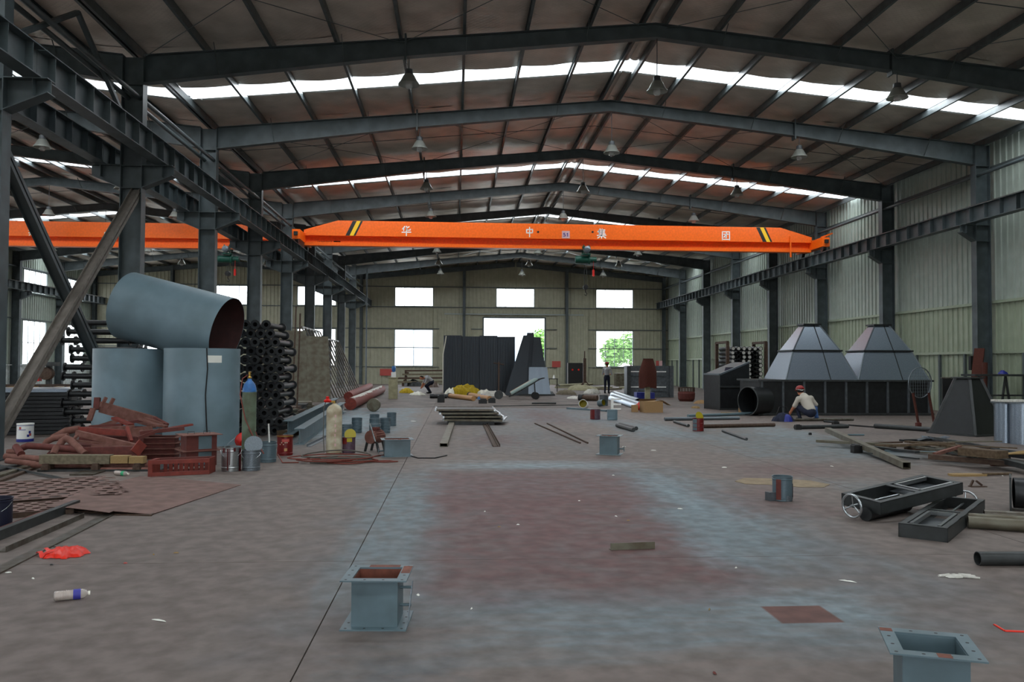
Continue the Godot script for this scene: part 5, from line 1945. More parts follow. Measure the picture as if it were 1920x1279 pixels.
func middle() -> void:
	damper("grey flanged damper with a side lever standing on the floor joint", Vector3(-0.474, 0, -5.25), -0.06, 0.4, 0.4, 0.3, 1)
	damper("small grey square damper standing in the middle of the floor", on(1143, 854, 0.22), -0.35, 0.44, 0.4, 0.34, 1, false)
	# four framed screens stacked on bearers
	var base := on(884, 797, 0.7)
	for i in 3:
		bars("bearer", M.dark_steel, "dark bearer under the stacked screens, %s" % ["by the square tube", "in the middle", "at the far edge"][i], "bearer", base + Vector3(-0.65 + 0.1 * i, 0.05, 0.55 - 0.6 * i), base + Vector3(0.6, 0.05, 0.55 - 0.6 * i), 0.1, 0.1)
	for i in 4:
		var root := thing("framed_screen", "pale-edged framed screen panel, %s in the low stack" % ["lowest", "second", "third", "topmost"][i], "screen panel", base + Vector3(-0.1 * i + 0.12, 0.125 + 0.085 * i, -0.1 * i), [-0.12, 0.03, 0.04, 0.0][i])
		for s in [-1, 1]:
			var st := S()
			bx(st, Vector3(s * 0.8, 0, 0), Vector3(0.05, 0.05, 1.5))
			part(st, "side_rail", M.bright_steel, root)
			st = S()
			bx(st, Vector3(0, 0, s * 0.725), Vector3(1.55, 0.05, 0.05))
			part(st, "end_rail", M.olive_steel if s > 0 else M.raw_steel, root)
		var st := S()
		bx(st, Vector3(0, 0, 0), Vector3(1.55, 0.012, 1.42))
		part(st, "panel", M.dark_steel, root)
	var st := S()
	var a := g(832, 838) + Vector3(0, 0.035, 0)
	var b := g(848, 794) + Vector3(0, 0.035, 0)
	pipe_ext(st, rect(0.15, 0.07), rect(0.138, 0.058), a.distance_to(b), along(Vector3.ZERO, b - a))
	solo(st, "square_tube", M.olive_steel, "brown rectangular steel tube with its open end towards the camera", "steel tube", a)
	sections("channel_bar", M.rust_steel, "channel bar on the floor, lying flat beside the angle bar", "channel bar", g(926, 838) + Vector3(0.03, 0.0, 0), g(906, 795) + Vector3(0.03, 0.0, 0), PackedVector2Array([V(-0.05, 0), V(0.05, 0), V(0.05, 0.035), V(0.042, 0.035), V(0.042, 0.008), V(-0.042, 0.008), V(-0.042, 0.035), V(-0.05, 0.035)]))
	sections("angle_bar", M.rust_steel, "rusty angle bar on the floor beside the flat channel", "angle bar", g(938, 838), g(914, 795), l_sec(0.05, 0.05, 0.006))
	bars("steel_rod", M.rust_steel, "first of two thin rods on the floor, beside the bars", "rod", g(1088, 832) + Vector3(0, 0.015, 0), g(1003, 795) + Vector3(0, 0.015, 0), 0.03, 0.03)
	bars("steel_rod", M.rust_steel, "second of two thin rods on the floor, nearer the small damper", "rod", g(1102, 832) + Vector3(0, 0.015, 0), g(1026, 795) + Vector3(0, 0.015, 0), 0.03, 0.03)
	sections("angle_bar", M.olive_steel, "short olive angle offcut lying alone on the red stain", "angle bar", g(1145, 1032), g(1228, 1029), l_sec(0.05, 0.06, 0.006))
	# cable beside the motor box
	tubes("cable", M.rubber, "thin black cable trailing from the grey duct box", "cable", [g(770, 856) + Vector3(0, 0.01, 0), g(784, 860) + Vector3(0, 0.01, 0), g(815, 860) + Vector3(0, 0.01, 0), g(838, 855) + Vector3(0, 0.01, 0)], 0.01, "", 6)
	# cans and bars beyond the small damper
	var root := pail("paint_can", "upturned can half red and half white beside a blue-grey one", on(1116, 787, 0.15), 0.15, 0.3, M.can_purple, 0.0, [0.1, 0.25, 0.4, 0.55, 0.7, 0.85], true, false)
	st = S()
	band(st, 0.157, 0.02, 0.29, -1.4, -0.3, 6)
	part(st, "paint_run", M.can_red, root)
	pail("grey_can", "pale blue-grey ribbed can beside the half red one", on(1148, 788, 0.15), 0.15, 0.3, M.drum_paint, 0.0, [0.1, 0.25, 0.4, 0.55, 0.7, 0.85], true, false)
	root = pail("paint_can", "white can lying on its side with yellow inside", on(1097, 768, 0.15) + Vector3(0, 0.15, 0), 0.15, 0.32, M.white, 0.0, [0.9], false, false)
	tilt(root, 1.35, 0.35)
	root.position += Vector3(0, 0.0, -0.1)
	st = S()
	lathe(st, [V(0.142, 0.31), V(0.142, 0.02), V(0, 0.016)], 20)
	part(st, "yellow_inside", M.can_yellow, root)
	root = pail("paint_can", "grey can on its side with a little yellow inside", on(1124, 763, 0.15) + Vector3(0, 0.13, 0), 0.13, 0.3, M.tin_grey, 0.0, [0.9], false, false)
	tilt(root, 1.4, -0.5)
	st = S()
	lathe(st, [V(0.122, 0.2), V(0.122, 0.02), V(0, 0.016)], 20)
	part(st, "yellow_inside", M.can_yellow, root)
	pail("grey_can", "tall plain grey can standing behind the toppled cans", on(1132, 761, 0.17), 0.17, 0.42, M.panel_grey, 0.0, [0.95], true, false)
	bars("flat_bar", M.grey_paint, "long blue-grey flat bar behind the two ribbed cans", "flat bar", g(1066, 767) + Vector3(0, 0.03, 0), g(1140, 772) + Vector3(0, 0.03, 0), 0.2, 0.06)
	bars("flat_bar", M.dark_steel, "dark flat bar lying across behind the screens", "flat bar", g(925, 762) + Vector3(0, 0.015, 0), g(1085, 760) + Vector3(0, 0.015, 0), 0.1, 0.03)
	bars("flat_bar", M.black_steel, "short thick black bar on the long flat bar", "flat bar", g(997, 759) + Vector3(0, 0.06, 0), g(1042, 759) + Vector3(0, 0.06, 0), 0.2, 0.06)
	# white bracket, two half-round ducts, cartons
	root = thing("white_bracket", "white painted bracket with three arms beside the half-round ducts", "bracket", on(1154, 770, 0.1))
	st = S()
	bx(st, Vector3(-0.12, 0.22, 0), Vector3(0.08, 0.44, 0.08))
	for y in [0.05, 0.22, 0.4]:
		bx(st, Vector3(0.06, y, 0), Vector3(0.28, 0.05, 0.08))
	part(st, "body", M.white, root)
	for i in 2:
		st = S()
		var pa := g(1204 - 6 * i, 768 - 9 * i) + Vector3(0, 0.02, 0)
		var pb := g(1150 + 2 * i, 750 - 7 * i) + Vector3(0, 0.02, 0)
		var t := along(Vector3.ZERO, pb - pa)
		var l := pa.distance_to(pb)
		st.set_smooth_group(1)
		for k in 12:
			var w0 := PI * k / 12.0
			var w1 := PI * (k + 1) / 12.0
			quad(st, t * Vector3(0.24 * cos(w0), 0.24 * sin(w0), 0), t * Vector3(0.24 * cos(w0), 0.24 * sin(w0), l), t * Vector3(0.24 * cos(w1), 0.24 * sin(w1), l), t * Vector3(0.24 * cos(w1), 0.24 * sin(w1), 0))
			quad(st, t * Vector3(0.23 * cos(w1), 0.23 * sin(w1), 0), t * Vector3(0.23 * cos(w1), 0.23 * sin(w1), l), t * Vector3(0.23 * cos(w0), 0.23 * sin(w0), l), t * Vector3(0.23 * cos(w0), 0.23 * sin(w0), 0))
		solo(st, "half_round_duct", M.galvanised, ["half-round galvanised duct lying beside the carton", "half-round galvanised duct behind the first one"][i], "duct", pa)
	carton("open brown cardboard carton with a torn flap", on(1221, 774, 0.3), 0.12, 0.66, 0.5, 0.38, true)
	carton("small closed brown carton next to the open one", on(1190, 773, 0.12), 0.0, 0.2, 0.2, 0.24, false)
	root = thing("red_ball", "round red plastic float beside the open carton", "float", on(1198, 770, 0.15))
	st = S()
	lathe(st, [V(0, 0), V(0.1, 0.04), V(0.13, 0.13), V(0.1, 0.22), V(0.03, 0.26), V(0.03, 0.3), V(0, 0.3)], 18, Transform3D(), true)
	part(st, "body", M.red_plastic, root)
	root = thing("welding_machine", "blue welding machine with a white top behind the carton", "machine", on(1208, 754, 0.4))
	st = S()
	bx(st, Vector3(0, 0.22, 0), Vector3(0.8, 0.4, 0.6))
	part(st, "case", M.blue, root)
	st = S()
	for s in [-1, 1]:
		bx(st, Vector3(s * 0.3, 0.46, 0), Vector3(0.03, 0.1, 0.03))
	bx(st, Vector3(0, 0.52, 0), Vector3(0.66, 0.03, 0.03))
	part(st, "handle", M.galv_dull, root)
	# brown coat on a post
	root = thing("timber_post", "pale timber post standing behind the carton", "post", on(1214, 756, 0.2))
	st = S()
	bx(st, Vector3(0, 0.9, 0), Vector3(0.2, 1.8, 0.2))
	part(st, "shaft", M.concrete_post, root)
	st = S()
	st.set_smooth_group(1)
	var post: Vector3 = root.position
	coat(st, 0.78, 1.25, 3)
	solo(st, "work_coat", M.coat_brown, "dark brown coat hung on the timber post", "coat", post + Vector3(0, 0.66, 0.13))
	# tall grey duct panel
	root = thing("duct_casing", "grey ribbed steel casing with two bright edge strips behind the coat", "casing", on(1216, 745, 0.3))
	st = S()
	bx(st, Vector3(0, 0.8, 0), Vector3(2.05, 1.6, 0.5))
	part(st, "casing", M.panel_grey, root)
	for y in [0.52, 1.3]:
		st = S()
		bx(st, Vector3(-0.08, y, 0.26), Vector3(1.85, 0.05, 0.03))
		part(st, "edge_strip", M.white, root)
		st = S()
		bx(st, Vector3(-0.08, y - 0.16, 0.27), Vector3(1.85, 0.12, 0.05))
		part(st, "rib", M.panel_grey, root)
	for x in [-1.1, 1.1]:
		st = S()
		bx(st, Vector3(x, 0.8, 0.05), Vector3(0.2, 1.6, 0.7))
		part(st, "side_post", M.dark_steel if x < 0 else M.panel_grey, root)
	root = thing("small_sign", "two little red and white tags standing on the grey casing", "tag", root.position + Vector3(0.55, 1.6, 0))
	for s in [-1, 1]:
		st = S()
		bx(st, Vector3(s * 0.09, 0.13, 0), Vector3(0.14, 0.26, 0.05))
		part(st, "tag", M.sign_red if s < 0 else M.sign_pink, root)
	# melting pot
	root = thing("iron_pot", "wide reddish iron pot by the dark boxes", "pot", on(1287, 753, 0.38))
	st = S()
	lathe(st, [V(0, 0.0), V(0.3, 0.0), V(0.37, 0.1), V(0.39, 0.35), V(0.36, 0.44), V(0.33, 0.44), V(0.33, 0.1), V(0, 0.08)], 24)
	part(st, "body", M.primer, root)
	st = S()
	for i in 16:
		var w := TAU * i / 16.0
		bx(st, Vector3(0.36 * cos(w), 0.52, 0.36 * sin(w)), Vector3(0.03, 0.16, 0.03))
	lathe(st, [V(0.34, 0.6), V(0.38, 0.6), V(0.38, 0.63), V(0.34, 0.63), V(0.34, 0.6)], 20)
	part(st, "grate_ring", M.rust_steel, root)
	# bars around the red can
	for q in [[1246, 789, 1386, 787, M.galv_dull, 0.05, "bright thin tube lying behind the red can"], [1318, 803, 1452, 800, M.rust_steel, 0.05, "dark brown bar lying beside the red can"], [1290, 783, 1420, 778, M.grey_paint, 0.05, "blue-grey bar lying behind the bright tube"], [1264, 793, 1291, 801, M.dark_steel, 0.04, "short dark rod on the floor before the bright tube"], [1157, 801, 1188, 810, M.dark_steel, 0.05, "first of two short dark tubes lying together"], [1162, 799, 1193, 807, M.dark_steel, 0.05, "second of two short dark tubes lying together"], [1355, 810, 1400, 826, M.dark_steel, 0.03, "short thin rod past the red can"]]:
		tubes("steel_tube", q[4], q[6], "steel tube", [g(q[0], q[1]) + Vector3(0, q[5], 0), g(q[2], q[3]) + Vector3(0, q[5], 0)], q[5], "", 8)
	root = pail("paint_can", "red paint can with its yellow lid standing up, alone on the floor", on(1309, 809, 0.14), 0.135, 0.32, M.can_red, 0.0, [0.3, 0.6], false, false)
	st = S()
	lathe(st, [V(0, 0), V(0.11, 0), V(0.115, 0.01), V(0, 0.01)], 20, Transform3D(Basis.from_euler(Vector3(1.2, 0.4, 0)), Vector3(0.03, 0.36, 0)))
	part(st, "lid", M.can_yellow, root)
	st = S()
	band(st, 0.137, 0.02, 0.3, -1.5, -0.5, 6)
	part(st, "grey_overspray", M.tin_grey, root)


func coat(st: SurfaceTool, w: float, h: float, s: int) -> void:   # cloth that hangs in folds from a point, wider below, open behind
	var n := 22
	var m := 12
	var at := func(i: int, k: int) -> Vector3:
		var t := float(k) / m
		var a := TAU * i / n
		var wide := w * (0.5 + 0.42 * minf(1.0, t * 2.2) - 0.1 * t * t)
		var f := 1.0 + 0.16 * sin(a * 5.0 + t * 2.0 + s) * t
		return Vector3(cos(a) * wide * 0.55 * f, h * (1.0 - t) + 0.04 * sin(a * 3.0 + s) * t, sin(a) * wide * 0.24 * f)
	for i in n:
		for k in m:
			quad(st, at.call(i, k), at.call(i, k + 1), at.call((i + 1) % n, k + 1), at.call((i + 1) % n, k))
	for i in range(1, n - 1):
		for v in [at.call(0, 0), at.call(i, 0), at.call(i + 1, 0)]:
			st.add_vertex(v)


func carton(label: String, at: Vector3, turn: float, w: float, d: float, h: float, open: bool) -> void:
	var root := thing("cardboard_carton", label, "carton", at, turn)
	var st := S()
	for s in [-1, 1]:
		bx(st, Vector3(s * (w * 0.5), h * 0.5, 0), Vector3(0.006, h, d))
		bx(st, Vector3(0, h * 0.5, s * (d * 0.5)), Vector3(w, h, 0.006))
	bx(st, Vector3(0, 0.003, 0), Vector3(w, 0.006, d))
	if not open:
		bx(st, Vector3(0, h, 0), Vector3(w, 0.006, d))
	part(st, "box", M.cardboard, root)
	if open:
		for q in [[Vector3(0.62, h - 0.05, 0.1), Vector3(0.35, 0.005, 0.4), Vector3(0, 0, -0.5)], [Vector3(0.0, h + 0.03, -0.38), Vector3(0.6, 0.005, 0.25), Vector3(-0.3, 0, 0)], [Vector3(-0.1, h - 0.005, 0.1), Vector3(0.4, 0.005, 0.2), Vector3(0.1, 0, 0.1)]]:
			st = S()
			bx(st, q[0] * Vector3(w / 0.9, 1, 1), q[1], Basis.from_euler(q[2]))
			part(st, "flap", M.cardboard, root)
	else:
		st = S()
		bx(st, Vector3(0, h + 0.004, 0), Vector3(w * 1.2, 0.004, d * 0.6), Basis.from_euler(Vector3(0, 0, 0.15)))
		part(st, "flap", M.cardboard, root)


func ribbed_sheet(w: float, h: float, pitch: float) -> SurfaceTool:
	var st := S()
	cladding(st, Vector3.ZERO, Vector3(1, 0, 0), Vector3(0, 0, 1), -w * 0.5, w * 0.5, 0, h, pitch)
	return st


func far_end() -> void:
	# dark ribbed sheets stood on edge before the doorway
	var x0 := g(830, 739).x
	for i in 4:
		var o := solo(ribbed_sheet(1.04, 3.3 - 0.05 * (i % 2), 0.16), "ribbed_sheet", M.dark_sheet, "dark blue-grey ribbed roofing sheet standing on edge, %s of four" % ["first", "second", "third", "fourth"][i], "roofing sheet", Vector3(x0 + 0.52 + 1.03 * i, 0, -47.6 - 0.05 * (i % 2)), 0.0, "dark roofing sheets before the doorway")
		o.rotation.x = -0.04
	for i in 4:
		var st0 := S()
		bar(st0, Vector3(-0.4 + 0.9 * i, 0.02, -0.9), Vector3(-0.4 + 0.9 * i, 2.9, -0.14), 0.08, 0.08, Vector3(1, 0, 0))
		solo(st0, "support_prop", M.rust_steel, "raking prop behind the dark roofing sheets", "prop", Vector3(x0 + 0.6, 0, -47.7), 0.0, "props behind the roofing sheets")
	var st := S()
	tube(st, [Vector3(x0 - 0.02, 0.05, -47.3), Vector3(x0 - 0.02, 2.2, -47.35), Vector3(x0 + 0.1, 2.9, -47.4), Vector3(x0 + 0.15, 3.25, -47.45)], 0.03, 7)
	solo(st, "white_hose", M.film, "white hose hanging down the edge of the dark sheets", "hose")
	# tent of dark sheets with shiny lower skirt
	var c := on(998, 742, 0.6)
	var root := thing("sheet_tent", "dark steel sheets leaned together into a tall wedge before the doorway", "steel sheets", c)
	for q in [[-0.95, 0.0, -0.32, 3.2, 0.25, M.dark_sheet, 0.0], [-0.25, 0.25, -0.1, 3.35, 0.22, M.dark_sheet, 0.0], [0.35, 0.0, 0.24, 3.1, 0.22, M.dark_sheet, 0.0]]:
		st = S()
		var w := 0.55
		hexa(st, [Vector3(q[0] - w, 0, 0.3), Vector3(q[0] + w, 0, 0.3), Vector3(q[0] + w, 0, 0.29), Vector3(q[0] - w, 0, 0.29), Vector3(q[2] - 0.16, q[3], -0.1 - q[1]), Vector3(q[2] + 0.2, q[3], -0.1 - q[1]), Vector3(q[2] + 0.2, q[3], -0.11 - q[1]), Vector3(q[2] - 0.16, q[3], -0.11 - q[1])])
		part(st, "sheet", q[5], root)
	for i in 6:
		st = S()
		var xa := -0.25 + 0.2 * i
		hexa(st, [Vector3(xa, 0, 0.42), Vector3(xa + 0.2, 0, 0.42 + 0.03 * (i % 2)), Vector3(xa + 0.2, 0, 0.41), Vector3(xa, 0, 0.4), Vector3(xa * 0.8, 1.5, 0.2), Vector3(xa * 0.8 + 0.16, 1.5, 0.2 + 0.02 * (i % 2)), Vector3(xa * 0.8 + 0.16, 1.5, 0.19), Vector3(xa * 0.8, 1.5, 0.19)])
		part(st, "bright_sheet", M.galvanised, root)
	st = S()
	bx(st, Vector3(0.2, 0.04, 0.55), Vector3(1.9, 0.08, 0.12))
	part(st, "toe_board", M.dark_steel, root)
	# yellow wool bale in torn film
	root = thing("insulation_bale", "yellow insulation bale half wrapped in white film", "bale", on(873, 742, 0.5))
	st = crumple(1.9, 1.1, 0.62, 31, 16)
	part(st, "bale", M.wool_yellow, root)
	st = crumple(0.7, 0.9, 0.42, 32, 12)
	part(st, "film_wrap", M.film, root).position = Vector3(-0.75, 0.0, 0.1)
	st = crumple(0.9, 0.8, 0.35, 33, 12)
	part(st, "film_wrap", M.film, root).position = Vector3(0.95, 0.0, 0.1)
	# gas cylinders on a trolley
	var pt := on(958, 749, 0.2)
	root = thing("cylinder_trolley", "two-wheeled trolley tipped back under the gas cylinders", "trolley", pt)
	st = S()
	for s in [-1, 1]:
		tube(st, [Vector3(-0.1, 0.12, s * 0.22), Vector3(1.35, 0.95, s * 0.22), Vector3(1.55, 1.0, s * 0.22)], 0.022, 7)
	tube(st, [Vector3(1.55, 1.0, -0.22), Vector3(1.55, 1.0, 0.22)], 0.022, 7)
	bx(st, Vector3(0.5, 0.42, 0), Vector3(0.05, 0.03, 0.44), Basis.from_euler(Vector3(0, 0, 0.52)))
	part(st, "frame", M.black_steel, root)
	for s in [-1, 1]:
		st = S()
		lathe(st, [V(0, -0.03), V(0.16, -0.03), V(0.17, 0), V(0.16, 0.03), V(0, 0.03)], 18, Transform3D(Basis(Vector3(1, 0, 0), Vector3(0, 0, 1), Vector3(0, -1, 0)), Vector3(1.15, 0.17, s * 0.3)))
		part(st, "wheel", M.rubber, root)
	st = S()
	bar(st, Vector3(1.15, 0.17, 0), Vector3(1.1, 0.8, 0), 0.05, 0.05, Vector3(0, 0, 1))
	tube(st, [Vector3(1.15, 0.17, -0.3), Vector3(1.15, 0.17, 0.3)], 0.02, 6)
	part(st, "axle", M.black_steel, root)
	for q in [[0.12, M.gas_brown, "brown gas cylinder lying back on the trolley"], [-0.12, M.gas_blue, "grey-green gas cylinder lying back on the trolley"]]:
		var cyl := gas_cylinder("trolley_cylinder", q[2], pt + Vector3(0.0, 0.25, -q[0]), 0.11, 1.3 if q[0] > 0 else 1.45, q[1], q[1])
		cyl.rotation = Vector3(0, 0, -1.05)
	# pole on a wheel
	root = thing("wheel_pole", "rusty pole on a small trolley wheel before the dark sheets", "trolley", on(935, 749, 0.2))
	st = S()
	bar(st, Vector3(0, 0.2, 0), Vector3(0, 1.75, -0.1), 0.06, 0.06, Vector3(0, 0, 1))
	tube(st, [Vector3(-0.25, 1.7, -0.1), Vector3(0.25, 1.62, -0.1)], 0.03, 6)
	part(st, "pole", M.rust_steel, root)
	st = S()
	lathe(st, [V(0, -0.04), V(0.2, -0.04), V(0.21, 0), V(0.2, 0.04), V(0, 0.04)], 20, Transform3D(Basis(Vector3(1, 0, 0), Vector3(0, 0, 1), Vector3(0, -1, 0)), Vector3(0, 0.21, 0.05)))
	part(st, "wheel", M.dark_steel, root)
	# rags, film and scrap along the far end
	var heaps := [[783, 741, 1.0, 0.8, 0.2, M.film, "heap of white rag by the bending worker"], [762, 737, 0.9, 0.7, 0.3, M.wool_yellow, "yellow wool scraps by the bending worker"], [925, 743, 1.5, 0.8, 0.3, M.rag, "crumpled white film between bale and trolley"], [905, 749, 0.7, 0.5, 0.25, M.blue_shoulder, "crumpled blue film beside the brown rollers"], [1080, 748, 1.4, 0.6, 0.14, M.rag, "white rag strip on the floor near the table stand"], [1110, 738, 1.3, 0.9, 0.3, M.rag, "pale heap of packing by the rusty stand"], [1062, 740, 1.6, 0.9, 0.3, M.dusty_wood, "pale brown packing heap near the table stand"], [1090, 732, 2.0, 1.2, 0.4, M.concrete_post, "low pale heap below the red-lamped machine"], [1315, 757, 0.7, 0.4, 0.16, M.cardboard, "torn brown cardboard heap by the iron pot"], [1335, 756, 0.6, 0.4, 0.16, M.wood_pale, "second torn cardboard heap by the dark boxes"], [1305, 766, 0.35, 0.25, 0.1, M.wood_pale, "small tan scrap before the cardboard heaps"], [810, 726, 2.4, 1.0, 0.5, M.rust_steel, "dark rusty scrap heap under the four-light window"], [775, 724, 2.2, 1.0, 0.55, M.black_steel, "black scrap heap beside the concrete post"], [1030, 741, 1.0, 0.6, 0.24, M.dark_steel, "dark cable heap beside the wedge of sheets"]]
	for q in heaps:
		solo(crumple(q[2], q[3], q[4], int(q[0]), 14), "scrap_heap", q[5], q[6], "heap", on(q[0], q[1], 0.1), q[0] * 0.7)
	# brown rollers and blocks on the floor before the sheets
	for q in [[842, 746, 888, 752, 0.11, M.gas_brown, "brown roller lying on the floor before the dark sheets"], [880, 744, 918, 752, 0.11, M.gas_brown, "second brown roller, next to the blue film"], [806, 747, 838, 747, 0.1, M.black_steel, "black bar end before the dark sheets"], [1086, 751, 1120, 752, 0.13, M.rust_steel, "dark pipe stub lying near the white rag strip"], [1045, 726, 1110, 722, 0.1, M.concrete_post, "pale pole lying along the far packing"]]:
		var pa := g(q[0], q[1]) + Vector3(0, q[4], 0)
		var pb := g(q[2], q[3]) + Vector3(0, q[4], 0)
		var rt := thing("steel_roller", q[6], "roller", pa)
		st = S()
		tube(st, [Vector3.ZERO, pb - pa], q[4], 14)
		part(st, "barrel", q[5], rt)
		st = S()
		hollow_pipe(st, Vector3.ZERO, (pb - pa).normalized() * 0.2, q[4] * 1.2, q[4] * 0.3, 16)
		part(st, "collar", M.black_steel, rt)
	for q in [[827, 755, 0.3, 0.3, "black steel block before the brown rollers"], [905, 757, 0.35, 0.16, "dark block at the end of the rollers"], [922, 756, 0.3, 0.18, "smaller dark block at the end of the rollers"], [1200, 742, 0.3, 0.3, "dark block on the floor beside the pot"]]:
		st = S()
		bx(st, Vector3(0, q[3] * 0.5, 0), Vector3(q[2], q[3], 0.3))
		bx(st, Vector3(0.02, q[3] + 0.02, 0), Vector3(q[2] * 0.7, 0.04, 0.2))
		solo(st, "steel_block", M.black_steel, q[4], "block", on(q[0], q[1], 0.15))
	# small table stand
	root = thing("table_stand", "thin black table stand with a lamp glass on top", "stand", on(1037, 735, 0.3))
	st = S()
	bx(st, Vector3(0, 0.78, 0), Vector3(0.55, 0.04, 0.5))
	part(st, "table_top", M.black, root)
	for q in [[-0.25, -0.2], [0.25, -0.2], [-0.25, 0.2], [0.25, 0.2]]:
		st = S()
		bx(st, Vector3(q[0], 0.38, q[1]), Vector3(0.03, 0.76, 0.03))
		part(st, "leg", M.black, root)
	solo(crumple(0.14, 0.14, 0.25, 4, 8), "white_cup", M.white, "white cup on the thin black table stand", "cup", root.position + Vector3(0.05, 0.8, 0))
	# rusty stand with a ring foot
	root = thing("rusty_stand", "rusty upright stand on splayed feet near the far window", "stand", on(1096, 729, 0.3))
	st = S()
	bar(st, Vector3(0, 0.4, 0), Vector3(0, 2.1, 0), 0.2, 0.2, Vector3(0, 0, 1))
	tube(st, [Vector3(0, 2.1, 0), Vector3(0, 2.6, 0)], 0.04, 6)
	part(st, "mast", M.rust_steel, root)
	for i in 3:
		st = S()
		bar(st, Vector3(0, 0.6, 0), Vector3(0.5 * cos(TAU * i / 3.0), 0.02, 0.5 * sin(TAU * i / 3.0)), 0.06, 0.06)
		part(st, "foot", M.rust_steel, root)
	root = thing("control_cabinet", "black machine cabinet with two small red lamps by the far wall", "cabinet", on(1078, 723, 0.4))
	st = S()
	bx(st, Vector3(0, 0.9, 0), Vector3(1.2, 1.8, 0.7))
	part(st, "case", M.black, root)
	for s in [-1, 1]:
		st = S()
		lathe(st, [V(0.08, 0), V(0.07, 0.04), V(0, 0.05)], 12, Transform3D(Basis(Vector3(1, 0, 0), Vector3(0, 0, 1), Vector3(0, -1, 0)), Vector3(s * 0.25, 1.25, 0.35)))
		part(st, "signal_button", M.red_plastic, root)
	for q in [[1112, 720, 2.2, 1.4, M.olive_steel, "brown-grey crate wall beside the rusty stand"], [1050, 719, 1.6, 1.1, M.trousers_dark, "dark blue bundle beside the black cabinet"], [1165, 724, 1.0, 1.0, M.olive_steel, "low brown crate beside the standing worker"]]:
		st = S()
		bx(st, Vector3(0, q[3] * 0.5, 0), Vector3(q[2], q[3], 0.9))
		for i in 5:
			bx(st, Vector3(0, q[3] * (0.1 + 0.2 * i), 0.46), Vector3(q[2] * 1.02, q[3] * 0.12, 0.04))
		solo(st, "slatted_crate", q[4], q[5], "crate", on(q[0], q[1], 0.5))
	for i in 5:
		st = S()
		bx(st, Vector3(0, 0.05 + 0.05, 0), Vector3(2.6 - 0.2 * i, 0.1, 0.5), Basis.from_euler(Vector3(0, 0.2 * i, 0)))
		solo(st, "timber_board", M.dusty_wood if i % 2 else M.concrete_post, "pale board in the low timber stack near the far doorway, %s" % ["first", "second", "third", "fourth", "fifth"][i] + " along", "timber", on(1075 + 24 * i, 728 + (i % 2) * 3, 0.2) + Vector3(0, -0.05, 0), 0.1 * i)
	for i in 4:
		bars("timber_board", M.rust_steel if i % 2 else M.dusty_wood, "long board leaning low by the far four-light window, %s" % ["lowest", "second", "third", "top"][i], "timber", Vector3(-4.6 + 0.3 * i, 0.3 + 0.28 * i, -62.0 - 0.3 * i), Vector3(0.2 + 0.2 * i, 0.35 + 0.28 * i, -62.3 - 0.3 * i), 0.35, 0.12)
	for s in [0, 1]:
		st = S()
		for i in 4:
			bx(st, Vector3(0.1 * i, 0.12 + 0.28 * i, -0.3 * i), Vector3(0.15, 0.24 if i == 0 else 0.16, 0.4))
		bx(st, Vector3(0.15, 0.6, -0.8), Vector3(0.15, 1.2, 0.15))
		solo(st, "board_rack", M.rust_steel, "rusty rack upright that carries the long boards", "rack", Vector3(-3.9 + 3.2 * s, 0, -62.1), 0.0, "rack uprights by the window")
	# signs on the wall and the blue water bottle
	for q in [[724, 698, 1.0, 0.55, M.sign_red, "red sign on the far wall beside the four-light window"], [1043, 683, 0.7, 0.5, M.sign_red, "small red sign on the far wall beside the doorway"]]:
		st = S()
		bx(st, Vector3(0, 0, 0), Vector3(q[2], q[3], 0.03))
		solo(st, "wall_sign", q[4], q[5], "sign", gz(q[0], q[1], 67.94))
	root = thing("water_bottle", "large blue water bottle on a stand by the far wall", "water bottle", Vector3(gz(738, 700, 66.0).x, 0, -66.0))
	st = S()
	bx(st, Vector3(0, 0.5, 0), Vector3(0.35, 1.0, 0.35))
	part(st, "stand", M.white, root)
	st = S()
	lathe(st, [V(0.05, 1.0), V(0.15, 1.1), V(0.16, 1.4), V(0.1, 1.5), V(0, 1.5)], 16, Transform3D(), true)
	part(st, "bottle", M.blue_shoulder, root)

# ---------------------------------------------------------------- along the windowless wall

func frustum(st: SurfaceTool, w0: float, d0: float, y0: float, w1: float, d1: float, y1: float, n := 1) -> Array:
	var p := []
	for q in [[w0, d0, y0], [w1, d1, y1]]:
		for s in [[-1, 1], [1, 1], [1, -1], [-1, -1]]:
			p.append(Vector3(s[0] * q[0] * 0.5, q[2], s[1] * q[1] * 0.5))
	for i in 4:
		var j := (i + 1) % 4
		quad(st, p[i], p[j], p[4 + j], p[4 + i])
	return p


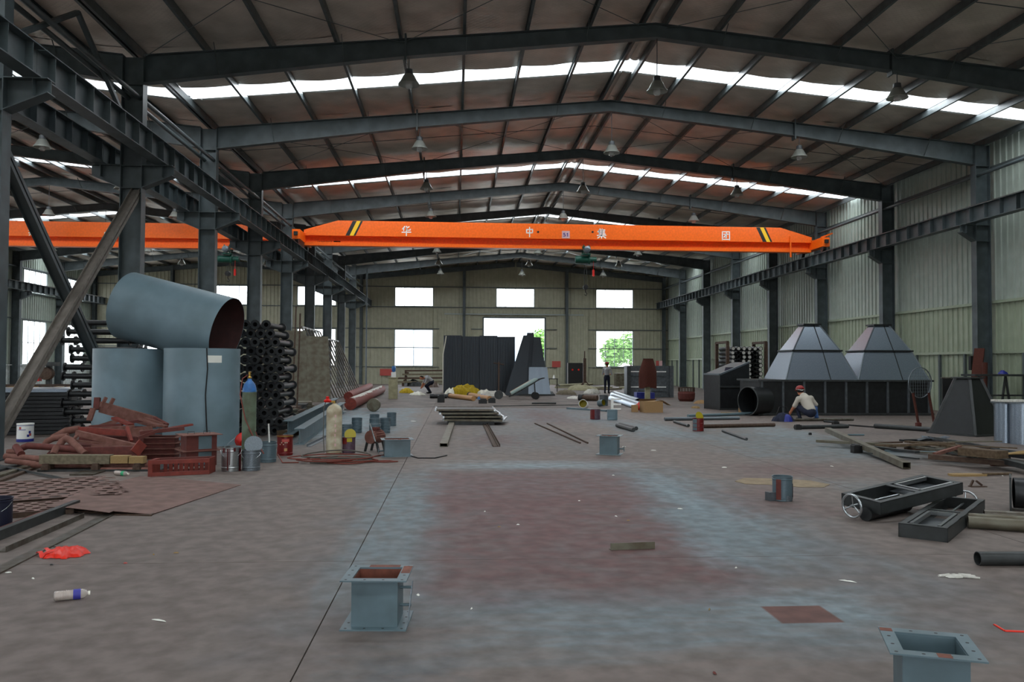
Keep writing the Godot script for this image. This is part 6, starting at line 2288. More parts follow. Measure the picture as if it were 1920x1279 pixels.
func right_machines() -> void:
	# the long dark box with two sheet-metal hoppers on it
	var a := Vector3(9.85, 0, -26.3)
	var w := 5.85
	var d := 2.0
	var h := 1.17
	var root := thing("filter_casing", "long black steel casing on the floor carrying two hoppers", "casing", Vector3(a.x + w * 0.5, 0, a.z - d * 0.5), 0.0)
	var st := S()
	bx(st, Vector3(0, h * 0.5, 0), Vector3(w - 0.1, h, d - 0.1))
	part(st, "shell", M.black_steel, root)
	for y in [0.05, h - 0.03]:
		st = S()
		bx(st, Vector3(0, y, 0), Vector3(w + 0.08, 0.06, d + 0.08))
		part(st, "rim_angle", M.dark_steel, root)
	for i in 9:
		st = S()
		bx(st, Vector3(-w * 0.5 + 0.1 + i * (w - 0.2) / 8.0, h * 0.5, d * 0.5 - 0.03), Vector3(0.07, h - 0.12, 0.06))
		part(st, "stiffener", M.panel_grey, root)
	for s in [-1, 1]:
		var hop := thing("sheet_hopper", ["bright sheet-steel pyramid hopper on the casing, next to the column", "bright sheet-steel pyramid hopper on the casing, next to the dark boxes"][0 if s > 0 else 1], "hopper", Vector3(13.19 + s * 1.22, h, -27.3))
		st = S()
		frustum(st, 2.42, 1.96, 0.0, 1.62, 1.2, 0.95)
		part(st, "lower_skirt", M.galvanised, hop)
		st = S()
		frustum(st, 1.6, 1.18, 0.97, 0.5, 0.45, 1.83)
		part(st, "upper_skirt", M.galvanised, hop)
		st = S()
		bx(st, Vector3(0, 0.96, 0), Vector3(1.72, 0.05, 1.3))
		part(st, "mid_flange", M.black_steel, hop)
		st = S()
		bx(st, Vector3(0, 1.85, 0), Vector3(0.62, 0.05, 0.58))
		part(st, "top_flange", M.black_steel, hop)
		for q in [[2.42, 1.96, 0.0, 1.62, 1.2, 0.95], [1.6, 1.18, 0.97, 0.5, 0.45, 1.83]]:
			for e in [-1, 1]:
				st = S()
				bar(st, Vector3(e * q[0] * 0.5, q[2], q[1] * 0.5), Vector3(e * q[3] * 0.5, q[5], q[4] * 0.5), 0.035, 0.035)
				part(st, "corner_bead", M.galv_dull, hop)
			st = S()
			bar(st, Vector3(q[0] * 0.12, q[2], q[1] * 0.5 + 0.01), Vector3(q[3] * 0.12, q[5], q[4] * 0.5 + 0.01), 0.02, 0.02)
			part(st, "seam", M.dark_steel, hop)
	# dark boxes and the tube bundle to their side
	st = S()
	root = thing("duct_box", "large black duct box with a sloping bright edge beside the casing", "duct box", on(1362, 769, 0.7), 0.2)
	var p := [Vector3(-0.6, 0, 0.6), Vector3(0.6, 0, 0.6), Vector3(0.6, 0, -0.6), Vector3(-0.6, 0, -0.6), Vector3(-0.6, 1.3, 0.6), Vector3(0.6, 1.75, 0.6), Vector3(0.6, 1.75, -0.6), Vector3(-0.6, 1.3, -0.6)]
	hexa(st, p)
	part(st, "shell", M.black_steel, root)
	st = S()
	bar(st, p[4], p[5], 0.06, 0.06)
	bar(st, p[4], p[7], 0.06, 0.06)
	part(st, "top_edge", M.galv_dull, root)
	st = S()
	bar(st, Vector3(-0.64, 0.85, 0.62), Vector3(0.64, 0.85, 0.62), 0.05, 0.06)
	bar(st, Vector3(-0.64, 0.03, 0.62), Vector3(0.64, 0.03, 0.62), 0.05, 0.06)
	part(st, "stiffener", M.dark_steel, root)
	var proto := thing("bundle_tube", "dark steel tube with a bright open end in the stacked tube bundle", "steel tube", Vector3.ZERO, 0.0, "tube bundle behind the dark box")
	st = S()
	lathe(st, [V(0.07, 0), V(0.085, 0), V(0.085, 1.6), V(0.07, 1.6), V(0.07, 0)], 14, Transform3D(Basis(Vector3(1, 0, 0), Vector3(0, 0, -1), Vector3(0, 1, 0)), Vector3.ZERO))
	part(st, "tube", M.black_steel, proto)
	st = S()
	lathe(st, [V(0.069, 0.0), V(0.069, -0.002), V(0, -0.002)], 14, Transform3D(Basis(Vector3(1, 0, 0), Vector3(0, 0, -1), Vector3(0, 1, 0)), Vector3(0, 0, -0.02)))
	part(st, "end_cap", M.rag, proto)
	var base := gz(1374, 700, 33.0)
	var first := true
	for col in 6:
		for row in 14:
			var o: Node3D = proto if first else copy(proto, Vector3.ZERO, 0.0)
			first = false
			o.position = Vector3(base.x + 0.23 * col + (0.02 if row % 2 else 0.0), 0.086 + row * 0.172, -33.0)
			o.set_meta("label", "bright-ended tube of the bundle, layer %d from floor, file %d from pot" % [row + 1, col + 1])
			if col in [1, 4] and row < 13:
				o.get_child(1).free()
				o.set_meta("label", "open-ended tube of the bundle, layer %d from floor, file %d from pot" % [row + 1, col + 1])
	for q in [[-0.2, "bundle frame upright on the pot's side"], [1.4, "bundle frame upright on the hopper's side"]]:
		st = S()
		bx(st, Vector3(0, 1.3, 0), Vector3(0.12, 2.6, 0.12))
		bx(st, Vector3(0, 1.3, -1.4), Vector3(0.12, 2.6, 0.12))
		bx(st, Vector3(0, 2.58, -0.7), Vector3(0.12, 0.1, 1.4))
		solo(st, "rack_upright", M.rust_steel, "rusty " + q[1], "rack", Vector3(base.x + q[0], 0, -33.05))
	st = S()
	st.set_smooth_group(1)
	coat(st, 0.62, 0.85, 8)
	solo(st, "work_coat", M.coat_violet, "grey-violet work coat hung on the corner of the black duct box", "coat", gz(1369, 732, 29.9))
	# large duct ring
	root = thing("duct_ring", "large black round duct piece standing on edge by the casing", "duct", on(1424, 780, 0.0) + Vector3(0, 0.475, -0.3), 0.4)
	st = S()
	lathe(st, [V(0.44, -0.35), V(0.46, -0.35), V(0.46, 0.35), V(0.44, 0.35), V(0.44, -0.35)], 36, Transform3D(Basis(Vector3(0, -1, 0), Vector3(1, 0, 0), Vector3(0, 0, 1)), Vector3.ZERO))
	part(st, "shell", M.black_steel, root)
	st = S()
	lathe(st, [V(0.44, -0.36), V(0.475, -0.36), V(0.475, -0.33), V(0.44, -0.33), V(0.44, -0.36)], 36, Transform3D(Basis(Vector3(0, -1, 0), Vector3(1, 0, 0), Vector3(0, 0, 1)), Vector3.ZERO))
	part(st, "rim", M.dark_steel, root)
	carton("little brown carton at the foot of the round duct", on(1391, 774, 0.1), 0.3, 0.16, 0.16, 0.16, false)
	bars("flat_bar", M.wood_pale, "pale wooden strip on the floor before the little carton", "timber", g(1352, 774) + Vector3(0, 0.012, 0), g(1386, 775) + Vector3(0, 0.012, 0), 0.08, 0.02)
	# tool bag at the worker's side
	root = thing("tool_bag", "blue and black tool bag on the floor beside the squatting worker", "bag", on(1468, 791, 0.2))
	part(crumple(0.62, 0.4, 0.3, 9, 14, 0.2), "body", M.trousers_dark, root)
	part(crumple(0.3, 0.3, 0.26, 10, 10, 0.15), "pocket", M.blue, root).position = Vector3(0.08, 0, 0.1)
	st = S()
	tube(st, [Vector3(-0.2, 0.15, 0), Vector3(-0.1, 0.42, 0), Vector3(0.1, 0.42, 0), Vector3(0.2, 0.15, 0)], 0.015, 6)
	part(st, "handle", M.rubber, root)
	# work pieces on the floor before the casing
	for q in [[1488, 790, 1600, 789, 0.04, M.raw_steel, "pale bar on the floor beside the squatting worker"], [1425, 778, 1450, 774, 0.03, M.raw_steel, "thin pale bar on the floor by the tool bag"], [1490, 805, 1590, 803, 0.05, M.dark_steel, "dark bar on the floor in front of the worker"], [1605, 843, 1684, 838, 0.03, M.rust_steel, "brown bar on the floor beyond the long tube"], [1640, 803, 1760, 811, 0.06, M.dark_steel, "thick dark bar on the floor before the casing"], [1560, 796, 1650, 803, 0.02, M.rubber, "thin dark rod leading to the thick bar"], [1545, 792, 1570, 794, 0.03, M.dark_steel, "short dark rod beside the worker's bar"], [1428, 800, 1440, 800, 0.03, M.rust_steel, "short brown rod end near the red can"], [1590, 817, 1620, 817, 0.02, M.grey_paint, "thin blue-grey rod on the floor behind the long tube"]]:
		tubes("steel_bar", q[5], q[6], "bar", [g(q[0], q[1]) + Vector3(0, q[4], 0), g(q[2], q[3]) + Vector3(0, q[4], 0)], q[4], "", 8)
	for q in [[1496, 806, 0.12, "small black block beside the dark bar"], [1567, 799, 0.12, "small black block behind the dark bar"], [1722, 800, 0.1, "small dark red block near the thick bar"], [1606, 850, 0.14, "black block propping the long tube"], [1519, 816, 0.05, "tiny black nut on the floor before the worker"]]:
		st = S()
		bx(st, Vector3(0, q[2] * 0.5, 0), Vector3(q[2] * 1.2, q[2], q[2]))
		bx(st, Vector3(0, q[2] * 1.05, 0), Vector3(q[2] * 0.7, q[2] * 0.1, q[2] * 0.6))
		solo(st, "steel_block", M.primer if q[0] == 1722 else M.black, q[3], "block", on(q[0], q[1], 0.05))
	# dark pyramid hopper standing on the floor with a framed panel behind
	var c := on(1816, 818, 0.72)
	root = thing("floor_hopper", "dark steel pyramid hopper standing mouth-down on the floor", "hopper", c, 0.42)
	st = S()
	frustum(st, 1.25, 1.15, 0.0, 0.42, 0.36, 1.34)
	part(st, "skirt", M.black_steel, root)
	st = S()
	for q in [[-1, 1], [1, 1], [1, -1], [-1, -1]]:
		bar(st, Vector3(q[0] * 0.625, 0, q[1] * 0.575), Vector3(q[0] * 0.21, 1.34, q[1] * 0.18), 0.06, 0.06)
	part(st, "corner_angle", M.dark_steel, root)
	st = S()
	flange_ring(st, 0.56, 0.5, 0.4, 0.34, 1.35, 0.03)
	flange_ring(st, 1.36, 1.26, 1.2, 1.1, 0.02, 0.04)
	part(st, "flange", M.dark_steel, root)
	root = thing("propped_board", "black panel with a pale rim propped behind the dark hopper", "panel", c + Vector3(0.42, 0, -0.9), -0.15)
	st = S()
	bx(st, Vector3(0, 0.66, 0), Vector3(0.95, 1.32, 0.04))
	part(st, "panel", M.black, root)
	st = S()
	bx(st, Vector3(0, 1.33, 0.0), Vector3(1.0, 0.03, 0.08))
	bx(st, Vector3(0.49, 0.66, 0.0), Vector3(0.03, 1.32, 0.08))
	part(st, "rim", M.raw_steel, root)
	st = S()
	bar(st, Vector3(-0.35, 0.0, -0.5), Vector3(-0.35, 1.25, -0.03), 0.05, 0.05, Vector3(1, 0, 0))
	bar(st, Vector3(0.35, 0.0, -0.5), Vector3(0.35, 1.25, -0.03), 0.05, 0.05, Vector3(1, 0, 0))
	part(st, "prop", M.rust_steel, root)
	# round sieve behind, red post
	root = thing("round_sieve", "round wire sieve leaning between casing and hopper", "sieve", on(1772, 800, 0.5) + Vector3(0, 0.0, -1.2), 0.3)
	st = S()
	lathe(st, [V(0.43, -0.015), V(0.445, -0.015), V(0.445, 0.015), V(0.43, 0.015), V(0.43, -0.015)], 30, Transform3D(Basis(Vector3(1, 0, 0), Vector3(0, 0, 1), Vector3(0, -1, 0)), Vector3(0, 1.15, 0)))
	part(st, "hoop", M.galv_dull, root)
	for i in 9:
		st = S()
		var t := -0.36 + 0.09 * i
		var e := sqrt(0.43 * 0.43 - t * t)
		bar(st, Vector3(t, 1.15 - e, 0), Vector3(t, 1.15 + e, 0), 0.006, 0.006, Vector3(0, 0, 1))
		bar(st, Vector3(-e, 1.15 + t, 0), Vector3(e, 1.15 + t, 0), 0.006, 0.006)
		part(st, "wire", M.galv_dull, root)
	for s in [-1, 1]:
		st = S()
		bar(st, Vector3(s * 0.3, 0, 0.2), Vector3(s * 0.3, 0.85, 0.02), 0.05, 0.05, Vector3(1, 0, 0))
		part(st, "leg", M.coat_brown, root)
	# galvanised ducts on end
	for q in [[1883, 831, 0.19, 0.86, "galvanised round duct standing on end beside the dark hopper"], [1914, 834, 0.2, 0.86, "second galvanised round duct standing on end at the frame edge"]]:
		root = thing("round_duct", q[4], "duct", on(q[0], q[1], 0.2))
		st = S()
		lathe(st, [V(q[2] - 0.006, 0), V(q[2], 0), V(q[2], q[3]), V(q[2] - 0.006, q[3]), V(q[2] - 0.006, 0)], 28)
		part(st, "shell", M.galvanised, root)
		st = S()
		lathe(st, [V(q[2] - 0.006, q[3] - 0.02), V(q[2] + 0.06, q[3] - 0.02), V(q[2] + 0.06, q[3] + 0.01), V(q[2] - 0.006, q[3] + 0.01), V(q[2] - 0.006, q[3] - 0.02)], 28)
		part(st, "flange", M.galv_dull, root)
	st = S()
	bx(st, Vector3(0, 0.02, 0), Vector3(0.7, 0.04, 0.4))
	solo(st, "flat_tray", M.rag, "pale flat lid lying on the round ducts", "lid", Vector3(on(1905, 833, 0.2).x, 0.875, on(1905, 833, 0.2).z - 0.1), 0.1)
	# trestle, plank and switch box by the wall
	root = thing("steel_trestle", "dark steel trestle table standing by the wall", "trestle", Vector3(16.6, 0, -24.4))
	st = S()
	bx(st, Vector3(0.2, 1.36, 0), Vector3(2.2, 0.06, 0.7))
	part(st, "top_frame", M.dark_steel, root)
	for s in [-0.75, 0.1, 0.95]:
		st = S()
		bar(st, Vector3(s - 0.2, 0, 0.3), Vector3(s, 1.33, 0.3), 0.05, 0.05, Vector3(0, 0, 1))
		bar(st, Vector3(s + 0.2, 0, 0.3), Vector3(s, 1.33, 0.3), 0.05, 0.05, Vector3(0, 0, 1))
		part(st, "leg", M.dark_steel, root)
	st = S()
	bx(st, Vector3(0.2, 0.75, 0.3), Vector3(2.1, 0.05, 0.05))
	part(st, "tie_bar", M.dark_steel, root)
	root = thing("cap", "dark blue cloth cap left on the trestle", "cap", Vector3(16.75, 1.39, -24.3))
	part(crumple(0.28, 0.22, 0.12, 3, 10), "crown", M.blue, root)
	bars("leaning_plank", M.coat_brown, "dark brown plank leaning against the wall by the trestle", "timber", Vector3(16.2, 0.0, -25.0), Vector3(16.75, 2.2, -25.4), 0.3, 0.06)
	tubes("leaning_pole", M.coat_brown, "dark brown pole leaning beside the plank", "pole", [Vector3(16.5, 0, -24.85), Vector3(16.62, 1.75, -24.95)], 0.08)
	root = thing("switch_box", "open grey switch box fixed to the column by the trestle", "switch box", gz(1829, 681, 25.85))
	st = S()
	bx(st, Vector3(-0.1, 0, 0), Vector3(0.2, 0.46, 0.12))
	part(st, "door", M.black, root)
	st = S()
	bx(st, Vector3(0.12, 0, 0.02), Vector3(0.18, 0.46, 0.16))
	part(st, "case", M.raw_steel, root)
	# scrap of strips on the floor
	var G := "scrap strips on the floor by the ducts"
	var strips := [
		[1532, 827, 0.1, 1700, 836, 0.12, 0.12, 0.05, M.olive_steel, "long olive strip passing under the long tube"],
		[1640, 836, 0.12, 1790, 832, 0.2, 0.1, 0.04, M.wood, "brown strip in the scrap, behind the long tube"],
		[1690, 834, 0.1, 1830, 856, 0.15, 0.08, 0.04, M.olive_steel, "olive strip sloping towards the duct ends"],
		[1700, 828, 0.12, 1860, 846, 0.2, 0.1, 0.04, M.wood, "brown lath along the back of the scrap"],
		[1720, 840, 0.15, 1860, 850, 0.22, 0.08, 0.03, M.raw_steel, "pale narrow strip in the middle of the scrap"],
		[1755, 822, 0.12, 1870, 842, 0.12, 0.09, 0.05, M.dark_steel, "dark bar behind the brown plank"],
		[1600, 834, 0.12, 1720, 848, 0.14, 0.1, 0.04, M.dark_steel, "dark strip under the brown strip"],
		[1660, 845, 0.1, 1800, 850, 0.14, 0.12, 0.03, M.grey_paint, "blue-grey strip low in the scrap"],
		[1742, 856, 0.12, 1920, 872, 0.1, 0.1, 0.08, M.rust_steel, "rusty bar end at the near side of the scrap"],
		[1752, 852, 0.16, 1800, 838, 0.24, 0.06, 0.05, M.primer_dusty, "reddish lath rising in the scrap"],
		[1800, 852, 0.2, 1925, 849, 0.26, 0.12, 0.03, M.raw_steel, "pale flat strip on top of the scrap"],
		[1860, 858, 0.14, 1930, 876, 0.12, 0.14, 0.08, M.dark_steel, "dark channel end leaving the frame"],
		[1690, 826, 0.02, 1752, 824, 0.02, 0.12, 0.04, M.black_steel, "black strip under the bright sheet scraps"],
		[1860, 846, 0.1, 1935, 856, 0.1, 0.16, 0.1, M.black_steel, "black bar under the pale strip"],
		[1620, 831, 0.05, 1690, 829, 0.06, 0.1, 0.03, M.rust_steel, "rusty flat at the back of the scrap"]]
	for q in strips:
		bars("scrap_strip", q[8], q[9], "scrap", g(q[0], q[1], q[2]), g(q[3], q[4], q[5]), q[6], q[7], G)
	for i in 14:
		var sx := rng.randf_range(1600, 1800)
		var sy := rng.randf_range(828, 852)
		var dx := rng.randf_range(60, 150)
		bars("scrap_strip", [M.olive_steel, M.wood, M.rust_steel, M.dark_steel][i % 4], "narrow %s strip tangled in the middle of the scrap" % ["olive", "brown", "rusty", "dark"][i % 4], "scrap", g(sx, sy, 0.03 + 0.012 * i), g(sx + dx, sy + rng.randf_range(-6, 12), 0.04 + 0.012 * i), rng.randf_range(0.03, 0.07), 0.02, G)
	for q in [[1720, 838, 0.5, 0.12], [1790, 845, 0.6, 0.14], [1860, 852, 0.7, 0.15], [1660, 836, 0.4, 0.08]]:   # what the strips lie on
		st = S()
		bx(st, Vector3(0, q[3] * 0.4, 0), Vector3(q[2], q[3] * 0.8, 0.12))
		solo(st, "scrap_bearer", M.rust_steel, "rusty bearer half hidden under the scrap strips", "block", on(q[0], q[1] + 8, 0.0), 0.2, "bearers under the scrap")
	bars("brown_plank", M.wood, "thick brown plank lying on the scrap strips", "timber", g(1806, 846, 0.25), g(1880, 853, 0.26), 0.25, 0.12)
	root = thing("twig_broom", "bundle of straw bristles at the end of the brown plank", "broom", g(1880, 852, 0.24))
	for i in 9:
		st = S()
		tube(st, [Vector3(0, 0, 0), Vector3(0.35 + 0.03 * i, 0.02 + 0.012 * (i % 3), -0.12 + 0.03 * i)], 0.014, 5)
		part(st, "bristle", M.wood_pale, root)
	for i in 4:
		st = S()
		bx(st, Vector3(0, 0.01, 0), Vector3(0.24, 0.012, 0.2), Basis.from_euler(Vector3(0.3 * sin(i), 0, 0.25 * cos(i * 2.0))))
		solo(st, "sheet_scrap", M.galvanised if i % 2 else M.dark_sheet, "curled sheet-metal scrap on the floor before the dark hopper, %s" % ["first", "second", "third", "fourth"][i], "scrap", on(1728 + 13 * i, 824 - (i % 2) * 2, 0.0, 0.04))
	root = thing("iron_dish", "rusty half-buried iron dish under the scrap strips", "dish", on(1832, 869, 0.2))
	st = S()
	lathe(st, [V(0, 0.0), V(0.12, 0.0), V(0.24, 0.14), V(0.22, 0.15), V(0.1, 0.02), V(0, 0.02)], 20)
	part(st, "dish", M.rust_steel, root)
	tubes("steel_tube", M.primer, "short dark red tube end beside the iron dish", "steel tube", [g(1858, 868, 0.05), g(1885, 868, 0.05)], 0.05)
	tubes("steel_tube", M.olive_steel, "thin brown tube before the scrap strips", "steel tube", [g(1746, 857, 0.07), g(1830, 860, 0.07)], 0.045)
	# the long tube propped over the strips
	st = S()
	var ta := g(1700, 873, 0.06)
	var tb := g(1552, 806, 0.2)
	pipe_ext(st, rect(0.12, 0.1), rect(0.108, 0.088), ta.distance_to(tb), along(Vector3.ZERO, tb - ta))
	solo(st, "square_tube", M.olive_steel, "long square steel tube propped on a block, lying askew", "steel tube", ta)


func handwheel(root: Node3D, c: Vector3, axis: Vector3, r: float) -> void:
	var z := axis.normalized()
	var x := z.cross(Vector3.UP).normalized()
	var y := z.cross(x)
	var st := S()
	var pts := []
	for i in 24:
		pts.append(c + (x * cos(TAU * i / 24.0) + y * sin(TAU * i / 24.0)) * r)
	tube(st, pts, 0.013, 8, true)
	for i in 3:
		tube(st, [c - z * 0.02, c + (x * cos(TAU * i / 3.0 + 0.5) + y * sin(TAU * i / 3.0 + 0.5)) * r], 0.008, 6)
	tube(st, [c - z * 0.14, c + z * 0.02], 0.014, 8)
	part(st, "handwheel", M.bright_steel, root)


func slide_gate(label: String, at: Vector3, turn: float, l: float, w: float, h: float, wheel_end: int) -> Node3D:
	# long channel frame, half closed by a plate, with a square outlet at the other half; local x along its length
	var root := thing("slide_gate", label, "slide gate", at, turn)
	for s in [-1, 1]:
		var st := S()
		bx(st, Vector3(0, h * 0.5, s * (w * 0.5 - 0.004)), Vector3(l, h, 0.008))
		bx(st, Vector3(0, h - 0.004, s * (w * 0.5 - 0.03)), Vector3(l, 0.008, 0.06))
		bx(st, Vector3(0, 0.004, s * (w * 0.5 - 0.03)), Vector3(l, 0.008, 0.06))
		part(st, "side_channel", M.dark_steel, root)
		st = S()
		bx(st, Vector3(s * (l * 0.5 - 0.004), h * 0.5, 0), Vector3(0.008, h, w))
		bx(st, Vector3(s * (l * 0.5 - 0.03), h - 0.004, 0), Vector3(0.06, 0.008, w - 0.12))
		part(st, "end_channel", M.dark_steel, root)
	var st := S()
	bx(st, Vector3(0, h - 0.006, 0), Vector3(0.06, 0.01, w - 0.1))
	part(st, "cross_bar", M.dark_steel, root)
	st = S()
	bx(st, Vector3(-wheel_end * l * 0.25, h * 0.35, 0), Vector3(l * 0.44, 0.008, w - 0.1))
	part(st, "slide_plate", M.panel_grey, root)
	st = S()
	for s in [-1, 1]:
		bar(st, Vector3(-wheel_end * l * 0.45, h - 0.02, s * (w * 0.5 - 0.09)), Vector3(-wheel_end * l * 0.06, h - 0.02, s * (w * 0.5 - 0.09)), 0.03, 0.04)
	bar(st, Vector3(-wheel_end * l * 0.06, h - 0.02, -(w * 0.5 - 0.1)), Vector3(-wheel_end * l * 0.06, h - 0.02, w * 0.5 - 0.1), 0.03, 0.04)
	part(st, "seal_frame", M.tin, root)
	st = S()
	tube(st, [Vector3(wheel_end * l * 0.5, h * 0.5, 0), Vector3(wheel_end * l * 0.05, h * 0.5, 0)], 0.014, 8)
	part(st, "screw_spindle", M.bright_steel, root)
	handwheel(root, Vector3(wheel_end * (l * 0.5 + 0.13), h * 0.5, 0), Vector3(wheel_end, 0, 0), 0.12)
	return root


func right_foreground() -> void:
	damper("grey flanged damper at the bottom edge of the frame, cut off below", Vector3(2.238, 0, -3.79), -0.36, 0.4, 0.4, 0.3, 1, false, "grey_paint")
	var gate := slide_gate("dark slide gate lying on the floor, its wheel at the far end", Vector3(5.03, 0.0, -8.22), atan2(1.64, 1.46), 2.1, 0.42, 0.13, 1)
	gate = slide_gate("dark slide gate tilted on top of the other one, wheel on the floor side", Vector3(4.86, 0.16, -8.72), 0.5, 1.3, 0.5, 0.13, -1)
	gate.rotation = Vector3(0.06, 0.4, 0.1)
	# pipes and elbow
	for q in [[Vector3(5.1, 0.06, -7.95), Vector3(6.6, 0.06, -7.2), M.olive_steel, "near olive pipe lying beside the slide gates"], [Vector3(5.2, 0.06, -8.12), Vector3(6.9, 0.06, -7.35), M.olive_steel, "middle olive pipe lying beside the slide gates"], [Vector3(5.5, 0.06, -8.3), Vector3(7.1, 0.06, -7.52), M.raw_steel, "pale pipe lying behind the olive ones"]]:
		var st := S()
		hollow_pipe(st, Vector3.ZERO, q[1] - q[0], 0.06, 0.005, 18)
		solo(st, "steel_pipe", q[2], q[3], "pipe", q[0], 0.0)
	tubes("steel_pipe", M.black_steel, "black pipe lying under the tilted slide gate", "pipe", [Vector3(4.25, 0.07, -8.35), Vector3(5.0, 0.07, -8.9)], 0.07)
	var root := thing("pipe_elbow", "large black pipe elbow with a square flange at the frame edge", "pipe elbow", Vector3(6.28, 0.19, -8.95), -0.6)
	var st := S()
	var pts := []
	for i in 10:
		var w := PI * 0.5 * i / 9.0
		pts.append(Vector3(0.55 * sin(w), 0, -0.55 + 0.55 * cos(w)))
	tube(st, pts, 0.17, 20)
	part(st, "bend", M.black_steel, root)
	st = S()
	bx(st, Vector3(-0.03, 0.0, 0), Vector3(0.02, 0.38, 0.42))
	part(st, "flange", M.dark_steel, root)
	st = S()
	hollow_pipe(st, Vector3.ZERO, Vector3(1.2, 0, 0.05), 0.055, 0.006, 20)
	solo(st, "steel_pipe", M.dark_steel, "dark open pipe end lying alone near the rag glove", "pipe", Vector3(4.22, 0.055, -6.46))
	# broom head shaped like a paddle
	root = thing("wooden_paddle", "wooden paddle with a broad tan blade lying on the floor", "paddle", g(1782, 893))
	st = S()
	var u := g(1860, 889) - g(1782, 893)
	var poly := PackedVector2Array([V(0, 0.03), V(0.02, 0.1), V(0.15, 0.12), V(0.4, 0.1), V(0.55, 0.03), V(0.55, -0.02), V(0.35, -0.05), V(0.1, -0.05), V(0.02, -0.03)])
	ext(st, poly, 0.03, Transform3D(Basis(Vector3(1, 0, 0), Vector3(0, 0, -1), Vector3(0, 1, 0)), Vector3.ZERO))
	part(st, "blade", M.wood_pale, root)
	st = S()
	tube(st, [Vector3(0.5, 0.025, -0.01), Vector3(0.95, 0.03, -0.03)], 0.02, 8)
	part(st, "handle", M.wood, root)
	# cardboard and paint can
	plate("cardboard_sheet", M.cardboard_old, "flat torn piece of tan cardboard under the stained can", "cardboard", [g(1378, 903), g(1398, 908), g(1440, 909), g(1500, 914), g(1545, 914), g(1556, 909), g(1520, 902), g(1460, 898), g(1395, 897)], 0.006)
	root = pail("paint_can", "paint-stained steel can standing on the torn cardboard", on(1467, 941, 0.12), 0.115, 0.29, M.tin_grey, 0.4, [0.12, 0.88], false, false)
	for q in [[-1.4, 0.02, 0.26, 0.5, M.primer], [0.6, 0.03, 0.2, 0.7, M.can_purple], [-0.4, 0.0, 0.07, 0.6, M.galv_dull]]:
		st = S()
		band(st, 0.1225, q[1], q[2], q[0], q[0] + q[3], 5)
		part(st, "paint_run", q[4], root)
	st = S()
	bx(st, Vector3(-0.15, 0.05, -0.02), Vector3(0.08, 0.1, 0.1))
	solo(st, "small_tin", M.panel_grey, "little grey tin hidden beside the stained can", "tin", root.position, 0.2)
	# other small pieces
	root = thing("steel_bracket", "small dark bracket with two lugs lying by the elbow flange", "bracket", g(1833, 913))
	st = S()
	bx(st, Vector3(0, 0.006, 0), Vector3(0.22, 0.012, 0.08))
	bar(st, Vector3(-0.1, 0.01, 0), Vector3(-0.06, 0.09, 0), 0.03, 0.02)
	bar(st, Vector3(-0.02, 0.08, 0), Vector3(0.06, 0.02, 0), 0.03, 0.02)
	part(st, "body", M.rust_steel, root)
	root = thing("rag_glove", "dirty white rag glove lying flat on the floor", "glove", g(1790, 1082))
	st = crumple(0.16, 0.11, 0.02, 44, 10)
	part(st, "palm", M.rag, root)
	for i in 4:
		st = S()
		tube(st, [Vector3(0.05, 0.01, -0.03 + 0.02 * i), Vector3(0.14 + 0.015 * (i % 2), 0.008, -0.02 + 0.03 * i)], [0.011, 0.008], 6)
		part(st, "finger", M.rag, root)
	st = S()
	tube(st, [Vector3(-0.03, 0.01, -0.02), Vector3(-0.12, 0.008, -0.01)], [0.014, 0.01], 6)
	part(st, "cuff_strip", M.rag, root)
	root = thing("red_strip", "thin orange-red plastic strip at the edge near the damper", "plastic strip", g(1864, 1172))
	st = S()
	var e1 := g(1884, 1184) - g(1864, 1172)
	var e2 := g(1930, 1186) - g(1864, 1172)
	bar(st, Vector3(0, 0.004, 0), e1 + Vector3(0, 0.004, 0), 0.012, 0.006)
	bar(st, e1 + Vector3(0, 0.004, 0), e2 + Vector3(0, 0.004, 0), 0.02, 0.006)
	part(st, "strip", M.bag, root)


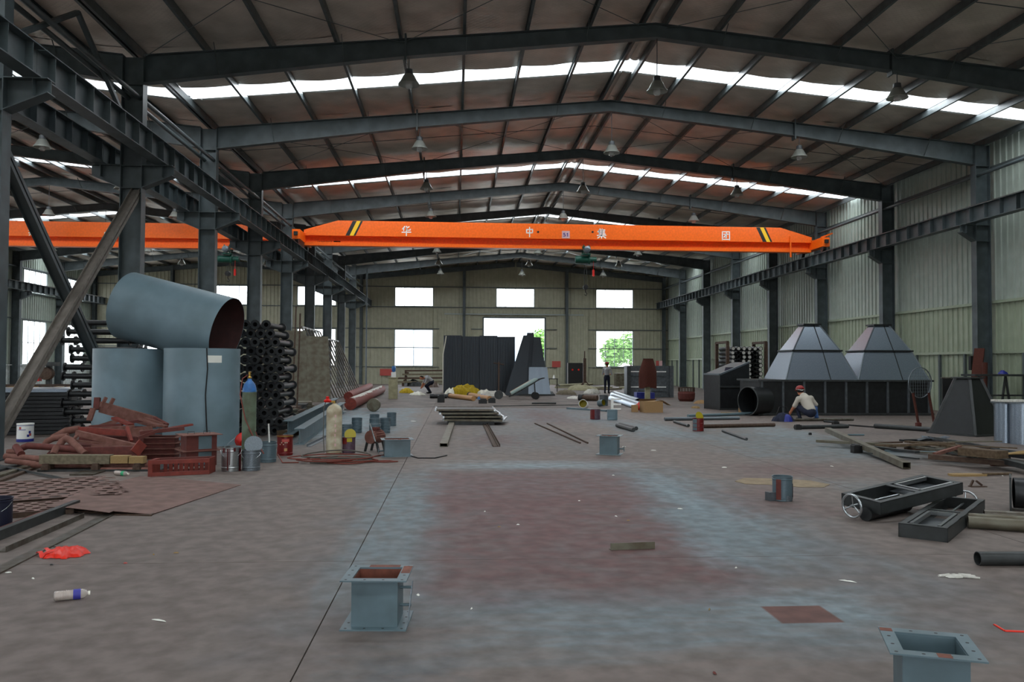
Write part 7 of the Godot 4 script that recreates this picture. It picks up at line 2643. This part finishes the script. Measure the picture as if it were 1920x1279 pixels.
func litter() -> void:
	# scraps of paper, butts and chips that lie about on the floor
	var bits := [[1358, 877, 0.14, 0.1, M.paper, "white paper scrap past the small damper"], [1589, 1091, 0.17, 0.02, M.paper, "thin white strip on the floor by the glove"], [1330, 1144, 0.05, 0.014, M.wood_pale, "cigarette end near the brown floor patch"], [784, 1117, 0.06, 0.03, M.paper, "white paper chip beside the damper lever"], [884, 1143, 0.04, 0.012, M.paper, "white splinter beside the damper"], [971, 985, 0.05, 0.02, M.paper, "white chip on the red stain, beside a yellow one"], [936, 989, 0.05, 0.02, M.wood_pale, "yellow chip on the red stain"], [909, 960, 0.04, 0.02, M.paper, "small white flake at the far edge of the red stain"], [1155, 969, 0.06, 0.02, M.paper, "pale chip beyond the angle offcut"], [1178, 977, 0.05, 0.02, M.wood_pale, "tan chip beyond the angle offcut"], [1275, 955, 0.08, 0.03, M.paper, "white paper shred on the blue stain"], [1086, 940, 0.04, 0.03, M.paper, "white speck of paper near the red stain's end"], [288, 1041, 0.06, 0.02, M.wood_pale, "yellow chip in front of the red sheet"], [330, 1038, 0.07, 0.02, M.wood_pale, "longer yellow chip in front of the red sheet"], [235, 1057, 0.05, 0.04, M.sign_red, "red bottle cap on the floor past the bag"], [62, 1086, 0.06, 0.02, M.paper, "white butt on the floor by the bottle"], [97, 1060, 0.05, 0.03, M.dark_steel, "dark pebble under the plastic bag"], [16, 1075, 0.06, 0.03, M.paper, "pale chip at the end of the flat bar"], [298, 1165, 0.16, 0.012, M.paper, "thin white thread of plastic on the floor"], [1340, 1264, 0.05, 0.02, M.primer, "reddish chip at the bottom edge"], [1380, 1066, 0.04, 0.02, M.paper, "white flake near the cardboard"], [1225, 845, 0.14, 0.1, M.paper, "white paper ball beside the small damper"], [775, 790, 0.3, 0.16, M.paper, "white paper sheet on the floor past the grey cans"], [1170, 838, 0.12, 0.1, M.paper, "white crumb right next to the small damper"], [1690, 905, 0.1, 0.03, M.paper, "white chip between paddle and cardboard"], [1560, 875, 0.12, 0.03, M.paper, "white streak of paper before the cardboard"], [1150, 892, 0.05, 0.03, M.paper, "white chip past the red stain"], [1880, 893, 0.06, 0.02, M.paper, "white chip beside the paddle handle"]]
	for q in bits:
		solo(crumple(q[2] * 0.75, q[3] * 0.75, 0.01, int(q[0]) + 3, 6), "litter_scrap", q[4], q[5], "litter", g(q[0], q[1]), q[0])

# ---------------------------------------------------------------- people

func blob(bones: Array, cell: float) -> ArrayMesh:   # bones: [a, b, radius a, radius b, colour]; tapered capsules melted together and meshed as surface nets
	var lo := Vector3(1e9, 1e9, 1e9)
	var hi := -lo
	for b in bones:
		for i in 2:
			var r := Vector3.ONE * (float(b[2 + i]) + 0.06)
			lo = lo.min(b[i] - r)
			hi = hi.max(b[i] + r)
	var n := Vector3i(((hi - lo) / cell).ceil()) + Vector3i.ONE
	var f := PackedFloat32Array()
	f.resize(n.x * n.y * n.z)
	f.fill(1.0)
	var near := PackedFloat32Array()
	near.resize(f.size())
	near.fill(9.0)
	var who := PackedByteArray()
	who.resize(f.size())
	var k := 0.03
	for bi in bones.size():
		var b: Array = bones[bi]
		var pa: Vector3 = b[0]
		var pb: Vector3 = b[1]
		var ra: float = b[2]
		var rb: float = b[3]
		var m := Vector3.ONE * (maxf(ra, rb) + 0.05)
		var i0 := Vector3i(((pa.min(pb) - m - lo) / cell).floor()).max(Vector3i.ZERO)
		var i1 := Vector3i(((pa.max(pb) + m - lo) / cell).ceil()).min(n - Vector3i.ONE)
		var ab := pb - pa
		var ll := maxf(ab.length_squared(), 1e-8)
		for z in range(i0.z, i1.z + 1):
			for y in range(i0.y, i1.y + 1):
				for x in range(i0.x, i1.x + 1):
					var p := lo + Vector3(x, y, z) * cell
					var t := clampf((p - pa).dot(ab) / ll, 0.0, 1.0)
					var d := p.distance_to(pa + ab * t) - lerpf(ra, rb, t)
					var at := (z * n.y + y) * n.x + x
					var e := f[at]
					var h := maxf(k - absf(d - e), 0.0) / k
					f[at] = minf(d, e) - h * h * k * 0.25
					if d < near[at]:
						near[at] = d
						who[at] = bi
	var id := {}
	var pts := PackedVector3Array()
	var cols := PackedColorArray()
	var step := [1, n.x, n.x * n.y]
	for z in n.z - 1:
		for y in n.y - 1:
			for x in n.x - 1:
				var at := (z * n.y + y) * n.x + x
				var mask := 0
				for c in 8:
					if f[at + (c & 1) * step[0] + ((c >> 1) & 1) * step[1] + (c >> 2) * step[2]] < 0.0:
						mask |= 1 << c
				if mask == 0 or mask == 255:
					continue
				var sum := Vector3.ZERO
				var cnt := 0
				for e in [[0, 1], [2, 3], [4, 5], [6, 7], [0, 2], [1, 3], [4, 6], [5, 7], [0, 4], [1, 5], [2, 6], [3, 7]]:
					if ((mask >> e[0]) & 1) == ((mask >> e[1]) & 1):
						continue
					var v := []
					for c in e:
						v.append(f[at + (c & 1) * step[0] + ((c >> 1) & 1) * step[1] + (c >> 2) * step[2]])
					var t: float = v[0] / (v[0] - v[1])
					var c0 := Vector3(e[0] & 1, (e[0] >> 1) & 1, e[0] >> 2)
					var c1 := Vector3(e[1] & 1, (e[1] >> 1) & 1, e[1] >> 2)
					sum += c0.lerp(c1, t)
					cnt += 1
				id[at] = pts.size()
				pts.append(lo + (Vector3(x, y, z) + sum / cnt) * cell)
				cols.append(bones[who[at]][4])
	var st := SurfaceTool.new()
	st.begin(Mesh.PRIMITIVE_TRIANGLES)
	st.set_smooth_group(0)
	for i in pts.size():
		st.set_color(cols[i])
		st.add_vertex(pts[i])
	for at in id:
		for ax in 3:
			var u: int = step[(ax + 1) % 3]
			var w: int = step[(ax + 2) % 3]
			var s0 := f[at] < 0.0
			var s1: bool = f[at + step[ax]] < 0.0
			if s0 == s1:
				continue
			if not (id.has(at - u) and id.has(at - w) and id.has(at - u - w)):
				continue
			var q := [id[at], id[at - u], id[at - u - w], id[at - w]]
			if s0:
				q = [q[0], q[3], q[2], q[1]]
			for j in [0, 1, 2, 0, 2, 3]:
				st.add_index(q[j])
	st.generate_normals()
	return st.commit()


func figure(label: String, at: Vector3, turn: float, bones: Array, cell: float) -> Node3D:
	if not M.has("body"):
		mat("body", Color(1, 1, 1), 0.85)
		M.body.vertex_color_use_as_albedo = true
	var root := thing("person", label, "person", at, turn)
	part(blob(bones, cell), "body", M.body, root)
	return root


func lin(m: Material) -> Color:
	return m.albedo_color.srgb_to_linear()


func people() -> void:
	var skin := lin(M.skin)
	var shirt := lin(M.shirt)
	var jeans := lin(M.jeans)
	var shoe := lin(M.shoe)
	var hair := lin(M.hair)
	var grey := lin(M.shirt_grey)
	var dark := lin(M.trousers_dark)
	# squatting worker, seen from behind, arms forward and down; -z is where he faces
	var v := func(x: float, y: float, z: float) -> Vector3: return Vector3(x, y, z)
	var b := [
		[v.call(0, 0.24, 0.14), v.call(0.0, 0.34, 0.06), 0.14, 0.14, dark],
		[v.call(0, 0.33, 0.08), v.call(-0.03, 0.58, -0.1), 0.155, 0.16, shirt],
		[v.call(-0.03, 0.58, -0.1), v.call(-0.05, 0.68, -0.17), 0.16, 0.12, shirt],
		[v.call(-0.22, 0.62, -0.14), v.call(0.14, 0.64, -0.14), 0.085, 0.085, shirt],
		[v.call(-0.06, 0.7, -0.2), v.call(-0.09, 0.78, -0.26), 0.055, 0.055, skin],
		[v.call(-0.1, 0.8, -0.28), v.call(-0.11, 0.88, -0.29), 0.085, 0.09, skin],
		[v.call(-0.11, 0.83, -0.37), v.call(-0.11, 0.81, -0.39), 0.02, 0.015, skin],
		[v.call(-0.11, 0.86, -0.27), v.call(-0.11, 0.9, -0.27), 0.092, 0.085, hair],
		[v.call(-0.24, 0.62, -0.14), v.call(-0.33, 0.42, -0.2), 0.07, 0.058, shirt],
		[v.call(-0.33, 0.42, -0.2), v.call(-0.38, 0.2, -0.38), 0.045, 0.034, skin],
		[v.call(-0.38, 0.2, -0.38), v.call(-0.39, 0.13, -0.44), 0.036, 0.03, skin],
		[v.call(0.16, 0.62, -0.14), v.call(0.28, 0.46, -0.1), 0.07, 0.058, shirt],
		[v.call(0.28, 0.46, -0.1), v.call(0.2, 0.36, -0.34), 0.045, 0.036, skin],
		[v.call(0.2, 0.36, -0.34), v.call(0.16, 0.33, -0.4), 0.036, 0.03, skin],
		[v.call(-0.1, 0.25, 0.1), v.call(-0.24, 0.42, -0.3), 0.1, 0.075, dark],
		[v.call(-0.24, 0.42, -0.3), v.call(-0.2, 0.08, -0.12), 0.07, 0.048, dark],
		[v.call(0.1, 0.26, 0.1), v.call(0.29, 0.36, -0.2), 0.1, 0.08, jeans],
		[v.call(0.29, 0.36, -0.2), v.call(0.26, 0.09, -0.02), 0.075, 0.055, jeans],
		[v.call(-0.2, 0.05, -0.08), v.call(-0.22, 0.035, -0.28), 0.045, 0.036, shoe],
		[v.call(0.26, 0.05, 0.0), v.call(0.28, 0.035, -0.2), 0.045, 0.036, shoe]]
	for hand in [[v.call(-0.39, 0.12, -0.45), v.call(-0.1, -0.75, -0.55)], [v.call(0.16, 0.32, -0.41), v.call(-0.4, -0.3, -0.8)]]:
		for i in 4:
			var base: Vector3 = hand[0] + Vector3(-0.025 + 0.017 * i, 0, 0)
			var dir: Vector3 = hand[1].normalized()
			b.append([base, base + dir * (0.07 + 0.012 * sin(i + 0.5)), 0.011, 0.009, skin])
		b.append([hand[0] + Vector3(0.03, 0.02, 0), hand[0] + Vector3(0.05, -0.02, -0.03), 0.012, 0.01, skin])
	var p := on(1516, 789, 0.05)
	var root := figure("worker in a pale T-shirt and jeans squatting with his back turned", p, 0.05, b, 0.0125)
	root.scale = Vector3.ONE * 1.02
	var st := S()
	lathe(st, [V(0.128, 0.0), V(0.13, 0.02), V(0.118, 0.07), V(0.085, 0.115), V(0.04, 0.135), V(0, 0.14)], 22, Transform3D(Basis.from_euler(Vector3(-0.35, 0, 0)), Vector3(-0.11, 0.875, -0.29)), true)
	bx(st, Vector3(-0.11, 0.87, -0.42), Vector3(0.15, 0.012, 0.1), Basis.from_euler(Vector3(-0.35, 0, 0)))
	part(st, "helmet", M.helmet, root)
	st = S()
	tube(st, [Vector3(-0.235, 0.9, -0.27), Vector3(-0.11, 0.875, -0.155), Vector3(0.015, 0.9, -0.27)], 0.012, 6)
	part(st, "helmet_band", M.white, root)
	# cuffs and gloves line: orange cuff on one arm
	# standing worker at the far end
	b = [
		[v.call(0, 0.92, 0), v.call(0, 1.02, 0), 0.14, 0.14, dark],
		[v.call(0, 1.05, 0), v.call(0, 1.34, 0), 0.135, 0.15, grey],
		[v.call(-0.17, 1.42, 0), v.call(0.17, 1.42, 0), 0.075, 0.075, grey],
		[v.call(0, 1.46, 0), v.call(0, 1.56, 0.02), 0.055, 0.052, skin],
		[v.call(0, 1.62, 0.03), v.call(0, 1.72, 0.02), 0.08, 0.09, skin],
		[v.call(0, 1.66, 0.11), v.call(0, 1.63, 0.13), 0.018, 0.014, skin],
		[v.call(0, 1.7, 0.0), v.call(0, 1.76, 0.0), 0.09, 0.075, hair],
		[v.call(-0.2, 1.4, 0), v.call(-0.28, 1.12, 0.04), 0.06, 0.048, grey],
		[v.call(-0.28, 1.12, 0.04), v.call(-0.08, 1.08, 0.25), 0.042, 0.034, skin],
		[v.call(0.2, 1.4, 0), v.call(0.28, 1.12, 0.04), 0.06, 0.048, grey],
		[v.call(0.28, 1.12, 0.04), v.call(0.08, 1.1, 0.26), 0.042, 0.034, skin],
		[v.call(-0.09, 0.92, 0), v.call(-0.11, 0.48, 0.03), 0.095, 0.065, dark],
		[v.call(-0.11, 0.48, 0.03), v.call(-0.11, 0.08, -0.02), 0.062, 0.045, dark],
		[v.call(0.09, 0.92, 0), v.call(0.12, 0.48, 0.03), 0.095, 0.065, dark],
		[v.call(0.12, 0.48, 0.03), v.call(0.12, 0.08, -0.02), 0.062, 0.045, dark],
		[v.call(-0.11, 0.05, -0.03), v.call(-0.12, 0.035, 0.15), 0.045, 0.036, shoe],
		[v.call(0.12, 0.05, -0.03), v.call(0.14, 0.035, 0.15), 0.045, 0.036, shoe]]
	for s in [-1, 1]:
		for i in 4:
			b.append([v.call(s * 0.06, 1.06 + 0.018 * i, 0.27), v.call(s * -0.01, 1.055 + 0.018 * i, 0.31 + 0.005 * i), 0.012, 0.01, skin])
		b.append([v.call(s * 0.06, 1.13, 0.26), v.call(s * 0.02, 1.15, 0.3), 0.013, 0.01, skin])
	root = figure("worker in a grey shirt standing before the far lattice window", on(1138, 738, 0.1), 2.6, b, 0.02)
	st = S()
	lathe(st, [V(0.125, 0), V(0.122, 0.04), V(0.09, 0.1), V(0, 0.13)], 18, Transform3D(Basis(), Vector3(0, 1.7, 0.01)), true)
	part(st, "helmet", M.helmet, root)
	# bending worker near the concrete post
	b = [
		[v.call(0.1, 0.62, 0), v.call(0.12, 0.66, 0), 0.15, 0.15, dark],
		[v.call(0.08, 0.7, 0), v.call(-0.14, 0.86, 0), 0.15, 0.16, grey],
		[v.call(-0.2, 0.86, -0.16), v.call(-0.2, 0.86, 0.16), 0.075, 0.075, grey],
		[v.call(-0.24, 0.86, 0), v.call(-0.34, 0.86, 0), 0.055, 0.052, skin],
		[v.call(-0.4, 0.85, 0), v.call(-0.48, 0.86, 0), 0.085, 0.085, skin],
		[v.call(-0.42, 0.89, 0), v.call(-0.47, 0.91, 0), 0.085, 0.08, hair],
		[v.call(-0.2, 0.84, 0.18), v.call(-0.3, 0.58, 0.2), 0.06, 0.048, grey],
		[v.call(-0.3, 0.58, 0.2), v.call(-0.42, 0.38, 0.12), 0.042, 0.034, skin],
		[v.call(-0.2, 0.84, -0.18), v.call(-0.3, 0.58, -0.2), 0.06, 0.048, grey],
		[v.call(-0.3, 0.58, -0.2), v.call(-0.42, 0.38, -0.12), 0.042, 0.034, skin],
		[v.call(0.1, 0.62, 0.1), v.call(-0.18, 0.44, 0.14), 0.1, 0.075, dark],
		[v.call(-0.18, 0.44, 0.14), v.call(0.04, 0.08, 0.14), 0.065, 0.048, dark],
		[v.call(0.1, 0.62, -0.1), v.call(-0.16, 0.42, -0.14), 0.1, 0.075, dark],
		[v.call(-0.16, 0.42, -0.14), v.call(0.06, 0.08, -0.14), 0.065, 0.048, dark],
		[v.call(0.05, 0.05, 0.14), v.call(-0.13, 0.035, 0.15), 0.045, 0.036, shoe],
		[v.call(0.07, 0.05, -0.14), v.call(-0.11, 0.035, -0.15), 0.045, 0.036, shoe]]
	for s in [-1, 1]:
		for i in 4:
			b.append([v.call(-0.44, 0.36, s * (0.1 + 0.015 * i)), v.call(-0.47, 0.28, s * (0.09 + 0.015 * i)), 0.012, 0.01, skin])
		b.append([v.call(-0.42, 0.36, s * 0.09), v.call(-0.42, 0.31, s * 0.06), 0.013, 0.01, skin])
	figure("worker in a grey shirt crouched over scrap by the concrete post", on(805, 738, 0.1), 0.3, b, 0.02)
